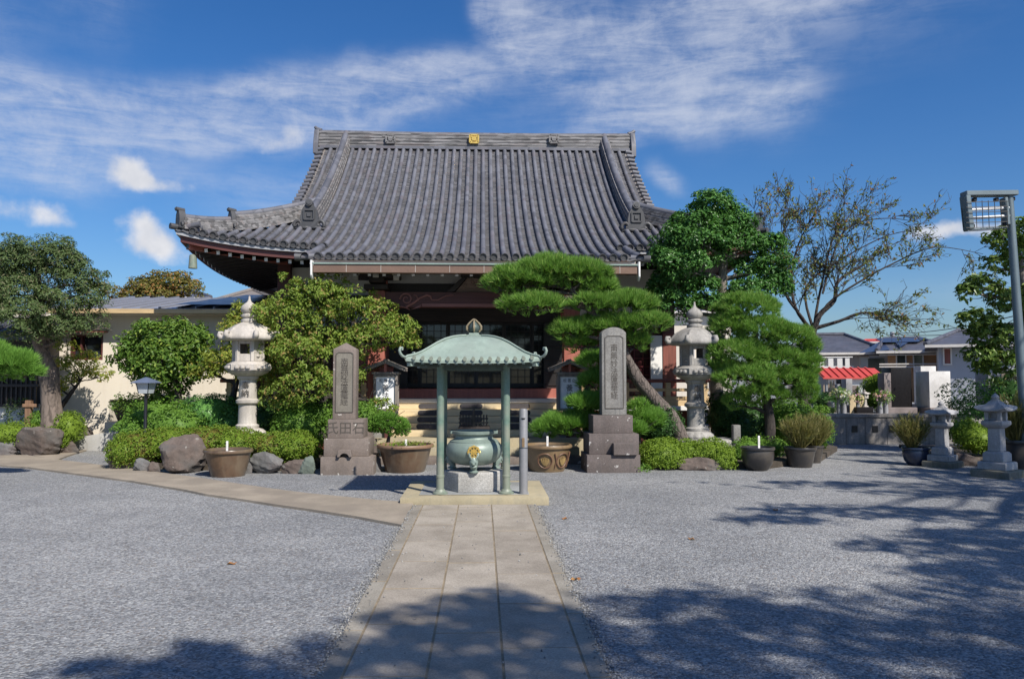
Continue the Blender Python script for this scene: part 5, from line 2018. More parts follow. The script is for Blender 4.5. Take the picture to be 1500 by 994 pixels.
    for k in range(6):
        a = rz + R(30) + k * R(60)
        d = Vector((math.cos(a), math.sin(a), 0))
        s = Vector((-d.y, d.x, 0))
        m = MB()
        pts = [d * 0.36 + Vector((0, 0, 2.02)), d * 0.42 + Vector((0, 0, 1.93)), d * 0.475 + Vector((0, 0, 1.86)), d * 0.53 + Vector((0, 0, 1.86)), d * 0.56 + Vector((0, 0, 1.90)), d * 0.545 + Vector((0, 0, 1.945)), d * 0.505 + Vector((0, 0, 1.945)), d * 0.50 + Vector((0, 0, 1.915))]
        m.tube(pts, [0.035, 0.045, 0.055, 0.055, 0.05, 0.045, 0.04, 0.025], 10)
        m.build('corner_scroll', mat, ro, smooth=60)
    m = MB()
    m.lathe([(0.145, 2.15), (0.155, 2.165), (0.15, 2.20), (0.11, 2.215), (0.11, 2.235), (0.145, 2.255), (0.15, 2.285), (0.115, 2.305), (0.105, 2.315), (0.15, 2.36), (0.158, 2.41), (0.14, 2.46), (0.09, 2.505), (0.04, 2.545), (0.022, 2.59), (0.016, 2.655)], (0, 0, 0), 36, wave=lambda a, i: 1 + (0.05 * abs(math.sin(6 * a)) if 4 <= i <= 7 else 0))
    m.build('jewel', mat, t, smooth=45)
    t.location = loc
    return t

p = at(362, 637, 15.2)
tall_lantern((p.x, p.y, p.z), M['lantern_white'], 'tall pale carved stone lantern among the left hedges', R(30), False)
p = at(1019.5, 641, 15.2)
tall_lantern((p.x, p.y, p.z), M['lantern_grey'], 'tall greyer carved stone lantern on a rough slab among pines', R(30), True)

# ================================================================== STELES
def stele(label, tiers, shaft, Yf, mats, top, inscr, base_text=None, block=None, size=0.2):
    """tiers: (px0, px1, ytop, ybot) from the ground up; shaft the same"""
    c = at((tiers[0][0] + tiers[0][1]) / 2, tiers[0][3], Yf)
    t = thing('stone_stele', label, 'stele', (c.x, Yf + 0.4, 0), 'inscribed steles either side of the steps')
    y = Yf
    for i, (x0, x1, yt, yb) in enumerate(tiers):
        A, B = at(x0, yb, y), at(x1, yt, y)
        z0 = 0.0 if i == 0 else zprev + 0.0005
        m = MB()
        w = B.x - A.x
        m.bx(A.x, B.x, y, y + w * 0.92, z0 - (0.05 if i == 0 else 0), B.z)
        bs_ = m.build('base_block', mats[0], t, bevel=0.012)
        zprev = B.z
        if base_text and i == len(tiers) - 1:
            text('carved_letters', base_text, ((A.x + B.x) / 2, y - 0.001, (z0 + B.z) / 2), 0.225, M['engraved'], bs_, ext=0.003)
        if block and i == block[0]:
            a, b = at(block[1], block[4], y - 0.16), at(block[2], block[3], y - 0.16)
            m = MB()
            if block[5]:
                n = 8
                hw = (b.x - a.x) / 2
                arch = [(a.x, z0), (a.x + hw * .35, z0)] + [(a.x + hw + hw * .6 * -math.cos(math.pi * k / n), z0 + (b.z - z0) * .52 * math.sin(math.pi * k / n)) for k in range(n + 1)] + [(b.x - hw * .35, z0), (b.x, z0), (b.x - .02, b.z), (a.x + .02, b.z)]
                m.prism(arch[:1] + arch[2:-4] + arch[-3:], y - 0.16, y - 0.002)
            else:
                m.bx(a.x, b.x, y - 0.16, y - 0.002, z0, b.z)
            m.build('offering_block', mats[0], bs_, bevel=0.008, seg=1)
        y += 0.10
    x0, x1, yt, yb, ysh = shaft
    A, B = at(x0, yb, y), at(x1, yt, y)
    zs = at(x0, ysh, y).z
    w = B.x - A.x
    d = 0.30
    m = MB()
    mid = (A.x + B.x) / 2
    vs = [(A.x, y, zprev + .001), (B.x, y, zprev + .001), (B.x, y + d, zprev + .001), (A.x, y + d, zprev + .001), (A.x, y, zs), (B.x, y, zs), (B.x, y + d, zs), (A.x, y + d, zs)]
    fs = [(3, 2, 1, 0), (0, 1, 5, 4), (1, 2, 6, 5), (2, 3, 7, 6), (3, 0, 4, 7)]
    if top == 'point':
        vs.append((mid, y + d / 2, B.z))
        fs += [(4, 5, 8), (5, 6, 8), (6, 7, 8), (7, 4, 8)]
    else:
        n = 8
        for k in range(1, n):
            tt = k / n
            z = zs + (B.z - zs) * math.sin(math.pi * tt) ** 0.6
            vs += [(A.x + w * tt, y, z), (A.x + w * tt, y + d, z)]
        fr = [4] + [8 + 2 * k for k in range(n - 1)] + [5]
        bk = [7] + [9 + 2 * k for k in range(n - 1)] + [6]
        fs += [(fr[k], fr[k + 1], bk[k + 1], bk[k]) for k in range(n)]
        fs += [tuple(fr[::-1]), tuple(bk)]
    m.add(vs, fs)
    sf = m.build('shaft', mats[1], t, bevel=0.012)
    # raised frame round the sunk inscription field
    m = MB()
    fx0, fx1, fz0, fz1 = A.x + w * .13, B.x - w * .13, zprev + .12, zs - 0.06
    m.bx(fx0, fx1, y - 0.003, y + 0.01, fz0, fz1)
    m.build('inscription_field', mats[2], sf)
    m = MB()
    e = w * .08
    for a, b in (((fx0, fz0), (fx0, fz1 - e)), ((fx0, fz1 - e), (fx0 + e * 1.4, fz1)), ((fx0 + e * 1.4, fz1), (fx1 - e * 1.4, fz1)), ((fx1 - e * 1.4, fz1), (fx1, fz1 - e)), ((fx1, fz1 - e), (fx1, fz0)), ((fx1, fz0), (fx0, fz0))):
        m.bar((a[0], y - 0.004, a[1]), (b[0], y - 0.004, b[1]), 0.012, 0.012)
    m.build('field_rim', M['engraved'], sf)
    text('carved_letters', '\n'.join(inscr), (mid, y - 0.005, (fz0 + fz1) / 2), size, M['engraved'], sf, ext=0.002, sx=0.9, line=(fz1 - fz0) * 0.92 / len(inscr) / size * 0.83)
    return t

stele('pointed brown stone stele with a carved name on its base', [(469, 547, 669, 693), (474, 540, 642, 669), (480, 532, 614, 642)], (487, 522, 501, 614, 511), 13.42,
      (M['stele_brown'], M['stele_brown'], M['stele_face']), 'point', '南無妙法蓮華經', '氏田石', (1, 493, 515, 659, 670, True), 0.15)
stele('grey weathered round-topped stele on three dark plum blocks', [(860, 938, 666, 692), (863, 936, 635, 666), (869, 927, 608, 635)], (882, 917, 479, 608, 487), 13.55,
      (M['stele_base'], M['stele_grey'], M['stele_grey']), 'round', '南無妙法蓮華経', None, (1, 899, 934, 649, 666, False), 0.15)

# ================================================================== SIGN LANTERN BOXES
for i, (x, Yb, lab) in enumerate(((at(566, 560, 16.0).x, 16.0, 'roofed white sign box with black brush letters beside the leafy tree'), (at(833, 560, 16.0).x, 16.0, 'roofed white sign box half hidden by the dark pine branches'))):
    t = thing('sign_box', lab, 'sign', (x, Yb, 0), 'roofed sign boxes at the porch pillars')
    zt, zb = at(566, 548, Yb).z, at(566, 601, Yb).z
    hw = 0.215
    m = MB()
    m.bx(x - hw + .02, x + hw - .02, Yb - 0.13, Yb + 0.13, zb + .03, zt - .04, 0)
    face = m.build('sign_face', M['sign_white'], t)
    m = MB()
    for sx in (-1, 1):
        for sy in (-1, 1):
            m.bx(x + sx * hw - .025, x + sx * hw + .025, Yb + sy * .145 - .025, Yb + sy * .145 + .025, zb, zt)
    for sy in (-1, 1):
        for z in (zb + .02, zt - .025):
            m.bx(x - hw + .026, x + hw - .026, Yb + sy * .145 - .02, Yb + sy * .145 + .02, z - .025, z + .025)
    for sx in (-1, 1):
        for z in (zb + .02, zt - .025):
            m.bx(x + sx * hw - .02, x + sx * hw + .02, Yb - .119, Yb + .119, z - .025, z + .025)
    m.bx(x - hw - .06, x + hw + .06, Yb - 0.2, Yb + 0.2, zt + .001, zt + .045)
    m.build('frame', M['grey_wood'], t, bevel=0.005, seg=1)
    text('sign_letters', '松 雲 山', (x, Yb - 0.133, zt - .13), 0.075, M['ink'], face, ext=0.001, sx=0.95)
    text('sign_letters', '養\n法\n寺', (x, Yb - 0.133, zt - .44), 0.15, M['ink'], face, ext=0.001, line=1.05)
    # curved little gable roof
    m = MB()
    zr = at(566, 529, Yb).z
    n = 12
    up_, lo_ = [], []
    for k in range(n + 1):
        u = -1 + 2 * k / n
        z = zr - (zr - zt - .055) * (abs(u) ** 1.15 * 0.80 + 0.0) + 0.05 * max(0, abs(u) - .75)
        up_.append((x + u * 0.40, z))
        lo_.append((x + u * 0.40, z - 0.05))
    m.prism(up_ + lo_[::-1], Yb - 0.27, Yb + 0.27)
    for q in (0.12, 0.25, 0.38):
        pass
    for k in range(5):
        yy = Yb - 0.27 + 0.135 * k
        m.tube([(a, yy, b + .012) for a, b in up_], 0.014, 6)
    m.tube([(x, Yb - 0.29, zr + .015), (x, Yb + 0.29, zr + .015)], 0.032, 8)
    m.build('sign_roof', M['grey_wood'], t, smooth=35)
    m = MB()
    m.bx(x - .025, x + .025, Yb - .21, Yb - .17, zt + .047, zr - .05)
    m.bx(x - .14, x + .14, Yb - .01, Yb + .01, zt + .047, zr - .11)
    m.build('king_post', M['red_post'], t)
    m = MB()
    m.bx(x - .04, x + .04, Yb + 0.1, Yb + .18, 0.40, zb)
    m.build('support_post', M['red_wood'], t)

# ================================================================== POTS
def pot(label, px, rpx, yrim, ybot, Y, mat, shape, rimmat, group, relief=None, soil='soil'):
    s = ppm(Y)
    c = at(px, ybot, Y)
    r = rpx * s
    h = at(px, yrim, Y).z
    cy = Y + r * 0.9
    t = thing('planter_pot', label, 'pot', (c.x, cy, 0), group)
    m = MB()
    if shape == 'cone':
        pr = [(r * .68, 0), (r * .70, .015), (r * .80, h * .38), (r * .90, h * .78), (r * .93, h * .88)]
    else:
        pr = [(r * .55, 0), (r * .62, .02), (r * .82, h * .25), (r * .94, h * .52), (r * .955, h * .75), (r * .93, h * .86)]
    m.lathe(pr, (c.x, cy, 0), 40, cap=True)
    bd = m.build('pot_body', mat, t, smooth=50)
    m = MB()
    m.lathe([(r * .93, h * .865), (r * 1.0, h * .885), (r * 1.02, h * .94), (r * .99, h), (r * .91, h), (r * .89, h * .9), (r * .89, h * .8)], (c.x, cy, 0), 40, cap=False)
    m.build('rim', rimmat, t, smooth=50)
    m = MB()
    m.lathe([(0.0, h * .93), (r * .5, h * .925), (r * .90, h * .90)], (c.x, cy, 0), 24, cap=False)
    m.build('soil', M[soil], t, smooth=60)
    if relief:
        m = MB()
        m2 = MB()
        for k in range(6):
            a = -math.pi / 2 + (k - 0.5) * R(52) + R(16)
            def P(u, v, off=0.012):
                aa = a + u / r
                zz = h * .44 + v
                rr_ = r * (.70 + .23 * zz / (h * .86)) + off
                return (c.x + rr_ * math.cos(aa), cy + rr_ * math.sin(aa), zz)
            ringp = [P(.15 * math.cos(q), .125 * math.sin(q)) for q in [2 * math.pi * i / 18 for i in range(19)]]
            m2.tube(ringp, 0.012, 6)
            for q in (-.07, -.035, 0, .035, .07):
                m.tube([P(q * .25, -.08), P(q * .9, -.01), P(q * 1.1, .07 - abs(q) * .4)], [.010, .018, .004], 6)
            m2.tube([P(.22, -.13), P(.24, 0), P(.20, .13)], .010, 6)
        m.build('relief_petals', M['pot_relief'], bd, smooth=50)
        m2.build('relief_rings', M['pot_relief_dark'], bd, smooth=50)
    return c.x, cy, r, h

GP = 'glazed planter pots before the hall'
def stake(label, x, y, z, h, w=0.035):
    m = MB()
    m.bx(x - w / 2, x + w / 2, y - 0.003, y + 0.003, z - 0.08, z + h)
    m.box((x, y, z + h * .5), (w * .55, 0.009, h * .7), mi=1)
    tag(m.build('plant_label', [M['white_paint'], M['off_white']], bevel=0.001, seg=1), label, 'plant label', 'plant labels in the pots')

x, y, r, h = pot('brown glazed pot standing before the left boulder', 323.5, 35, 660, 696, 13.05, M['pot_brown'], 'cone', M['pot_brown'], GP)
stake('white label stake in the pot before the boulder', x + 0.01, y - .1, h, 0.14)
x, y, r, h = pot('wide streaked brown pot with green sprouts beside the left stele', 590, 42, 653, 691, 13.5, M['pot_brown'], 'cone', M['pot_rim'], GP)
stake('white label stake in the pot with green sprouts', x + .02, y - .12, h, 0.09)
rng = np.random.default_rng(3)
pp = np.stack([x + rng.normal(0, r * .4, 260), y + rng.normal(0, r * .4, 260), np.full(260, h * .95) + rng.random(260) * .05], 1)
v, f = leaf_quads(rng, pp, unit(rng.normal(size=(260, 3)) * .5 + np.array([0, 0, 1])), 0.05, 0.03)
tag(raw_mesh('lotus_sprouts', v, f, M['lf_azalea']), 'low green sprouts growing in the wide brown pot', 'plant', None, 'stuff')
x, y, r, h = pot('tan pot with raised lotus medallions beside the grey stele', 804, 37.5, 653, 692, 13.55, M['pot_tan'], 'cone', M['pot_tan'], GP, True)
stake('white label stake in the pot with medallions', x + .0, y - .12, h, 0.15)
x, y, r, h = pot('round black pot with a white label in front of the right pine', 1118, 25, 656, 690, 13.6, M['pot_black'], 'bowl', M['pot_black'], GP)
stake('white label stake in the round black pot', x + .01, y - .05, h, 0.20)
broom_pots = []
broom_pots.append(pot('large black pot holding an olive broom plant', 1181, 24, 656, 685, 14.1, M['pot_black'], 'cone', M['pot_black'], GP))
broom_pots.append(pot('black pot standing just behind the large black pot', 1197, 15.5, 653, 679, 14.9, M['pot_black'], 'cone', M['pot_black'], GP))
broom_pots.append(pot('dark blue pot beside the nearer lit small lantern', 1352, 20, 656, 680, 14.35, M['pot_blue'], 'bowl', M['pot_blue'], GP))
broom_pots.append(pot('dark pot with a brown broom plant at the right edge', 1506, 24, 645, 690, 12.9, M['pot_black'], 'cone', M['pot_black'], GP))

def broom(label, x, y, z, w, h, n, seed, mat):
    rng = np.random.default_rng(seed)
    a = rng.uniform(0, 2 * np.pi, n)
    rr_ = np.sqrt(rng.random(n))
    p0 = np.stack([x + 0.35 * w * rr_ * np.cos(a) * .5, y + .35 * w * rr_ * np.sin(a) * .5, np.full(n, z)], 1)
    hh = h * rng.uniform(.6, 1.05, n) * (1 - .25 * rr_ ** 2)
    p1 = np.stack([x + w * rr_ * np.cos(a), y + w * rr_ * np.sin(a), z + hh], 1)
    md = p0 * .5 + p1 * .5 + rng.normal(size=(n, 3)) * .03 - np.stack([np.cos(a), np.sin(a), np.zeros(n)], 1) * .05 * w
    s = unit(np.cross(p1 - p0, rng.normal(size=(n, 3)))) * .006
    v = np.stack([p0 - s, p0 + s, md + s, md - s, p1], 1).reshape(-1, 3)
    i = np.arange(n) * 5
    f3 = np.concatenate([np.stack([i, i + 1, i + 2], 1), np.stack([i, i + 2, i + 3], 1), np.stack([i + 3, i + 2, i + 4], 1)])
    # fine side shoots
    k = 7
    q = np.repeat(np.arange(n), k)
    t = rng.uniform(.35, 1.0, (n * k, 1))
    b = np.where(t < .5, p0[q] + (md[q] - p0[q]) * t * 2, md[q] + (p1[q] - md[q]) * (t * 2 - 1))
    d = unit(unit(p1[q] - p0[q]) + rng.normal(size=(n * k, 3)) * .35)
    s2 = unit(np.cross(d, rng.normal(size=(n * k, 3)))) * .006
    v2 = np.stack([b - s2, b + s2, b + d * rng.uniform(.06, .16, (n * k, 1))], 1).reshape(-1, 3)
    f2 = np.arange(len(v2)).reshape(-1, 3) + len(v)
    return tag(raw_mesh('broom_plant', np.concatenate([v, v2]), np.concatenate([f3, f2]), mat), label, 'plant', 'broom plants in pots')

(x, y, r, h) = broom_pots[0]
broom('upright olive broom plant in the large black pot', x, y, h * .9, .36, .62, 420, 1, M['lf_broom'])
(x, y, r, h) = broom_pots[1]
broom('olive broom plant in the pot behind the large black pot', x + .05, y, h * .9, .34, .64, 380, 2, M['lf_broom'])
(x, y, r, h) = broom_pots[2]
broom('yellowish broom plant in the dark blue pot', x - .08, y, h * .9, .34, .64, 420, 3, M['lf_broom'])
(x, y, r, h) = broom_pots[3]
broom('brown broom plant in the pot at the right edge', x, y, h * .9, .42, .85, 460, 4, M['lf_broom'])

# ================================================================== SMALL LANTERNS ON THE RIGHT
def small_lantern(label, px, Y, rz, mat, k=1.0):
    p = at(px, 680, Y + 0.3)
    t = thing('small_stone_lantern', label, 'stone lantern', (0, 0, 0), 'small stone lanterns on the right')
    def sq(name, prf_, mt, n=4, sm=30, bv=0.008):
        m = MB()
        m.lathe([(r * 1.414 * k * (0.86 if name == 'ground_block' else 0.78), z * k) for r, z in prf_], (0, 0, 0), n, rz=R(45))
        return m.build(name, mt, t, smooth=sm, bevel=bv, seg=1)
    sq('ground_block', [(0.31, -0.02), (0.315, 0.10), (0.30, 0.115)], M['mossy_base'])
    sq('base_block', [(0.255, 0.116), (0.255, 0.22), (0.235, 0.235)], mat)
    sq('base_block', [(0.185, 0.2355), (0.185, 0.35), (0.15, 0.385)], mat)
    sq('shaft', [(0.118, 0.3855), (0.108, 0.73)], mat)
    sq('platform', [(0.125, 0.7305), (0.185, 0.775), (0.195, 0.79), (0.195, 0.835), (0.15, 0.85)], mat)
    m = MB()
    hw, z0, z1 = 0.088 * k, 0.8505 * k, 0.975 * k
    for sx in (-1, 1):
        for sy in (-1, 1):
            m.bx(sx * hw - .03, sx * hw + .03, sy * hw - .03, sy * hw + .03, z0, z1)
    m.bx(-hw + .02, hw - .02, -hw + .02, hw - .02, z0, z0 + .03)
    m.bx(-.045 * k, .045 * k, -.045 * k, .045 * k, z0 + .031, z1 - .01)
    m.build('fire_box', mat, t, bevel=0.004, seg=1)
    m = MB()
    pr = [(0.15, 0.976), (0.27, 0.985), (0.285, 1.0), (0.275, 1.022), (0.20, 1.045), (0.135, 1.085), (0.085, 1.13), (0.07, 1.14)]
    N = 12
    vs, fs = [], []
    for (r, z) in pr:
        for side in range(4):
            for q in range(N):
                u = -1 + 2 * q / N
                pt = Matrix.Rotation(side * math.pi / 2, 3, 'Z') @ Vector((r * .76 * u, -r * .76, z + (0.035 * abs(u) ** 3 if r > .18 else 0)))
                vs.append(pt * k)
    n4 = 4 * N
    for i in range(len(pr) - 1):
        for q in range(n4):
            fs.append((i * n4 + q, i * n4 + (q + 1) % n4, (i + 1) * n4 + (q + 1) % n4, (i + 1) * n4 + q))
    fs += [tuple(range(n4)), tuple((len(pr) - 1) * n4 + q for q in range(n4))]
    m.add(vs, fs)
    m.build('lantern_roof', mat, t, smooth=40)
    m = MB()
    m.lathe([(r * k, z * k) for r, z in ((.06, 1.138), (.065, 1.155), (.04, 1.165), (.055, 1.185), (.05, 1.21), (.02, 1.24), (.005, 1.255))], (0, 0, 0), 16)
    m.build('jewel', mat, t, smooth=50)
    t.location = (p.x, Y + 0.3, 0)
    t.rotation_euler = (0, 0, rz)

small_lantern('small stone lantern with a sunlit white roof beside the blue pot', 1381, 13.95, R(35), M['lantern_blue'], 0.97)
small_lantern('small stone lantern standing in shade near the floodlight post', 1461, 12.45, R(33), M['lantern_blue'], 1.10)
small_lantern('small stone lantern glimpsed behind the shaded one', 1476, 13.9, R(33), M['lantern_blue'], 0.98)

# ================================================================== LAMP POST, SIGN POST, FLOODLIGHT
p = at(212.5, 640, 14.95)
t = thing('garden_lamp', 'small black garden lamp with a pitched slate cap on a thin post', 'lamp post', (p.x, 14.95, 0))
z1, z2, z3, zc = at(212, 576, 14.95).z, at(212, 561, 14.95).z, at(212, 553, 14.95).z, 0
m = MB()
m.lathe([(0.05, 0), (0.04, 0.05), (0.034, 0.06), (0.03, z1 - .02), (0.06, z1 - .01), (0.06, z1)], (p.x, 14.95, 0), 16)
m.build('lamp_pole', M['black_paint'], t)
m = MB()
m.lathe([(0.10 * 1.3, z1 + .002), (0.135 * 1.3, z2)], (p.x, 14.95, 0), 4, rz=R(35))
sh_ = m.build('lamp_shade', M['lamp_glass'], t, smooth=0)
m = MB()
for k in range(4):
    a = R(35) + k * math.pi / 2
    m.tube([(p.x + .132 * math.cos(a), 14.95 + .132 * math.sin(a), z1), (p.x + .178 * math.cos(a), 14.95 + .178 * math.sin(a), z2)], 0.008, 6)
m.build('lamp_ribs', M['black_paint'], sh_)
m = MB()
m.lathe([(0.20 * 1.35, z2 + .002), (0.20 * 1.35, z2 + .015), (0.05, z3), (0.02, z3 + .01)], (p.x, 14.95, 0), 4, rz=R(35))
m.build('lamp_cap', M['slate_blue'], t, smooth=20)

p = at(42, 612, 17.4)
m = MB()
m.bx(p.x - .06, p.x + .06, 17.34, 17.46, 0, at(42, 586, 17.4).z)
m.bx(p.x - .10, p.x + .20, 17.31, 17.335, at(42, 596, 17.4).z, at(42, 591, 17.4).z)
tag(m.build('signpost', M['brown_wood'], bevel=0.008, seg=1), 'short brown wooden post with a small crosspiece by the thick trunk', 'post')

fy = 13.0
fl = thing('floodlight_mast', 'grey mast carrying a caged twin tube floodlight against the sky', 'floodlight', (at(1506, 640, fy).x, fy, 0))
b_, t_ = at(1506, 660, fy), at(1478.5, 287, fy)
b_.z = 0
m = MB()
m.tube([b_, b_.lerp(t_, .5), t_], [0.085, 0.072, 0.06], 12)
m.build('mast', M['post_grey'], fl)
def fp(px, py, dy=0.0):
    q = at(px, py, fy)
    return Vector((q.x, fy + dy, q.z))
m = MB()
m.bar(fp(1411, 284.5), fp(1487, 283.5), 0.20, 0.085)
m.bar(fp(1413.5, 287), fp(1419, 337), 0.20, 0.085, up=(1, 0, 0))
m.bar(fp(1470, 290, .0), fp(1474, 330, .0), 0.16, 0.06, up=(1, 0, 0))
m.bar(fp(1419, 336.5), fp(1476, 333), 0.03, 0.03)
hd = m.build('lamp_housing', M['post_grey'], fl, bevel=0.01, seg=1)
for (a, b) in (((1420, 307.5), (1477, 304.5)), ((1422, 320), (1477, 316.5))):
    m = MB()
    m.tube([fp(*a, -.02), fp(*b, -.02)], 0.026, 12)
    m.build('lamp_tube', M['tube_white'], hd)
m = MB()
for k in range(6):
    x0 = 1423 + k * 9
    m.tube([fp(x0, 296, -.12), fp(x0 + 1.5, 336, -.12)], 0.006, 5)
for k in range(6):
    yy = 298 + k * 7.4
    m.tube([fp(1409, yy + .6, -.12), fp(1470, yy - 1, -.12)], 0.006, 5)
m.tube([fp(1409, 305), fp(1412, 339), fp(1464, 336)], 0.007, 5)
m.build('wire_cage', M['black_iron'], hd)
m = MB()
for q in ((1427, 292.5), (1459, 292.5), (1483, 291.5), (1424, 331), (1473, 328)):
    m.box(fp(*q), (0.06, 0.08, 0.06))
m.build('clamp', M['black_iron'], hd, bevel=0.008, seg=1)

# ================================================================== GRAVEYARD AND HOUSES (right)
gz = 0.72
g0 = at(1188, 640, 19.3)
m = MB()
gxs = [g0.x, at(1262, 640, 19.3).x, at(1332, 640, 19.3).x]
m.bx(g0.x, 17.5, 19.3, 19.6, 0, at(1260, 608, 19.3).z - .05)
m.bx(g0.x - .03, 17.5, 19.27, 19.62, at(1260, 608, 19.3).z - .0499, at(1260, 606, 19.3).z)
for px in (1240, 1268, 1300, 1330):
    q = at(px, 626, 19.3)
    m.bx(q.x - .012, q.x + .012, 19.288, 19.302, 0, .70)
lw = tag(m.build('low_stone_wall', M['wall_stone'], bevel=0.008, seg=1), 'low grey stone wall in front of the graves', 'wall')
m = MB()
for px in (1252, 1282, 1306):
    q = at(px, 628, 19.29)
    m.bx(q.x - .07, q.x + .07, 19.285, 19.298, q.z - .08, q.z + .08)
m.build('drain_opening', M['black_paint'], lw)
m = MB()
m.bx(g0.x + .1, 40, 19.63, 31, -.02, gz - .02)
tag(m.build('grave_terrace', M['gravel'], smooth=0), 'raised gravel terrace of the graveyard', None, None, 'structure')

GG = 'gravestones behind the low wall'
def grave(label, px0, px1, ytop, Y, mat, d=0.3, base=True, rz=0.0, k=0):
    a, b = at(px0, 590, Y), at(px1, ytop, Y)
    c = ((a.x + b.x) / 2, Y + d / 2)
    t = thing('gravestone', label, 'gravestone', (c[0], c[1], gz), GG)
    w = b.x - a.x
    m = MB()
    m.box((c[0], c[1], (gz + .15 + b.z) / 2), (w, d, b.z - gz - .15), rz=rz)
    m.build('slab', mat, t, bevel=0.012)
    if base:
        m = MB()
        m.box((c[0], c[1], gz + .07), (w * 1.3, d * 1.5, .158), rz=rz)
        m.build('base_block', M['plum_stone'], t, bevel=0.01, seg=1)
    return t

grave('large polished black gravestone behind the low wall', 1306, 1335, 538.5, 20.6, M['black_stone'], 0.5)
grave('broad grey gravestone with a white sunlit face beside the black one', 1362, 1392, 543.5, 20.2, M['light_stone'], 0.65, True)
grave('plum coloured stone pillar left of the big black gravestone', 1296, 1305, 546, 20.5, M['plum_stone'], 0.35)
grave('white stone slab top peeking over the black gravestone', 1350, 1371, 536, 23.0, M['light_stone'], 0.4)
grave('dark narrow gravestone before the red roofed shed', 1232, 1240, 555, 22.0, M['black_stone'], 0.3)
grave('blue grey gravestone beside the dark narrow one', 1240, 1248.5, 554.5, 21.6, M['grey_stone'], 0.3)
grave('short grey gravestone with a rounded look left of the round bush', 1249, 1258, 564, 22.0, M['plum_stone'], 0.35)
grave('grey slim pillar among the wooden grave sticks', 1224, 1231, 562, 21.5, M['grey_stone'], 0.25)
grave('tall slim gravestone among dark foliage near the mast', 1449, 1468, 541, 17.9, M['grey_stone'], 0.5)
grave('slim grey pillar beside the tall gravestone near the mast', 1476, 1483, 541, 18.3, M['grey_stone'], 0.25)
grave('pale low stone block at the left end of the wall', 1218, 1223, 588, 20.4, M['light_stone'], 0.3, False)
GS = 'wooden grave sticks'
k = 0
words_ = ['old brown wooden grave stick leftmost by the shed wall', 'reddish wooden grave stick second from the left', 'grey wooden grave stick third from the left', 'pale wooden grave stick fourth from the left', 'thin brown grave stick touching the dark gravestone',
          'fresh yellow wooden grave post among the flowers', 'pale tan grave post right of the yellow one', 'reddish stick beside the tall gravestone near the mast', 'weathered stick leaning by the tall gravestone near the mast', 'rightmost tall brown stick near the mast']
for (px, w, yt, yb, Y, mt) in ((1207, 2.5, 562, 580, 22.5, 'stick_old'), (1214, 2.5, 560, 604, 21.0, 'stick_old'), (1221.5, 2.2, 557, 600, 21.2, 'stick_old'), (1217.5, 4, 557, 604, 21.0, 'stick_wood'), (1226, 2, 557, 590, 22.2, 'stick_old'),
                               (1249, 9, 577, 605, 20.0, 'stick_wood'), (1261.5, 9, 577, 600, 20.3, 'stick_wood'), (1469, 4, 542, 600, 17.6, 'stick_old'), (1472.5, 3, 543, 600, 17.7, 'stick_wood'), (1487, 4, 545, 600, 18.4, 'stick_old')):
    q = at(px, yt, Y)
    hw = w / 2 * ppm(Y)
    m = MB()
    m.prism([(q.x - hw, gz - .1), (q.x + hw, gz - .1), (q.x + hw, q.z - .06), (q.x, q.z), (q.x - hw, q.z - .06)], Y, Y + .03)
    tag(m.build('grave_stick', M[mt], bevel=0.003, seg=1), words_[k], 'grave stick', GS)
    k += 1
# flower vases
def flowers(label, px, py, Y, mat, n, seed, r=0.16, vase='grey_stone'):
    q = at(px, py, Y)
    t = thing('flower_vase', label, 'flowers', (q.x, Y, gz), 'flower vases at the graves')
    m = MB()
    m.lathe([(0.06, gz), (0.065, gz + .1), (0.05, q.z - .1), (0.06, q.z - .06)], (q.x, Y, 0), 12)
    m.build('vase', M[vase], t)
    leaf_cloud('leaves', [(q.x, Y, q.z + .02, r, r, r * 1.1)], 160, .07, .03, M['lf_green'], t, seed, per=4)
    leaf_cloud('petals', [(q.x, Y, q.z + .06, r, r, r * .9)], n, .05, .045, mat, t, seed + 5, per=10, cl_r=.028)
flowers('white chrysanthemums in a vase before the dark gravestone', 1236, 583, 20.1, M['petal_white'], 260, 1)
flowers('white and yellow flowers left of the yellow grave post', 1229, 579, 20.2, M['petal_white'], 200, 2, .13)
flowers('pink flowers right of the yellow grave post', 1256, 587, 20.1, M['petal_pink'], 200, 3, .12)
flowers('pink and purple flowers at the foot of the round bush', 1289, 585, 20.0, M['petal_pink'], 260, 4, .18)
flowers('yellow flecked flowers in front of the plum pillar', 1297, 583, 20.1, M['petal_white'], 110, 5, .12)
m = MB()
q0, q1 = at(1254, 604, 19.9), at(1278, 596, 19.9)
m.bx(q0.x, q1.x, 19.85, 20.15, gz - .02, q1.z)
tag(m.build('stone_trough', M['black_stone'], bevel=0.01), 'low black stone trough on the wall top by the flowers', 'trough')
small_lantern('tiny white stone lantern in front of the round bush', 1268.5, 20.4, R(20), M['lantern_white'], 0.50)
bpy.context.view_layer.update()
for o in bpy.data.objects:
    if o.get('label') == 'tiny white stone lantern in front of the round bush':
        o.location.z = gz

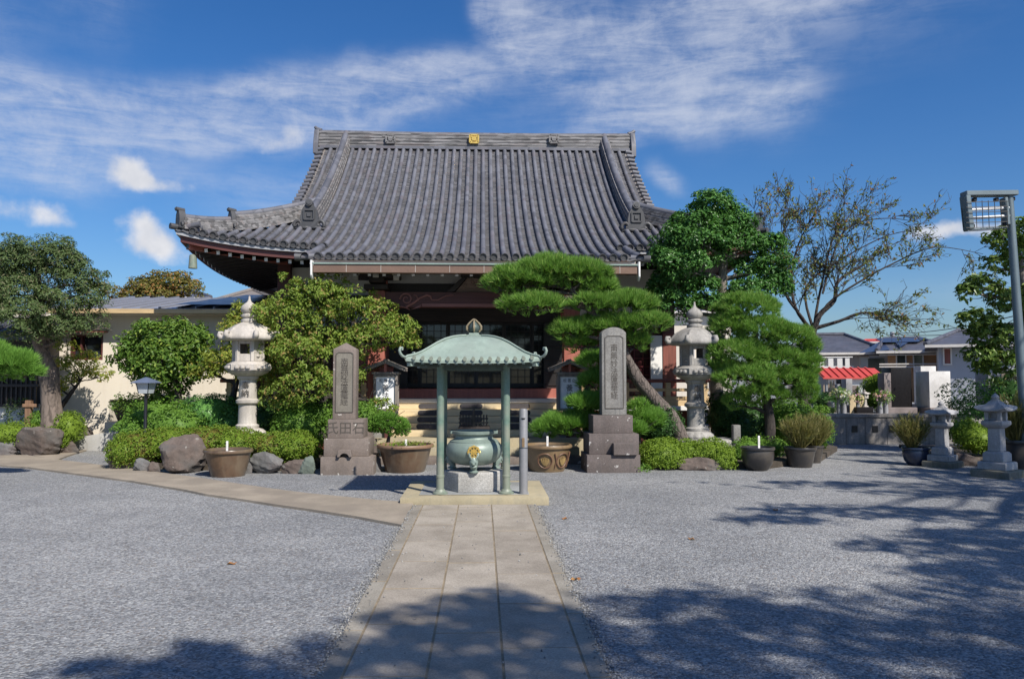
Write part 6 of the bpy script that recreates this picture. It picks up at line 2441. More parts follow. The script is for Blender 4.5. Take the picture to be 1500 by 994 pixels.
# shed with a red metal roof
Y = 27.0
s0, s1, sm = at(1192, 560, Y), at(1290, 560, Y), at(1213, 560, Y)
ze, zr = at(1240, 550.5, Y).z, at(1240, 539, Y + 1).z
t = thing('storage_shed', 'small white shed with a ribbed red metal roof', 'shed', ((s0.x + s1.x) / 2, Y + 1, 0))
m = MB()
m.bx(sm.x, s1.x, Y, Y + 1.2, 0, ze - .02)
m.build('wall', M['shed_wall'], t)
m = MB()
gw = sm.x - s0.x
m.prism([(Y, 0), (Y + 1.2, 0), (Y + 1.2, ze - .02), (Y + .6, zr - .05), (Y, ze - .02)], sm.x - .06, sm.x - .003, axis='x')
m.build('gable_wall', M['shed_grey'], t)
m = MB()
for (ya, yb) in ((Y - .18, Y + .6), (Y + 1.38, Y + .6)):
    m.add([(sm.x - .25, ya, ze - .05), (s1.x + .1, ya, ze - .05), (s1.x + .1, yb, zr), (sm.x - .25, yb, zr), (sm.x - .25, ya, ze - .1), (s1.x + .1, ya, ze - .1), (s1.x + .1, yb, zr - .05), (sm.x - .25, yb, zr - .05)],
          [(0, 1, 2, 3), (7, 6, 5, 4), (0, 4, 5, 1), (1, 5, 6, 2), (2, 6, 7, 3), (3, 7, 4, 0)])
    x = sm.x - .2
    while x < s1.x:
        m.bar((x, ya, ze - .03), (x, yb, zr + .02), .04, .05)
        x += .26
m.build('roof', M['red_roof'], t, smooth=0)

# houses beyond the graveyard
HOUSES = []
def house(label, px0, px1, yb, ye, yr, Y, depth, wallm, roofm, ridge=(0.2, 0.8), gable=False, over=0.5, wins=(), turn=0.9):
    a, b = at(px0, yb, Y), at(px1, ye, Y)
    ze = b.z
    zr = at((px0 + px1) / 2, yr, Y + depth / 2).z
    t = thing('house', label, 'house', ((a.x + b.x) / 2, Y, 0), 'houses beyond the graveyard')
    HOUSES.append((t, -math.atan2((a.x + b.x) / 2, Y) * turn))
    m = MB()
    m.bx(a.x, b.x, Y, Y + depth, 0, ze)
    m.build('wall', wallm, t)
    x0, x1, y0, y1 = a.x - over, b.x + over, Y - over, Y + depth + over
    w = x1 - x0
    ra, rb = x0 + w * ridge[0], x0 + w * ridge[1]
    ym = Y + depth / 2
    m = MB()
    vs = [(x0, y0, ze), (x1, y0, ze), (x1, y1, ze), (x0, y1, ze), (ra, ym, zr), (rb, ym, zr)]
    vs += [(v[0], v[1], v[2] - .14) for v in vs[:4]]
    m.add(vs, [(0, 1, 5, 4), (2, 3, 4, 5), (1, 2, 5), (3, 0, 4), (6, 7, 1, 0), (7, 8, 2, 1), (8, 9, 3, 2), (9, 6, 0, 3), (9, 8, 7, 6)])
    m.tube([(ra, ym, zr + .03), (rb, ym, zr + .03)], .12, 8)
    for c, e in ((0, 4), (3, 4), (1, 5), (2, 5)):
        m.tube([Vector(vs[c]) + Vector((0, 0, .03)), Vector(vs[e]) + Vector((0, 0, .03))], .10, 8)
    r = m.build('roof', roofm, t, smooth=30)
    m = MB()
    m.bx(x0 - .02, x1 + .02, y0 - .12, y0 - .01, ze - .13, ze - .01)
    m.build('gutter', M['off_white'], r)
    for (q0, q1, v0, v1, mt) in wins:
        p0, p1 = at(q0, v1, Y - .02), at(q1, v0, Y - .02)
        m = MB()
        m.bx(p0.x, p1.x, Y - .05, Y - .004, p0.z, p1.z)
        wn_ = m.build('window', M[mt], t)
        m = MB()
        for (xa, xb, za, zb) in ((p0.x - .06, p1.x + .06, p1.z, p1.z + .06), (p0.x - .06, p1.x + .06, p0.z - .06, p0.z), (p0.x - .06, p0.x, p0.z, p1.z), (p1.x, p1.x + .06, p0.z, p1.z)):
            m.bx(xa, xb, Y - .08, Y - .003, za, zb)
        m.build('window_frame', M['off_white'], wn_)
    return t, (x0, x1, y0, ze, zr, ym, ra, rb)

h1, g1 = house('pinkish house with a grey hipped roof behind the red shed', 1158, 1280, 556, 516.5, 491, 42, 9, M['house_pink'], M['dark_tile_roof'], (.38, .66), wins=((1257, 1272, 524, 537, 'shed_wall'), (1200, 1232, 523, 539, 'laundry')))
m = MB()
for (px, w, c) in ((1203, 8, 0), (1214, 6, 0), (1226, 7, 0), (1238, 7, 0), (1248, 6, 0)):
    q = at(px, 524, 41.2)
    m.bx(q.x - w / 2 * .036, q.x + w / 2 * .036, 41.2, 41.22, q.z - .75 - .1 * (px % 3), q.z)
m.tube([(at(1195, 523, 41.2).x, 41.2, at(1195, 523, 41.2).z), (at(1255, 523, 41.2).x, 41.2, at(1195, 523, 41.2).z)], .03, 6)
m.bx(at(1190, 530, 41.2).x, at(1256, 530, 41.2).x, 41.0, 41.05, at(1200, 543, 41.2).z, at(1200, 536, 41.2).z)
m.build('laundry_balcony', M['laundry'], h1)
h2, g2 = house('house with blue solar panels and orange timber siding', 1306, 1378, 560, 513.5, 497, 38, 8, M['house_wood'], M['dark_tile_roof'], (.12, .62), wins=((1318, 1328, 520, 538, 'glass'), (1340, 1350, 520, 537, 'glass')))
x0, x1, y0, ze, zr, ym, ra, rb = g2
m = MB()
m.bx(at(1281, 540, 38).x, at(1305.5, 540, 38).x, 38.3, 45, 0, ze - .2)
m.build('side_wing', M['house_grey'], h2)
m = MB()
A = at(1268, 513, 37.9)
m.add([(A.x, 37.5, ze - .1), (x0 + .6, 37.5, ze + .05), (ra - .1, ym - .2, zr - .05), (A.x + 1.0, ym - .2, zr - .35)], [(0, 1, 2, 3)])
m.build('solar_panel', M['navy_roof'], h2, smooth=0)
m = MB()
sl_ = (zr - ze) / (ym - y0)
for k in range(2):
    ya, yb = y0 + .4 + k * 2.0, y0 + 2.2 + k * 2.0
    m.add([(x0 + 1.0 + k, ya, ze + sl_ * (ya - y0) + .12), (x1 - 2.4 - k * .8, ya, ze + sl_ * (ya - y0) + .12), (x1 - 2.6 - k * .9, yb, ze + sl_ * (yb - y0) + .12), (x0 + 1.5 + k, yb, ze + sl_ * (yb - y0) + .12)], [(0, 1, 2, 3)])
m.build('solar_panel', M['navy_roof'], h2, smooth=0)
m = MB()
for yy in (519, 533, 537):
    m.tube([(at(1300, yy, 37.6).x, 37.6, at(1300, yy, 37.6).z), (at(1380, yy, 37.6).x, 37.6, at(1380, yy, 37.6).z)], .035, 6)
m.build('railing', M['off_white'], h2)
m = MB()
m.bx(at(1276, 530, 38.2).x, at(1298, 530, 38.2).x, 38.22, 38.28, at(1290, 545, 38.2).z, at(1290, 524, 38.2).z)
m.build('window', M['glass'], h2)
house('grey walled house with a dark tiled roof behind the foliage', 1384, 1480, 570, 504, 486, 33, 9, M['house_grey'], M['dark_tile_roof'], (.35, .65), wins=((1391, 1398, 510, 532, 'red_wall'),))
t = house('cream house glimpsed between the hall and the tall lantern', 962, 1068, 600, 456, 446, 40, 10, M['cream'], M['dark_tile_roof'], (.4, .6), over=0.3, wins=((1006, 1016, 500, 530, 'glass'),))
house('white walled house far off over the grey roof', 1262, 1298, 540, 500, 499, 60, 8, M['white_paint'], M['red_roof'], (.3, .7), over=0.1)
house('house with an orange gabled roof beyond the cream building', 236, 292, 450, 436, 424, 34, 8, M['house_wood'], M['dark_tile_roof'], (.3, .5), over=0.4)
house('pale gabled house far behind between hall and cream building', 330, 400, 470, 442, 425, 36, 8, M['house_pink'], M['grey_wood'], (.5, .52), over=0.3)

for t_, a_ in HOUSES:
    t_.rotation_euler = (0, 0, a_)

# distant utility pole and its wires
Y = 52
q = at(1307, 486, Y)
up = thing('utility_pole', 'distant utility pole with a transformer above the house roofs', 'utility pole', (q.x, Y, 0))
m = MB()
m.tube([(q.x, Y, 0), (q.x, Y, q.z)], [.2, .14], 10)
m.build('pole', M['grey_stone'], up)
m = MB()
m.bx(q.x - .9, q.x + .9, Y - .06, Y + .06, q.z - .5, q.z - .38)
m.lathe([(.3, q.z - 1.4), (.34, q.z - 1.3), (.34, q.z - .7), (.3, q.z - .6)], (q.x + .7, Y - .3, 0), 14)
m.build('crossarm', M['shed_grey'], up)
WL = 'power lines over the houses'
for i, (xa, ya, xb, yb, Y2, lab) in enumerate(((1307, 488, 1520, 454, 30, 'upper power line running from the pole to the right edge'), (1307, 489, 1520, 474, 30, 'middle power line running from the pole to the right edge'), (1307, 492, 1520, 488, 30, 'lowest power line running from the pole to the right edge'))):
    A, B = at(xa, ya, 52), at(xb, yb, Y2)
    pts = [A.lerp(B, k / 12) - Vector((0, 0, 1.0 * (k / 12) * (1 - k / 12))) for k in range(13)]
    m = MB()
    m.tube(pts, .022, 5)
    tag(m.build('power_line', M['wire']), lab, 'power line', WL)
q = at(1047, 560, 17.6)
m = MB()
hw = .13
m.prism([(q.x - hw, .3), (q.x + hw, .3), (q.x + hw, q.z + .42), (q.x, q.z + .5), (q.x - hw, q.z + .42)], 17.6, 17.64)
wb = tag(m.build('memorial_board', M['off_white'], bevel=0.004, seg=1), 'pale upright wooden board with dark brush letters behind the greyer lantern', 'sign board')
text('brush_letters', '供\n養', (q.x, 17.595, q.z - .02), .26, M['ink'], wb, ext=.002, line=.9)
m = MB()
q = at(1079, 655, 14.9)
m.bx(q.x - .07, q.x + .07, 14.85, 14.99, 0, at(1079, 622, 14.9).z)
tag(m.build('stone_post', M['stele_grey'], bevel=0.015), 'short square grey stone post right of the greyer lantern', 'post')

# ================================================================== ROCKS
RG = 'edging rocks of the left bed'
rock('boulder', 231, 291, 643, 688, 13.62, M['rock_brown'], 'big brown boulder in front of the left hedge', None, 3, 0.6)
rock('edging_rock', 194, 219, 674, 687, 13.85, M['rock_grey'], 'small grey rock left of the big boulder', RG, 4)
rock('edging_rock', 156, 188, 655, 681, 14.2, M['rock_brown'], 'brown rock at the left tip of the hedge', RG, 5)
rock('edging_rock', 217, 234, 678, 688, 13.75, M['rock_brown'], 'tiny brown rock touching the boulder', RG, 15)
rock('edging_rock', 349, 370, 667, 690, 13.65, M['rock_grey'], 'grey rock just right of the front pot', RG, 6)
rock('edging_rock', 366, 412, 664, 692, 13.6, M['rock_grey'], 'wide grey rock between the pot and the stele', RG, 7)
rock('edging_rock', 411, 445, 672, 692, 13.6, M['rock_brown'], 'low brown rock beside the green one', RG, 8)
rock('edging_rock', 438, 462, 668, 693, 13.55, M['rock_green'], 'greenish rock against the pointed stele', RG, 9)
rock('standing_rock', 22, 83, 622, 664, 16.7, M['rock_brown'], 'big rugged rock standing before the left hedge', None, 10, 0.6)
rock('kerb_rock', -30, 24, 647, 664, 16.8, M['rock_grey'], 'long low grey kerb rock under the far left hedge', None, 11, .35)
rock('kerb_rock', 78, 106, 645, 659, 17.3, M['rock_brown'], 'low brown rock between hedge and ramp wall', None, 12, .4)
rock('reddish_rock', 112, 130, 622, 638, 18.4, M['rock_brown'], 'reddish rock at the wall above the ramp', None, 13, .3)
rock('mound_rock', 1003, 1068, 671, 694, 13.75, M['rock_brown'], 'low brown mound shaped rock under the right hedge', None, 14, .5)
rock('backing_rock', 524, 550, 638, 672, 14.3, M['rock_brown'], 'upright brown rock behind the pointed stele', None, 16, .4)
rock('edging_rock', 1405, 1440, 664, 690, 14.4, M['rock_brown'], 'dark rock between the two small lanterns', None, 17, .4)
rock('edging_rock', 541, 556, 668, 690, 13.75, M['rock_grey'], 'pale jagged rock between stele and wide pot', None, 18, .25)

# ================================================================== SHRUBS
HG = 'clipped hedges of the left bed'
shrub('clipped_hedge', [cl(205, 657, 42, 25, 14.2, 0.5, .55), cl(248, 650, 45, 22, 14.2, .6, .55), cl(185, 663, 24, 20, 14.2, .2, .35)], 'clipped olive green hedge left of the boulder', M['lf_azalea'], 9500, .042, .024, 1, HG)
shrub('clipped_hedge', [cl(310, 647, 42, 22, 14.1, .5, .5), cl(350, 651, 36, 22, 14.1, .4, .5)], 'clipped hedge behind the front pot', M['lf_azalea'], 7500, .042, .024, 2, HG)
shrub('clipped_hedge', [cl(395, 655, 36, 20, 14.0, .4, .45), cl(433, 655, 38, 23, 14.0, .4, .45)], 'clipped hedge ending at the pointed stele', M['lf_azalea'], 7500, .042, .024, 3, HG)
shrub('green_shrub', [cl(232, 618, 46, 30, 16.0, 0, .7), cl(262, 625, 40, 28, 15.6, 0, .6), cl(205, 632, 30, 20, 15.6, 0, .5)], 'loose bright green shrub behind the garden lamp', M['lf_green'], 6500, .06, .035, 4, None, True, 'shrub', .02, .14)
shrub('round_shrub', [cl(308, 608, 42, 28, 16.2, 0, .7), cl(340, 620, 40, 26, 16.3, 0, .7)], 'rounded mid green shrub left of the pale lantern', M['lf_camphor'], 6500, .05, .03, 5, None)
shrub('dark_shrub', [cl(395, 622, 32, 32, 16.4, 0, .6), cl(352, 628, 22, 24, 16.6, 0, .5)], 'dark shrub behind the shaft of the pale lantern', M['lf_deep'], 4500, .055, .032, 6, None)
shrub('green_shrub', [cl(440, 622, 38, 36, 15.6, 0, .6), cl(470, 610, 25, 28, 15.8, 0, .5)], 'bright green shrub under the leafy tree', M['lf_green'], 6000, .055, .032, 7, None, True, 'shrub', .02, .12)
shrub('green_shrub', [cl(537, 612, 20, 22, 15.2, 0, .4)], 'small green shrub right of the pointed stele', M['lf_green'], 2200, .05, .03, 8, None, True, 'shrub', .02, .12)
shrub('lime_hedge', [cl(15, 637, 46, 17, 17.2, 0, .4), cl(-30, 638, 40, 18, 17.2, 0, .4)], 'bright lime clipped hedge at the far left', M['lf_lime'], 6000, .042, .025, 9, None)
shrub('round_bush', [cl(100, 627, 21, 23, 17.6, 0, .36), cl(86, 640, 18, 18, 17.4, 0, .3)], 'bright round bush between rock and ramp wall', M['lf_lime'], 4500, .042, .025, 10, None)
shrub('round_bush', [cl(60, 616, 17, 13, 17.6, 0, .3), cl(78, 622, 14, 10, 17.6, 0, .3)], 'small bright bush at the foot of the thick trunk', M['lf_green'], 2600, .042, .025, 11, None)
shrub('dark_shrub', [cl(26, 608, 14, 20, 17.7, 0, .25)], 'thin dusty shrub against the white wall at the left', M['lf_podo'], 700, .055, .03, 12, None, False, 'shrub', .02, .2)
shrub('entrance_shrub', [cl(200, 592, 30, 14, 17.6, 0, .4), cl(222, 604, 20, 16, 17.4, 0, .4)], 'loose green shrub in front of the dark entrance', M['lf_round'], 1900, .06, .035, 13, None, False, 'shrub', .02, .25)
# right side
HR = 'clipped hedges of the right bed'
shrub('clipped_hedge', [cl(970, 668, 36, 25, 13.95, .3, .45), cl(1005, 665, 22, 20, 14.2, .2, .3)], 'clipped hedge right of the grey stele', M['lf_lime'], 8000, .04, .024, 21, HR)
shrub('clipped_hedge', [cl(1040, 668, 34, 25, 14.1, .3, .4), cl(1058, 676, 20, 18, 14.0, .1, .3)], 'clipped hedge in front of the rough lantern slab', M['lf_lime'], 6500, .04, .024, 22, HR)
shrub('low_shrub', [cl(1092, 662, 26, 20, 14.9, 0, .35), cl(1120, 655, 30, 16, 15.2, 0, .35)], 'low green shrub behind the round black pot', M['lf_green'], 3600, .045, .027, 23, None)
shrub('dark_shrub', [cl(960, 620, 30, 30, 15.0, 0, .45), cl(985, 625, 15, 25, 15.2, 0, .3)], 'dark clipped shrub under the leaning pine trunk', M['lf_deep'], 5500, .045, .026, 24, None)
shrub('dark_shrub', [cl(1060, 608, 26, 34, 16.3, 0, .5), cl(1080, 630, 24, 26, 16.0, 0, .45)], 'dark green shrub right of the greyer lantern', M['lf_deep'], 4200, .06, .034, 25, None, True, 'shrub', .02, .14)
shrub('green_shrub', [cl(1155, 622, 34, 36, 16.6, 0, .6), cl(1190, 632, 24, 30, 17.2, 0, .6)], 'leafy green shrub right of the right pine trunk', M['lf_green'], 5200, .06, .034, 26, None, True, 'shrub', .02, .14)
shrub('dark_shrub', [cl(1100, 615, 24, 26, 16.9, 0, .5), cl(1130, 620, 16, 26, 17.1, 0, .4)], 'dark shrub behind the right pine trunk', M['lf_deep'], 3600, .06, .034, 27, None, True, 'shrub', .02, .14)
shrub('creeping_plant', [cl(938, 688, 12, 4, 13.7, 0, .15)], 'tiny creeping plant at the corner of the grey stele', M['lf_green'], 260, .05, .03, 28, None, False)
shrub('stake_foliage', [cl(930, 602, 10, 14, 14.5, 0, .2)], 'sprig of bright green foliage right of the grey stele', M['lf_green'], 500, .05, .02, 29, None, False)
shrub('garden_bush', [cl(1282, 575, 20, 24, 21.6, 0, .4), cl(1292, 560, 14, 12, 21.6, 0, .3)], 'round green bush among the graves', M['lf_lime'], 3600, .06, .035, 30, None)
shrub('garden_bush', [cl(1208, 592, 16, 16, 21.0, 0, .35)], 'dark green bush left of the wooden grave sticks', M['lf_deep'], 1600, .06, .035, 31, None)
shrub('garden_bush', [cl(1203, 603, 9, 7, 20.2, 0, .15)], 'small bright plant at the left end of the wall top', M['lf_green'], 500, .06, .035, 32, None, False)
shrub('nandina_bush', [cl(1410, 580, 30, 22, 17.2, 0, .5), cl(1432, 605, 32, 26, 16.8, 0, .5), cl(1405, 612, 20, 22, 17.0, 0, .4), cl(1450, 585, 22, 30, 17.0, 0, .5)], 'airy dark bush behind the small lanterns', M['lf_camphor'], 3800, .065, .03, 33, None, False, 'shrub', .02, .2)
shrub('low_shrub', [cl(1432, 643, 30, 20, 15.6, 0, .4), cl(1412, 632, 20, 18, 15.9, 0, .35)], 'low yellowish green shrub between the small lanterns', M['lf_lime'], 4200, .045, .027, 34, None)
shrub('low_shrub', [cl(1500, 655, 18, 14, 13.7, 0, .3)], 'low bright shrub at the right edge', M['lf_lime'], 1500, .045, .027, 35, None)
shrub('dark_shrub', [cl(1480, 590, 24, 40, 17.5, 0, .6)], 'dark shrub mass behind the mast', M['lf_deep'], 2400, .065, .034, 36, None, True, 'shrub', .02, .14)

# bonsai-like juniper by the steps
t = thing('small_juniper', 'small cushion shaped juniper beside the wooden steps', 'tree', (at(570, 650, 15.0).x, 15.0, 0))
cls = [cl(555, 622, 16, 12, 15.0), cl(578, 624, 20, 14, 15.0), cl(566, 614, 16, 10, 15.0), cl(590, 630, 11, 9, 15.0)]
pine_cloud('foliage', cls, 900, M['lf_pine2'], t, 3, .055, .011, 12, .6)
branchy('trunk', [(at(570, 650, 15).x, 15.0, .05), (at(568, 640, 15).x, 15.02, .4), (at(572, 628, 15).x, 15, .62)], [.05, .04, .02], [c[:3] for c in cls], M['bark_dark'], t, 2, .02)

# ================================================================== TREES
def tree(name, label, trunk, radii, clumps, n, L, W, mat, barkm, seed, per=9, group=None, extra=(), **kw):
    t = thing(name, label, 'tree', trunk[0], group)
    t.location.z = 0
    leaf_cloud('crown', clumps, n, L, W, mat, t, seed, per=per, **kw)
    branchy('trunk', trunk, radii, [Vector(c[:3]) - Vector((0, 0, c[5] * .25)) for c in clumps] + list(extra), barkm, t, seed)
    return t

def tp(*pts):
    return [tuple(at(px, py, Y)) for px, py, Y in pts]

# leafy tree left of the steps
Y = 15.4
cls = [cl(452, 436, 46, 28, Y), cl(496, 436, 42, 26, Y), cl(420, 470, 40, 32, Y), cl(474, 474, 52, 32, Y, .2), cl(535, 464, 42, 26, Y), cl(574, 488, 32, 24, Y, -.2), cl(438, 520, 48, 30, Y, -.3),
       cl(400, 578, 18, 18, Y), cl(452, 566, 40, 26, Y, -.4), cl(545, 500, 44, 16, Y, -.2), cl(500, 500, 40, 24, Y, .3), cl(594, 500, 15, 14, Y), cl(520, 548, 14, 26, Y), cl(565, 594, 22, 7, Y), cl(420, 595, 24, 16, Y)]
tree('broadleaf_tree', 'wide leafy tree with yellow green foliage behind the pointed stele', tp((472, 640, 15.6), (474, 590, 15.6), (478, 540, 15.55), (482, 490, 15.5), (480, 450, 15.5)), [.13, .11, .09, .06, .03], cls, 20000, .085, .038, M['lf_maple'], M['bark_dark'], 41, per=26, cl_r=.15, droop=.6, lo=.45, lump=.3)
# yellowing tree behind the pale lantern
Y = 16.6
cls = [cl(372, 472, 30, 24, Y), cl(345, 495, 26, 24, Y), cl(392, 500, 24, 28, Y), cl(330, 530, 34, 20, Y), cl(370, 540, 30, 22, Y), cl(306, 545, 20, 10, Y), cl(398, 545, 24, 20, Y), cl(392, 455, 16, 12, Y)]
tree('broadleaf_tree', 'thin yellowing tree behind the pale stone lantern', tp((336, 640, 16.7), (340, 590, 16.7), (350, 545, 16.65), (362, 500, 16.6)), [.08, .07, .055, .03], cls, 8000, .085, .04, M['lf_yellow'], M['bark_dark'], 42, per=18, cl_r=.15, droop=.5, lo=.4, lump=.3)
# round tree before the cream wall
Y = 17.2
cls = [cl(238, 494, 46, 24, Y), cl(204, 516, 34, 24, Y), cl(274, 500, 36, 24, Y, .2), cl(240, 530, 42, 26, Y, -.3), cl(190, 528, 22, 16, Y), cl(284, 526, 28, 24, Y), cl(215, 550, 28, 14, Y, .2), cl(262, 552, 30, 20, Y), cl(240, 575, 24, 18, Y, .3)]
tree('broadleaf_tree', 'dome shaped glossy tree before the cream wall', tp((264, 640, 17.3), (263, 600, 17.3), (259, 560, 17.25), (250, 520, 17.2)), [.09, .08, .065, .03], cls, 14000, .10, .055, M['lf_round'], M['bark_dark'], 43, per=22, cl_r=.16, lo=.5, lump=.3)
# big layered tree at the left
Y = 16.6
cls = [cl(58, 372, 48, 22, Y), cl(18, 385, 44, 24, Y), cl(92, 385, 34, 20, Y), cl(60, 402, 52, 22, Y, .3), cl(118, 412, 34, 18, Y), cl(138, 425, 20, 14, Y), cl(22, 425, 44, 24, Y), cl(85, 440, 44, 18, Y), cl(120, 455, 30, 16, Y), cl(30, 462, 52, 24, Y, -.2), cl(-20, 440, 40, 34, Y), cl(85, 478, 34, 16, Y), cl(140, 480, 16, 8, Y), cl(-20, 400, 30, 24, Y), cl(50, 485, 30, 14, Y)]
tree('layered_evergreen', 'big layered evergreen with a thick pale trunk at the left', tp((78, 635, 17.5), (75, 590, 17.5), (72, 550, 17.4), (62, 515, 17.2), (52, 480, 17.0), (55, 430, 16.8), (56, 390, 16.6)), [.27, .215, .20, .135, .11, .075, .04], cls, 52000, .07, .024, M['lf_podo'], M['bark_podo'], 44, per=40, cl_r=.15, lo=.5, lump=.3, rnd=.6,
     extra=tp((78, 520, 17.2), (84, 500, 17.0), (112, 462, 16.8), (100, 430, 16.6)))
# small forked tree with flat top, its shadow on the cream wall
Y = 18.1
cls = [cl(108, 528, 22, 8, Y), cl(132, 538, 20, 9, Y), cl(92, 536, 18, 9, Y), cl(150, 550, 14, 7, Y), cl(100, 556, 14, 8, Y), cl(88, 568, 12, 8, Y), cl(128, 522, 18, 6, Y), cl(120, 548, 20, 6, Y), cl(98, 510, 18, 10, Y, .2)]
tree('small_forked_tree', 'small forked tree with a flat yellowish crown against the cream wall', tp((80, 616, 18.15), (88, 598, 18.15), (98, 584, 18.1), (108, 570, 18.1), (118, 558, 18.1)), [.075, .065, .055, .04, .02], cls, 2300, .075, .035, M['lf_yellow'], M['bark_dark'], 45, per=14, cl_r=.10, lo=.4)

def pine(name, label, trunk, radii, clumps, ntuft, mat, seed, group=None, barkm=None, extra=(), **kw):
    t = thing(name, label, 'pine tree', (trunk[0][0], trunk[0][1], 0), group)
    pine_cloud('crown', clumps, ntuft, mat, t, seed, **kw)
    branchy('trunk', trunk, radii, [Vector(c[:3]) - Vector((0, 0, c[5] * .35)) for c in clumps] + list(extra), barkm or M['bark_pine'], t, seed, .04)
    return t

Y = 14.5
cls = [cl(765, 414, 50, 20, Y), cl(805, 402, 52, 22, Y), cl(852, 406, 44, 22, Y), cl(880, 424, 24, 16, Y), cl(735, 420, 22, 15, Y), cl(782, 450, 42, 16, Y, -.2), cl(745, 452, 14, 9, Y, -.2), cl(870, 448, 32, 15, Y, -.1), cl(912, 452, 42, 22, Y, .1), cl(890, 482, 56, 18, Y, .25), cl(950, 476, 30, 15, Y), cl(835, 488, 28, 16, Y, .1), cl(930, 504, 20, 15, Y, .2), cl(850, 505, 20, 14, Y, .3)]
pine('cloud_pine', 'large cloud pruned pine with a leaning trunk behind the grey stele', tp((1000, 650, 15.0), (984, 614, 14.95), (962, 588, 14.9), (935, 556, 14.8), (915, 520, 14.7), (890, 480, 14.6), (855, 445, 14.55), (830, 415, 14.5)), [.17, .15, .13, .12, .10, .085, .06, .035], cls, 3100, M['lf_pine'], 51, extra=tp((760, 440, 14.5), (900, 460, 14.5)))
Y = 14.7
cls = [cl(874, 532, 24, 12, Y), cl(872, 562, 22, 14, Y), cl(858, 594, 24, 13, Y, -.2), cl(876, 598, 24, 18, Y), cl(838, 624, 46, 15, Y), cl(802, 632, 20, 11, Y), cl(892, 560, 16, 22, Y, .2)]
pine('low_pine', 'low layered pine between the sign box and the grey stele', tp((868, 690, 14.9), (866, 640, 14.9), (862, 590, 14.85), (860, 545, 14.8)), [.09, .075, .055, .03], cls, 1700, M['lf_pine2'], 52, per=15)
cls = [cl(946, 618, 24, 14, 14.6), cl(928, 632, 18, 10, 14.4), cl(936, 600, 12, 10, 14.7)]
pine('young_pine', 'tuft of bright pine needles low behind the grey stele', tp((935, 680, 14.8), (936, 640, 14.8), (938, 618, 14.7)), [.05, .04, .02], cls, 330, M['lf_pine2'], 53)
Y = 15.0
cls = [cl(1094, 456, 46, 24, Y), cl(1072, 482, 34, 22, Y), cl(1122, 488, 44, 22, Y, -.2), cl(1160, 498, 36, 20, Y), cl(1186, 510, 16, 14, Y), cl(1082, 522, 40, 24, Y, -.2), cl(1138, 530, 44, 22, Y), cl(1094, 556, 44, 22, Y, -.3), cl(1150, 562, 40, 22, Y), cl(1062, 545, 22, 20, Y), cl(1120, 580, 34, 16, Y), cl(1175, 552, 18, 18, Y), cl(1080, 590, 20, 14, Y), cl(1184, 535, 18, 22, Y), cl(1182, 575, 18, 16, Y)]
pine('round_pine', 'rounded blue green pine right of the greyer lantern', tp((1126, 660, 15.1), (1128, 620, 15.1), (1122, 580, 15.05), (1116, 530, 15.0), (1104, 480, 15.0)), [.11, .10, .085, .06, .03], cls, 3200, M['lf_pine'], 54, barkm=M['bark_dark'], per=22, Ln=.13, w=.010, bottom=.35)
Y = 12.7
cls = [cl(14, 536, 34, 15, Y), cl(38, 549, 18, 9, Y), cl(-20, 525, 36, 18, Y), cl(-10, 548, 30, 14, Y)]
pine('pine_bough', 'bright pine bough reaching in at the left edge', [tuple(Vector((at(-110, 600, Y).x, Y + .2, 0))), tuple(at(-100, 580, Y)), tuple(at(-70, 555, Y)), tuple(at(-20, 545, Y))], [.12, .11, .08, .04], cls, 900, M['lf_pine2'], 55)

# evergreen at the right corner of the hall
Y = 16.0
cls = [cl(1046, 308, 34, 22, Y), cl(1018, 330, 34, 22, Y), cl(1072, 332, 36, 22, Y), cl(994, 358, 32, 22, Y), cl(1038, 358, 36, 24, Y, -.4), cl(1086, 362, 36, 22, Y), cl(1124, 366, 28, 20, Y), cl(982, 388, 30, 22, Y, -.1), cl(1016, 394, 30, 20, Y, -.4), cl(1130, 394, 28, 22, Y), cl(1102, 400, 26, 18, Y, .3), cl(980, 420, 28, 20, Y), cl(1138, 418, 22, 14, Y), cl(1096, 428, 34, 16, Y), cl(1030, 424, 24, 18, Y), cl(992, 448, 28, 20, Y), cl(968, 440, 14, 16, Y), cl(1040, 452, 30, 14, Y)]
tree('cloud_evergreen', 'tall dark green clipped evergreen at the right corner of the hall', tp((1052, 640, 16.4), (1050, 560, 16.35), (1056, 480, 16.3), (1058, 420, 16.2), (1060, 370, 16.1), (1050, 325, 16.0)), [.16, .14, .12, .10, .07, .03], cls, 36000, .085, .042, M['lf_camphor'], M['bark_grey'], 46, lo=.62, lump=.28, per=40, cl_r=.17, bottom=.25, extra=tp((1012, 400, 16.0), (1100, 400, 16.0)))

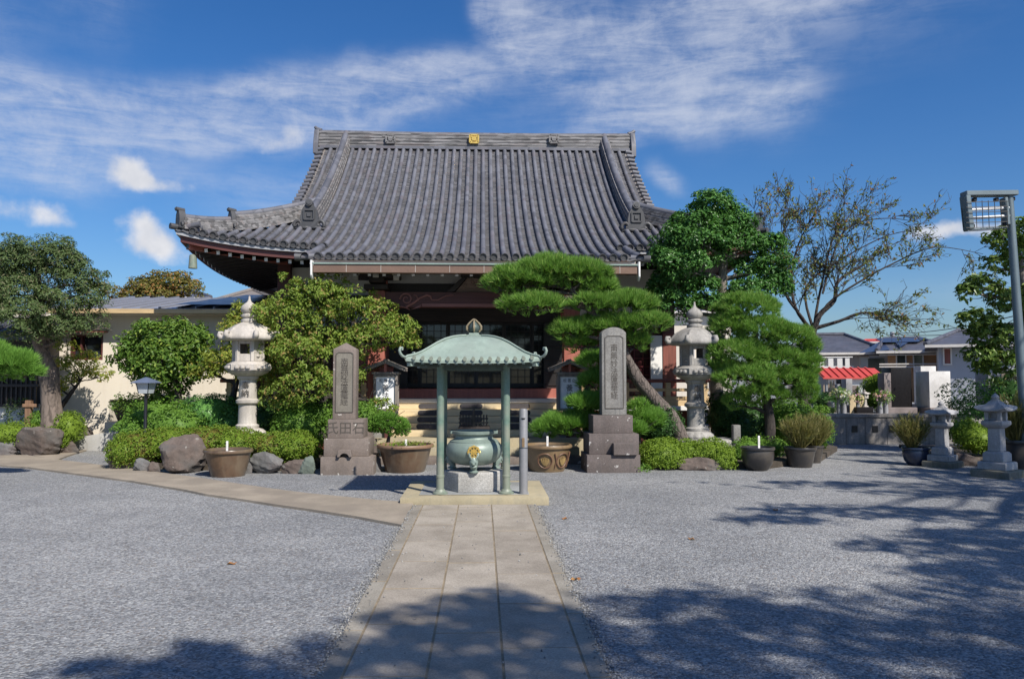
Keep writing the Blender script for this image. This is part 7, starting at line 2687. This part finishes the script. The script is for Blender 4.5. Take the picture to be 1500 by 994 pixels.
# sparse cherry
def cherry():
    rnd = random.Random(8)
    base = at(1178, 620, 20.5)
    t = thing('cherry_tree', 'tall bare limbed cherry with thin scattered leaves', 'tree', (base.x, 20.5, 0))
    m = MB()
    ends = []
    def limb(pts, r0, r1, lvl):
        P = [Vector(p) for p in pts]
        if lvl == 0:
            r0, r1 = r0 * .62, r1 * .7
        out = []
        for i in range(len(P) - 1):
            p0, p1, p2, p3 = P[max(i - 1, 0)], P[i], P[i + 1], P[min(i + 2, len(P) - 1)]
            for k in range(4):
                tt = k / 4
                out.append(0.5 * ((2 * p1) + (p2 - p0) * tt + (2 * p0 - 5 * p1 + 4 * p2 - p3) * tt * tt + (3 * p1 - p0 - 3 * p2 + p3) * tt ** 3))
        out.append(P[-1])
        rr_ = [r0 + (r1 - r0) * (i / (len(out) - 1)) ** .8 for i in range(len(out))]
        m.tube(out, rr_, 8 if lvl == 0 else 5)
        nb = {0: 9, 1: 6, 2: 4}[lvl]
        for q in range(nb):
            i = rnd.randint(int(len(out) * .25), len(out) - 2)
            a = out[i]
            d = (out[i + 1] - out[i]).normalized()
            side = Vector((rnd.uniform(-1, 1), rnd.uniform(-.9, .9), rnd.uniform(-.5, .8)))
            d2 = (d * .9 + side * .8).normalized()
            ln = {0: rnd.uniform(.6, 1.25), 1: rnd.uniform(.35, .7), 2: rnd.uniform(.15, .4)}[lvl]
            b = a + d2 * ln * .5 + Vector((rnd.uniform(-.05, .05), rnd.uniform(-.05, .05), rnd.uniform(-.02, .08)))
            e = a + d2 * ln + Vector((rnd.uniform(-.1, .1), 0, rnd.uniform(-.1, .12)))
            if lvl < 2:
                limb([a, b, e], max(rr_[i] * .42, .007), .004, lvl + 1)
            else:
                m.tube([a, b, e], [max(rr_[i] * .6, .006), .005, .003], 4)
                ends.append((a, e))
        if lvl >= 1:
            ends.append((out[len(out) // 2], out[-1]))
    def L(pts, r0, r1):
        limb([at(px, py, 20.5 + dy) for px, py, dy in pts], r0, r1, 0)
    m.tube([Vector((base.x, 20.5, 0)), at(1178, 590, 20.5), at(1182, 530, 20.5), at(1190, 490, 20.5)], [.20, .17, .15, .13], 10)
    L([(1190, 492, 0), (1200, 462, 0), (1222, 440, 0), (1226, 415, .1), (1246, 398, .2), (1266, 388, .3)], .15, .03)
    L([(1196, 480, 0), (1230, 470, -.2), (1262, 458, -.4), (1300, 462, -.5), (1348, 470, -.6)], .09, .012)
    L([(1190, 485, 0), (1165, 450, .2), (1160, 400, .3), (1175, 345, .3), (1214, 282, .2)], .10, .012)
    L([(1190, 490, 0), (1176, 466, 0), (1150, 430, -.2), (1140, 380, -.3), (1150, 330, -.2), (1158, 300, 0)], .08, .010)
    L([(1192, 486, 0), (1196, 455, .1), (1205, 410, .2), (1220, 350, .3), (1243, 318, .3), (1266, 285, .2)], .08, .010)
    L([(1192, 484, 0), (1180, 440, .3), (1188, 410, .4), (1240, 375, .5), (1300, 345, .3), (1352, 335, .2)], .07, .010)
    L([(1195, 480, 0), (1212, 446, -.1), (1255, 415, -.3), (1310, 385, -.4), (1370, 362, -.5), (1440, 372, -.5)], .075, .008)
    L([(1188, 488, 0), (1160, 444, .3), (1130, 390, .5), (1116, 350, .6), (1108, 328, .5)], .06, .007)
    L([(1205, 430, 0), (1235, 340, .2), (1290, 320, .3), (1345, 325, 0)], .05, .008)
    m.build('trunk', M['bark_dark'], t, smooth=60)
    rng = np.random.default_rng(4)
    P = []
    for a, b in ends:
        k = rng.integers(0, 3)
        if rng.random() < .17:
            k += 4
        for q in range(k):
            u = rng.random()
            P.append(a.lerp(b, u) + Vector(rng.normal(size=3) * .035))
    P = np.array([tuple(p) for p in P])
    N = unit(rng.normal(size=P.shape) + np.array([0, 0, .3]))
    v, f = leaf_quads(rng, P, N, .105, .05, .7)
    raw_mesh('leaves', v, f, M['lf_cherry'], t)
cherry()

# broad leaved tree at the right edge
Y = 16.0
cls = [cl(1440, 418, 26, 14, Y), cl(1418, 428, 14, 12, Y), cl(1470, 352, 24, 18, Y), cl(1496, 372, 24, 22, Y), cl(1462, 390, 22, 14, Y), cl(1430, 468, 30, 14, Y), cl(1475, 440, 30, 18, Y), cl(1450, 490, 34, 18, Y), cl(1490, 500, 34, 26, Y), cl(1440, 520, 30, 18, Y), cl(1475, 540, 40, 26, Y), cl(1500, 340, 16, 22, Y), cl(1510, 440, 26, 30, Y)]
tree('magnolia_tree', 'large leaved glossy tree behind the floodlight mast', tp((1512, 660, 16.3), (1510, 580, 16.2), (1506, 500, 16.1), (1500, 430, 16.0), (1494, 370, 16.0)), [.15, .13, .11, .08, .04], cls, 7000, .15, .06, M['lf_magnolia'], M['bark_grey'], 47, lo=.45, per=10, cl_r=.11)

# trees beyond the cream building
TB = 'trees beyond the cream building'
Y = 30
cls = [cl(250, 415, 30, 16, Y), cl(215, 422, 26, 16, Y), cl(275, 425, 22, 16, Y), cl(232, 432, 40, 16, Y), cl(195, 432, 16, 12, Y)]
tree('distant_tree', 'russet and olive tree showing over the cream building roof', tp((240, 560, 30), (240, 470, 30), (240, 425, 30)), [.2, .16, .06], cls, 6000, .12, .07, M['lf_autumn'], M['bark_dark'], 48, group=TB, lo=.4)
cls = [cl(165, 432, 20, 12, Y), cl(150, 425, 16, 8, Y), cl(180, 440, 18, 10, Y)]
tree('distant_tree', 'thin brownish tree top left of the russet tree', tp((165, 560, 30), (163, 470, 30), (162, 435, 30)), [.15, .12, .05], cls, 900, .11, .06, M['lf_autumn'], M['bark_dark'], 49, group=TB, lo=.3)

# trees standing behind and beside the viewer: only their shade reaches the picture
def shade_tree(label, spots, base, seed, n):
    cls = []
    for (sx, sy, rx, ry, h) in spots:
        h *= 1.75
        cls.append((sx + h * .59, sy - h * .86, h, rx, ry, .4))
    t = thing('shade_tree', label, 'tree', (base[0], base[1], 0), 'trees behind the viewer')
    leaf_cloud('crown', cls, n, .16, .075, M['lf_camphor'], t, seed, per=9, lo=.15, bottom=.6, lump=.3, cl_r=.2)
    c = np.mean(np.array(cls)[:, :3], axis=0)
    branchy('trunk', [(base[0], base[1], 0), (base[0] * .9 + c[0] * .1, base[1] * .9 + c[1] * .1, 2.2), (base[0] * .5 + c[0] * .5, base[1] * .5 + c[1] * .5, c[2] - .8), tuple(c)], [.25, .2, .14, .06], [k[:3] for k in cls], M['bark_grey'], t, seed, .05)
shade_tree('tree beside the courtyard whose shade crosses the gravel in stripes', [(4.4, 9.5, 1.5, .34, 4.6), (6.3, 9.0, 1.6, .40, 4.8), (8.0, 10.4, 1.3, .55, 4.8), (6.6, 10.9, 1.2, .22, 5.0), (8.3, 8.2, 1.4, .5, 5.0), (5.2, 11.9, 1.6, .16, 5.0), (8.4, 12.6, 1.2, .5, 4.6), (5.2, 7.5, .9, .25, 4.6), (6.9, 7.3, 1.2, .35, 4.8), (9.3, 14.0, 1.0, .4, 4.6), (4.7, 6.9, .9, .28, 4.9), (5.3, 7.9, .9, .28, 4.9), (4.0, 7.5, .6, .14, 4.9), (4.2, 6.4, .7, .2, 4.9), (3.4, 8.9, .7, .10, 4.9), (7.2, 8.0, 1.2, .45, 4.9), (8.0, 9.2, 1.2, .3, 4.9), (6.2, 6.5, 1.0, .3, 4.8), (9.4, 11.4, 1.0, .6, 4.8), (10.2, 12.8, .9, .6, 4.6), (7.4, 13.0, .9, .18, 4.7), (7.5, 11.6, 1.0, .2, 4.9), (8.0, 13.5, .75, .5, 4.7), (9.0, 19.5, 1.0, .5, 4.6), (10.6, 19.6, 1.0, .5, 4.6), (9.4, 18.2, 1.2, .4, 4.6), (8.6, 16.6, 1.2, .25, 4.6), (10.4, 16.2, 1.0, .5, 4.6)], (13.5, 3.0), 61, 18500)
shade_tree('tree at the right behind the viewer whose shade fills the near gravel', [(1.5, 5.5, .75, .36, 5.0), (2.2, 5.1, .8, .35, 5.1), (1.2, 4.7, .8, .4, 5.0), (3.2, 5.6, .8, .3, 5.2), (3.9, 5.0, 1.0, .4, 5.2), (2.6, 4.3, 1.1, .4, 5.0), (4.6, 6.1, 1.0, .35, 5.2), (5.6, 6.6, .9, .3, 5.2), (3.8, 4.1, 1.2, .4, 5.2), (5.3, 5.3, 1.0, .4, 5.2), (1.0, 3.9, 1.2, .4, 5.0), (3.0, 3.3, 1.6, .5, 5.0)], (9.0, -3.5), 62, 8500)
shade_tree('tree behind the viewer whose shade falls across the slab path', [(.1, 5.45, .45, .18, 5.0), (-.35, 5.1, .35, .16, 5.0), (.35, 4.9, .45, .2, 5.0), (-.1, 4.45, .4, .2, 5.0), (-1.5, 4.5, .22, .10, 5.0), (-1.95, 4.25, .28, .10, 5.0), (-1.1, 4.15, .45, .14, 5.0), (-.4, 3.8, .6, .25, 5.0), (-1.6, 3.85, .6, .16, 5.0), (-.75, 4.6, .25, .1, 5.0), (.55, 5.2, .3, .14, 5.0)], (1.0, -7.0), 63, 3400)

# a few fallen leaves on the gravel
spots = [(-2.17, 7.0, 'dry fallen leaf on the open gravel left of the path'), (0.75, 6.35, 'brown fallen leaf at the right edge of the slab path'), (0.95, 9.1, 'reddish fallen leaf near the shelter plinth'), (3.6, 9.6, 'pale fallen leaf on the shaded gravel stripe'), (2.1, 7.9, 'small fallen leaf in the middle of the right gravel')]
for i, (x, y, lab) in enumerate(spots):
    m = MB()
    n = 8
    vs = []
    for k in range(n):
        a = 2 * math.pi * k / n
        r = .035 * (1 + .35 * math.cos(2 * a + i))
        vs.append((x + r * math.cos(a + i), y + r * .8 * math.sin(a + i), .012 + .012 * math.cos(3 * a + i)))
    vs.append((x, y, .008))
    m.add(vs, [(k, (k + 1) % n, n) for k in range(n)])
    tag(m.build('fallen_leaf', M['lf_fallen'], smooth=60), lab, 'leaf', 'fallen leaves on the gravel')

# loose gravel stones strewn over the path edges
rng = np.random.default_rng(9)
n = 2600
yy = rng.uniform(3.3, 9.9, n)
sd_ = rng.integers(0, 2, n)
xx = np.where(sd_ == 0, PX[0], PX[-1]) + rng.normal(0, .035, n) + np.where(sd_ == 0, -.02, .02)
stray = rng.random(n) < .05
xx = np.where(stray, rng.uniform(PX[0], PX[-1], n), xx)
onp = (xx > PX[0]) & (xx < PX[-1])
base = np.stack([xx, yy, np.where(onp, .044, .004)], 1)
oct_ = np.array([[1, 0, 0], [-1, 0, 0], [0, 1, 0], [0, -1, 0], [0, 0, 1], [0, 0, -.6]], float)
r_ = rng.uniform(.004, .0095, (n, 1, 1)) * rng.uniform(.7, 1.3, (n, 1, 3))
v = (base[:, None, :] + oct_[None] * r_ * (1 + rng.normal(0, .18, (n, 6, 3)))).reshape(-1, 3)
fo = np.array([[0, 2, 4], [2, 1, 4], [1, 3, 4], [3, 0, 4], [2, 0, 5], [1, 2, 5], [3, 1, 5], [0, 3, 5]])
f = (np.arange(n)[:, None, None] * 6 + fo[None]).reshape(-1, 3)
mp, g_, b_, o_ = new_mat('loose_stone')
ri_ = g_.node('ShaderNodeNewGeometry').outputs['Random Per Island']
g_.l.new(g_.mix(ri_, (.09, .09, .09), (.36, .355, .34)), b_.inputs['Base Color'])
b_.inputs['Roughness'].default_value = .9
tag(raw_mesh('loose_gravel', v, f, mp), 'loose gravel stones along the slab path edges', None, None, 'stuff')
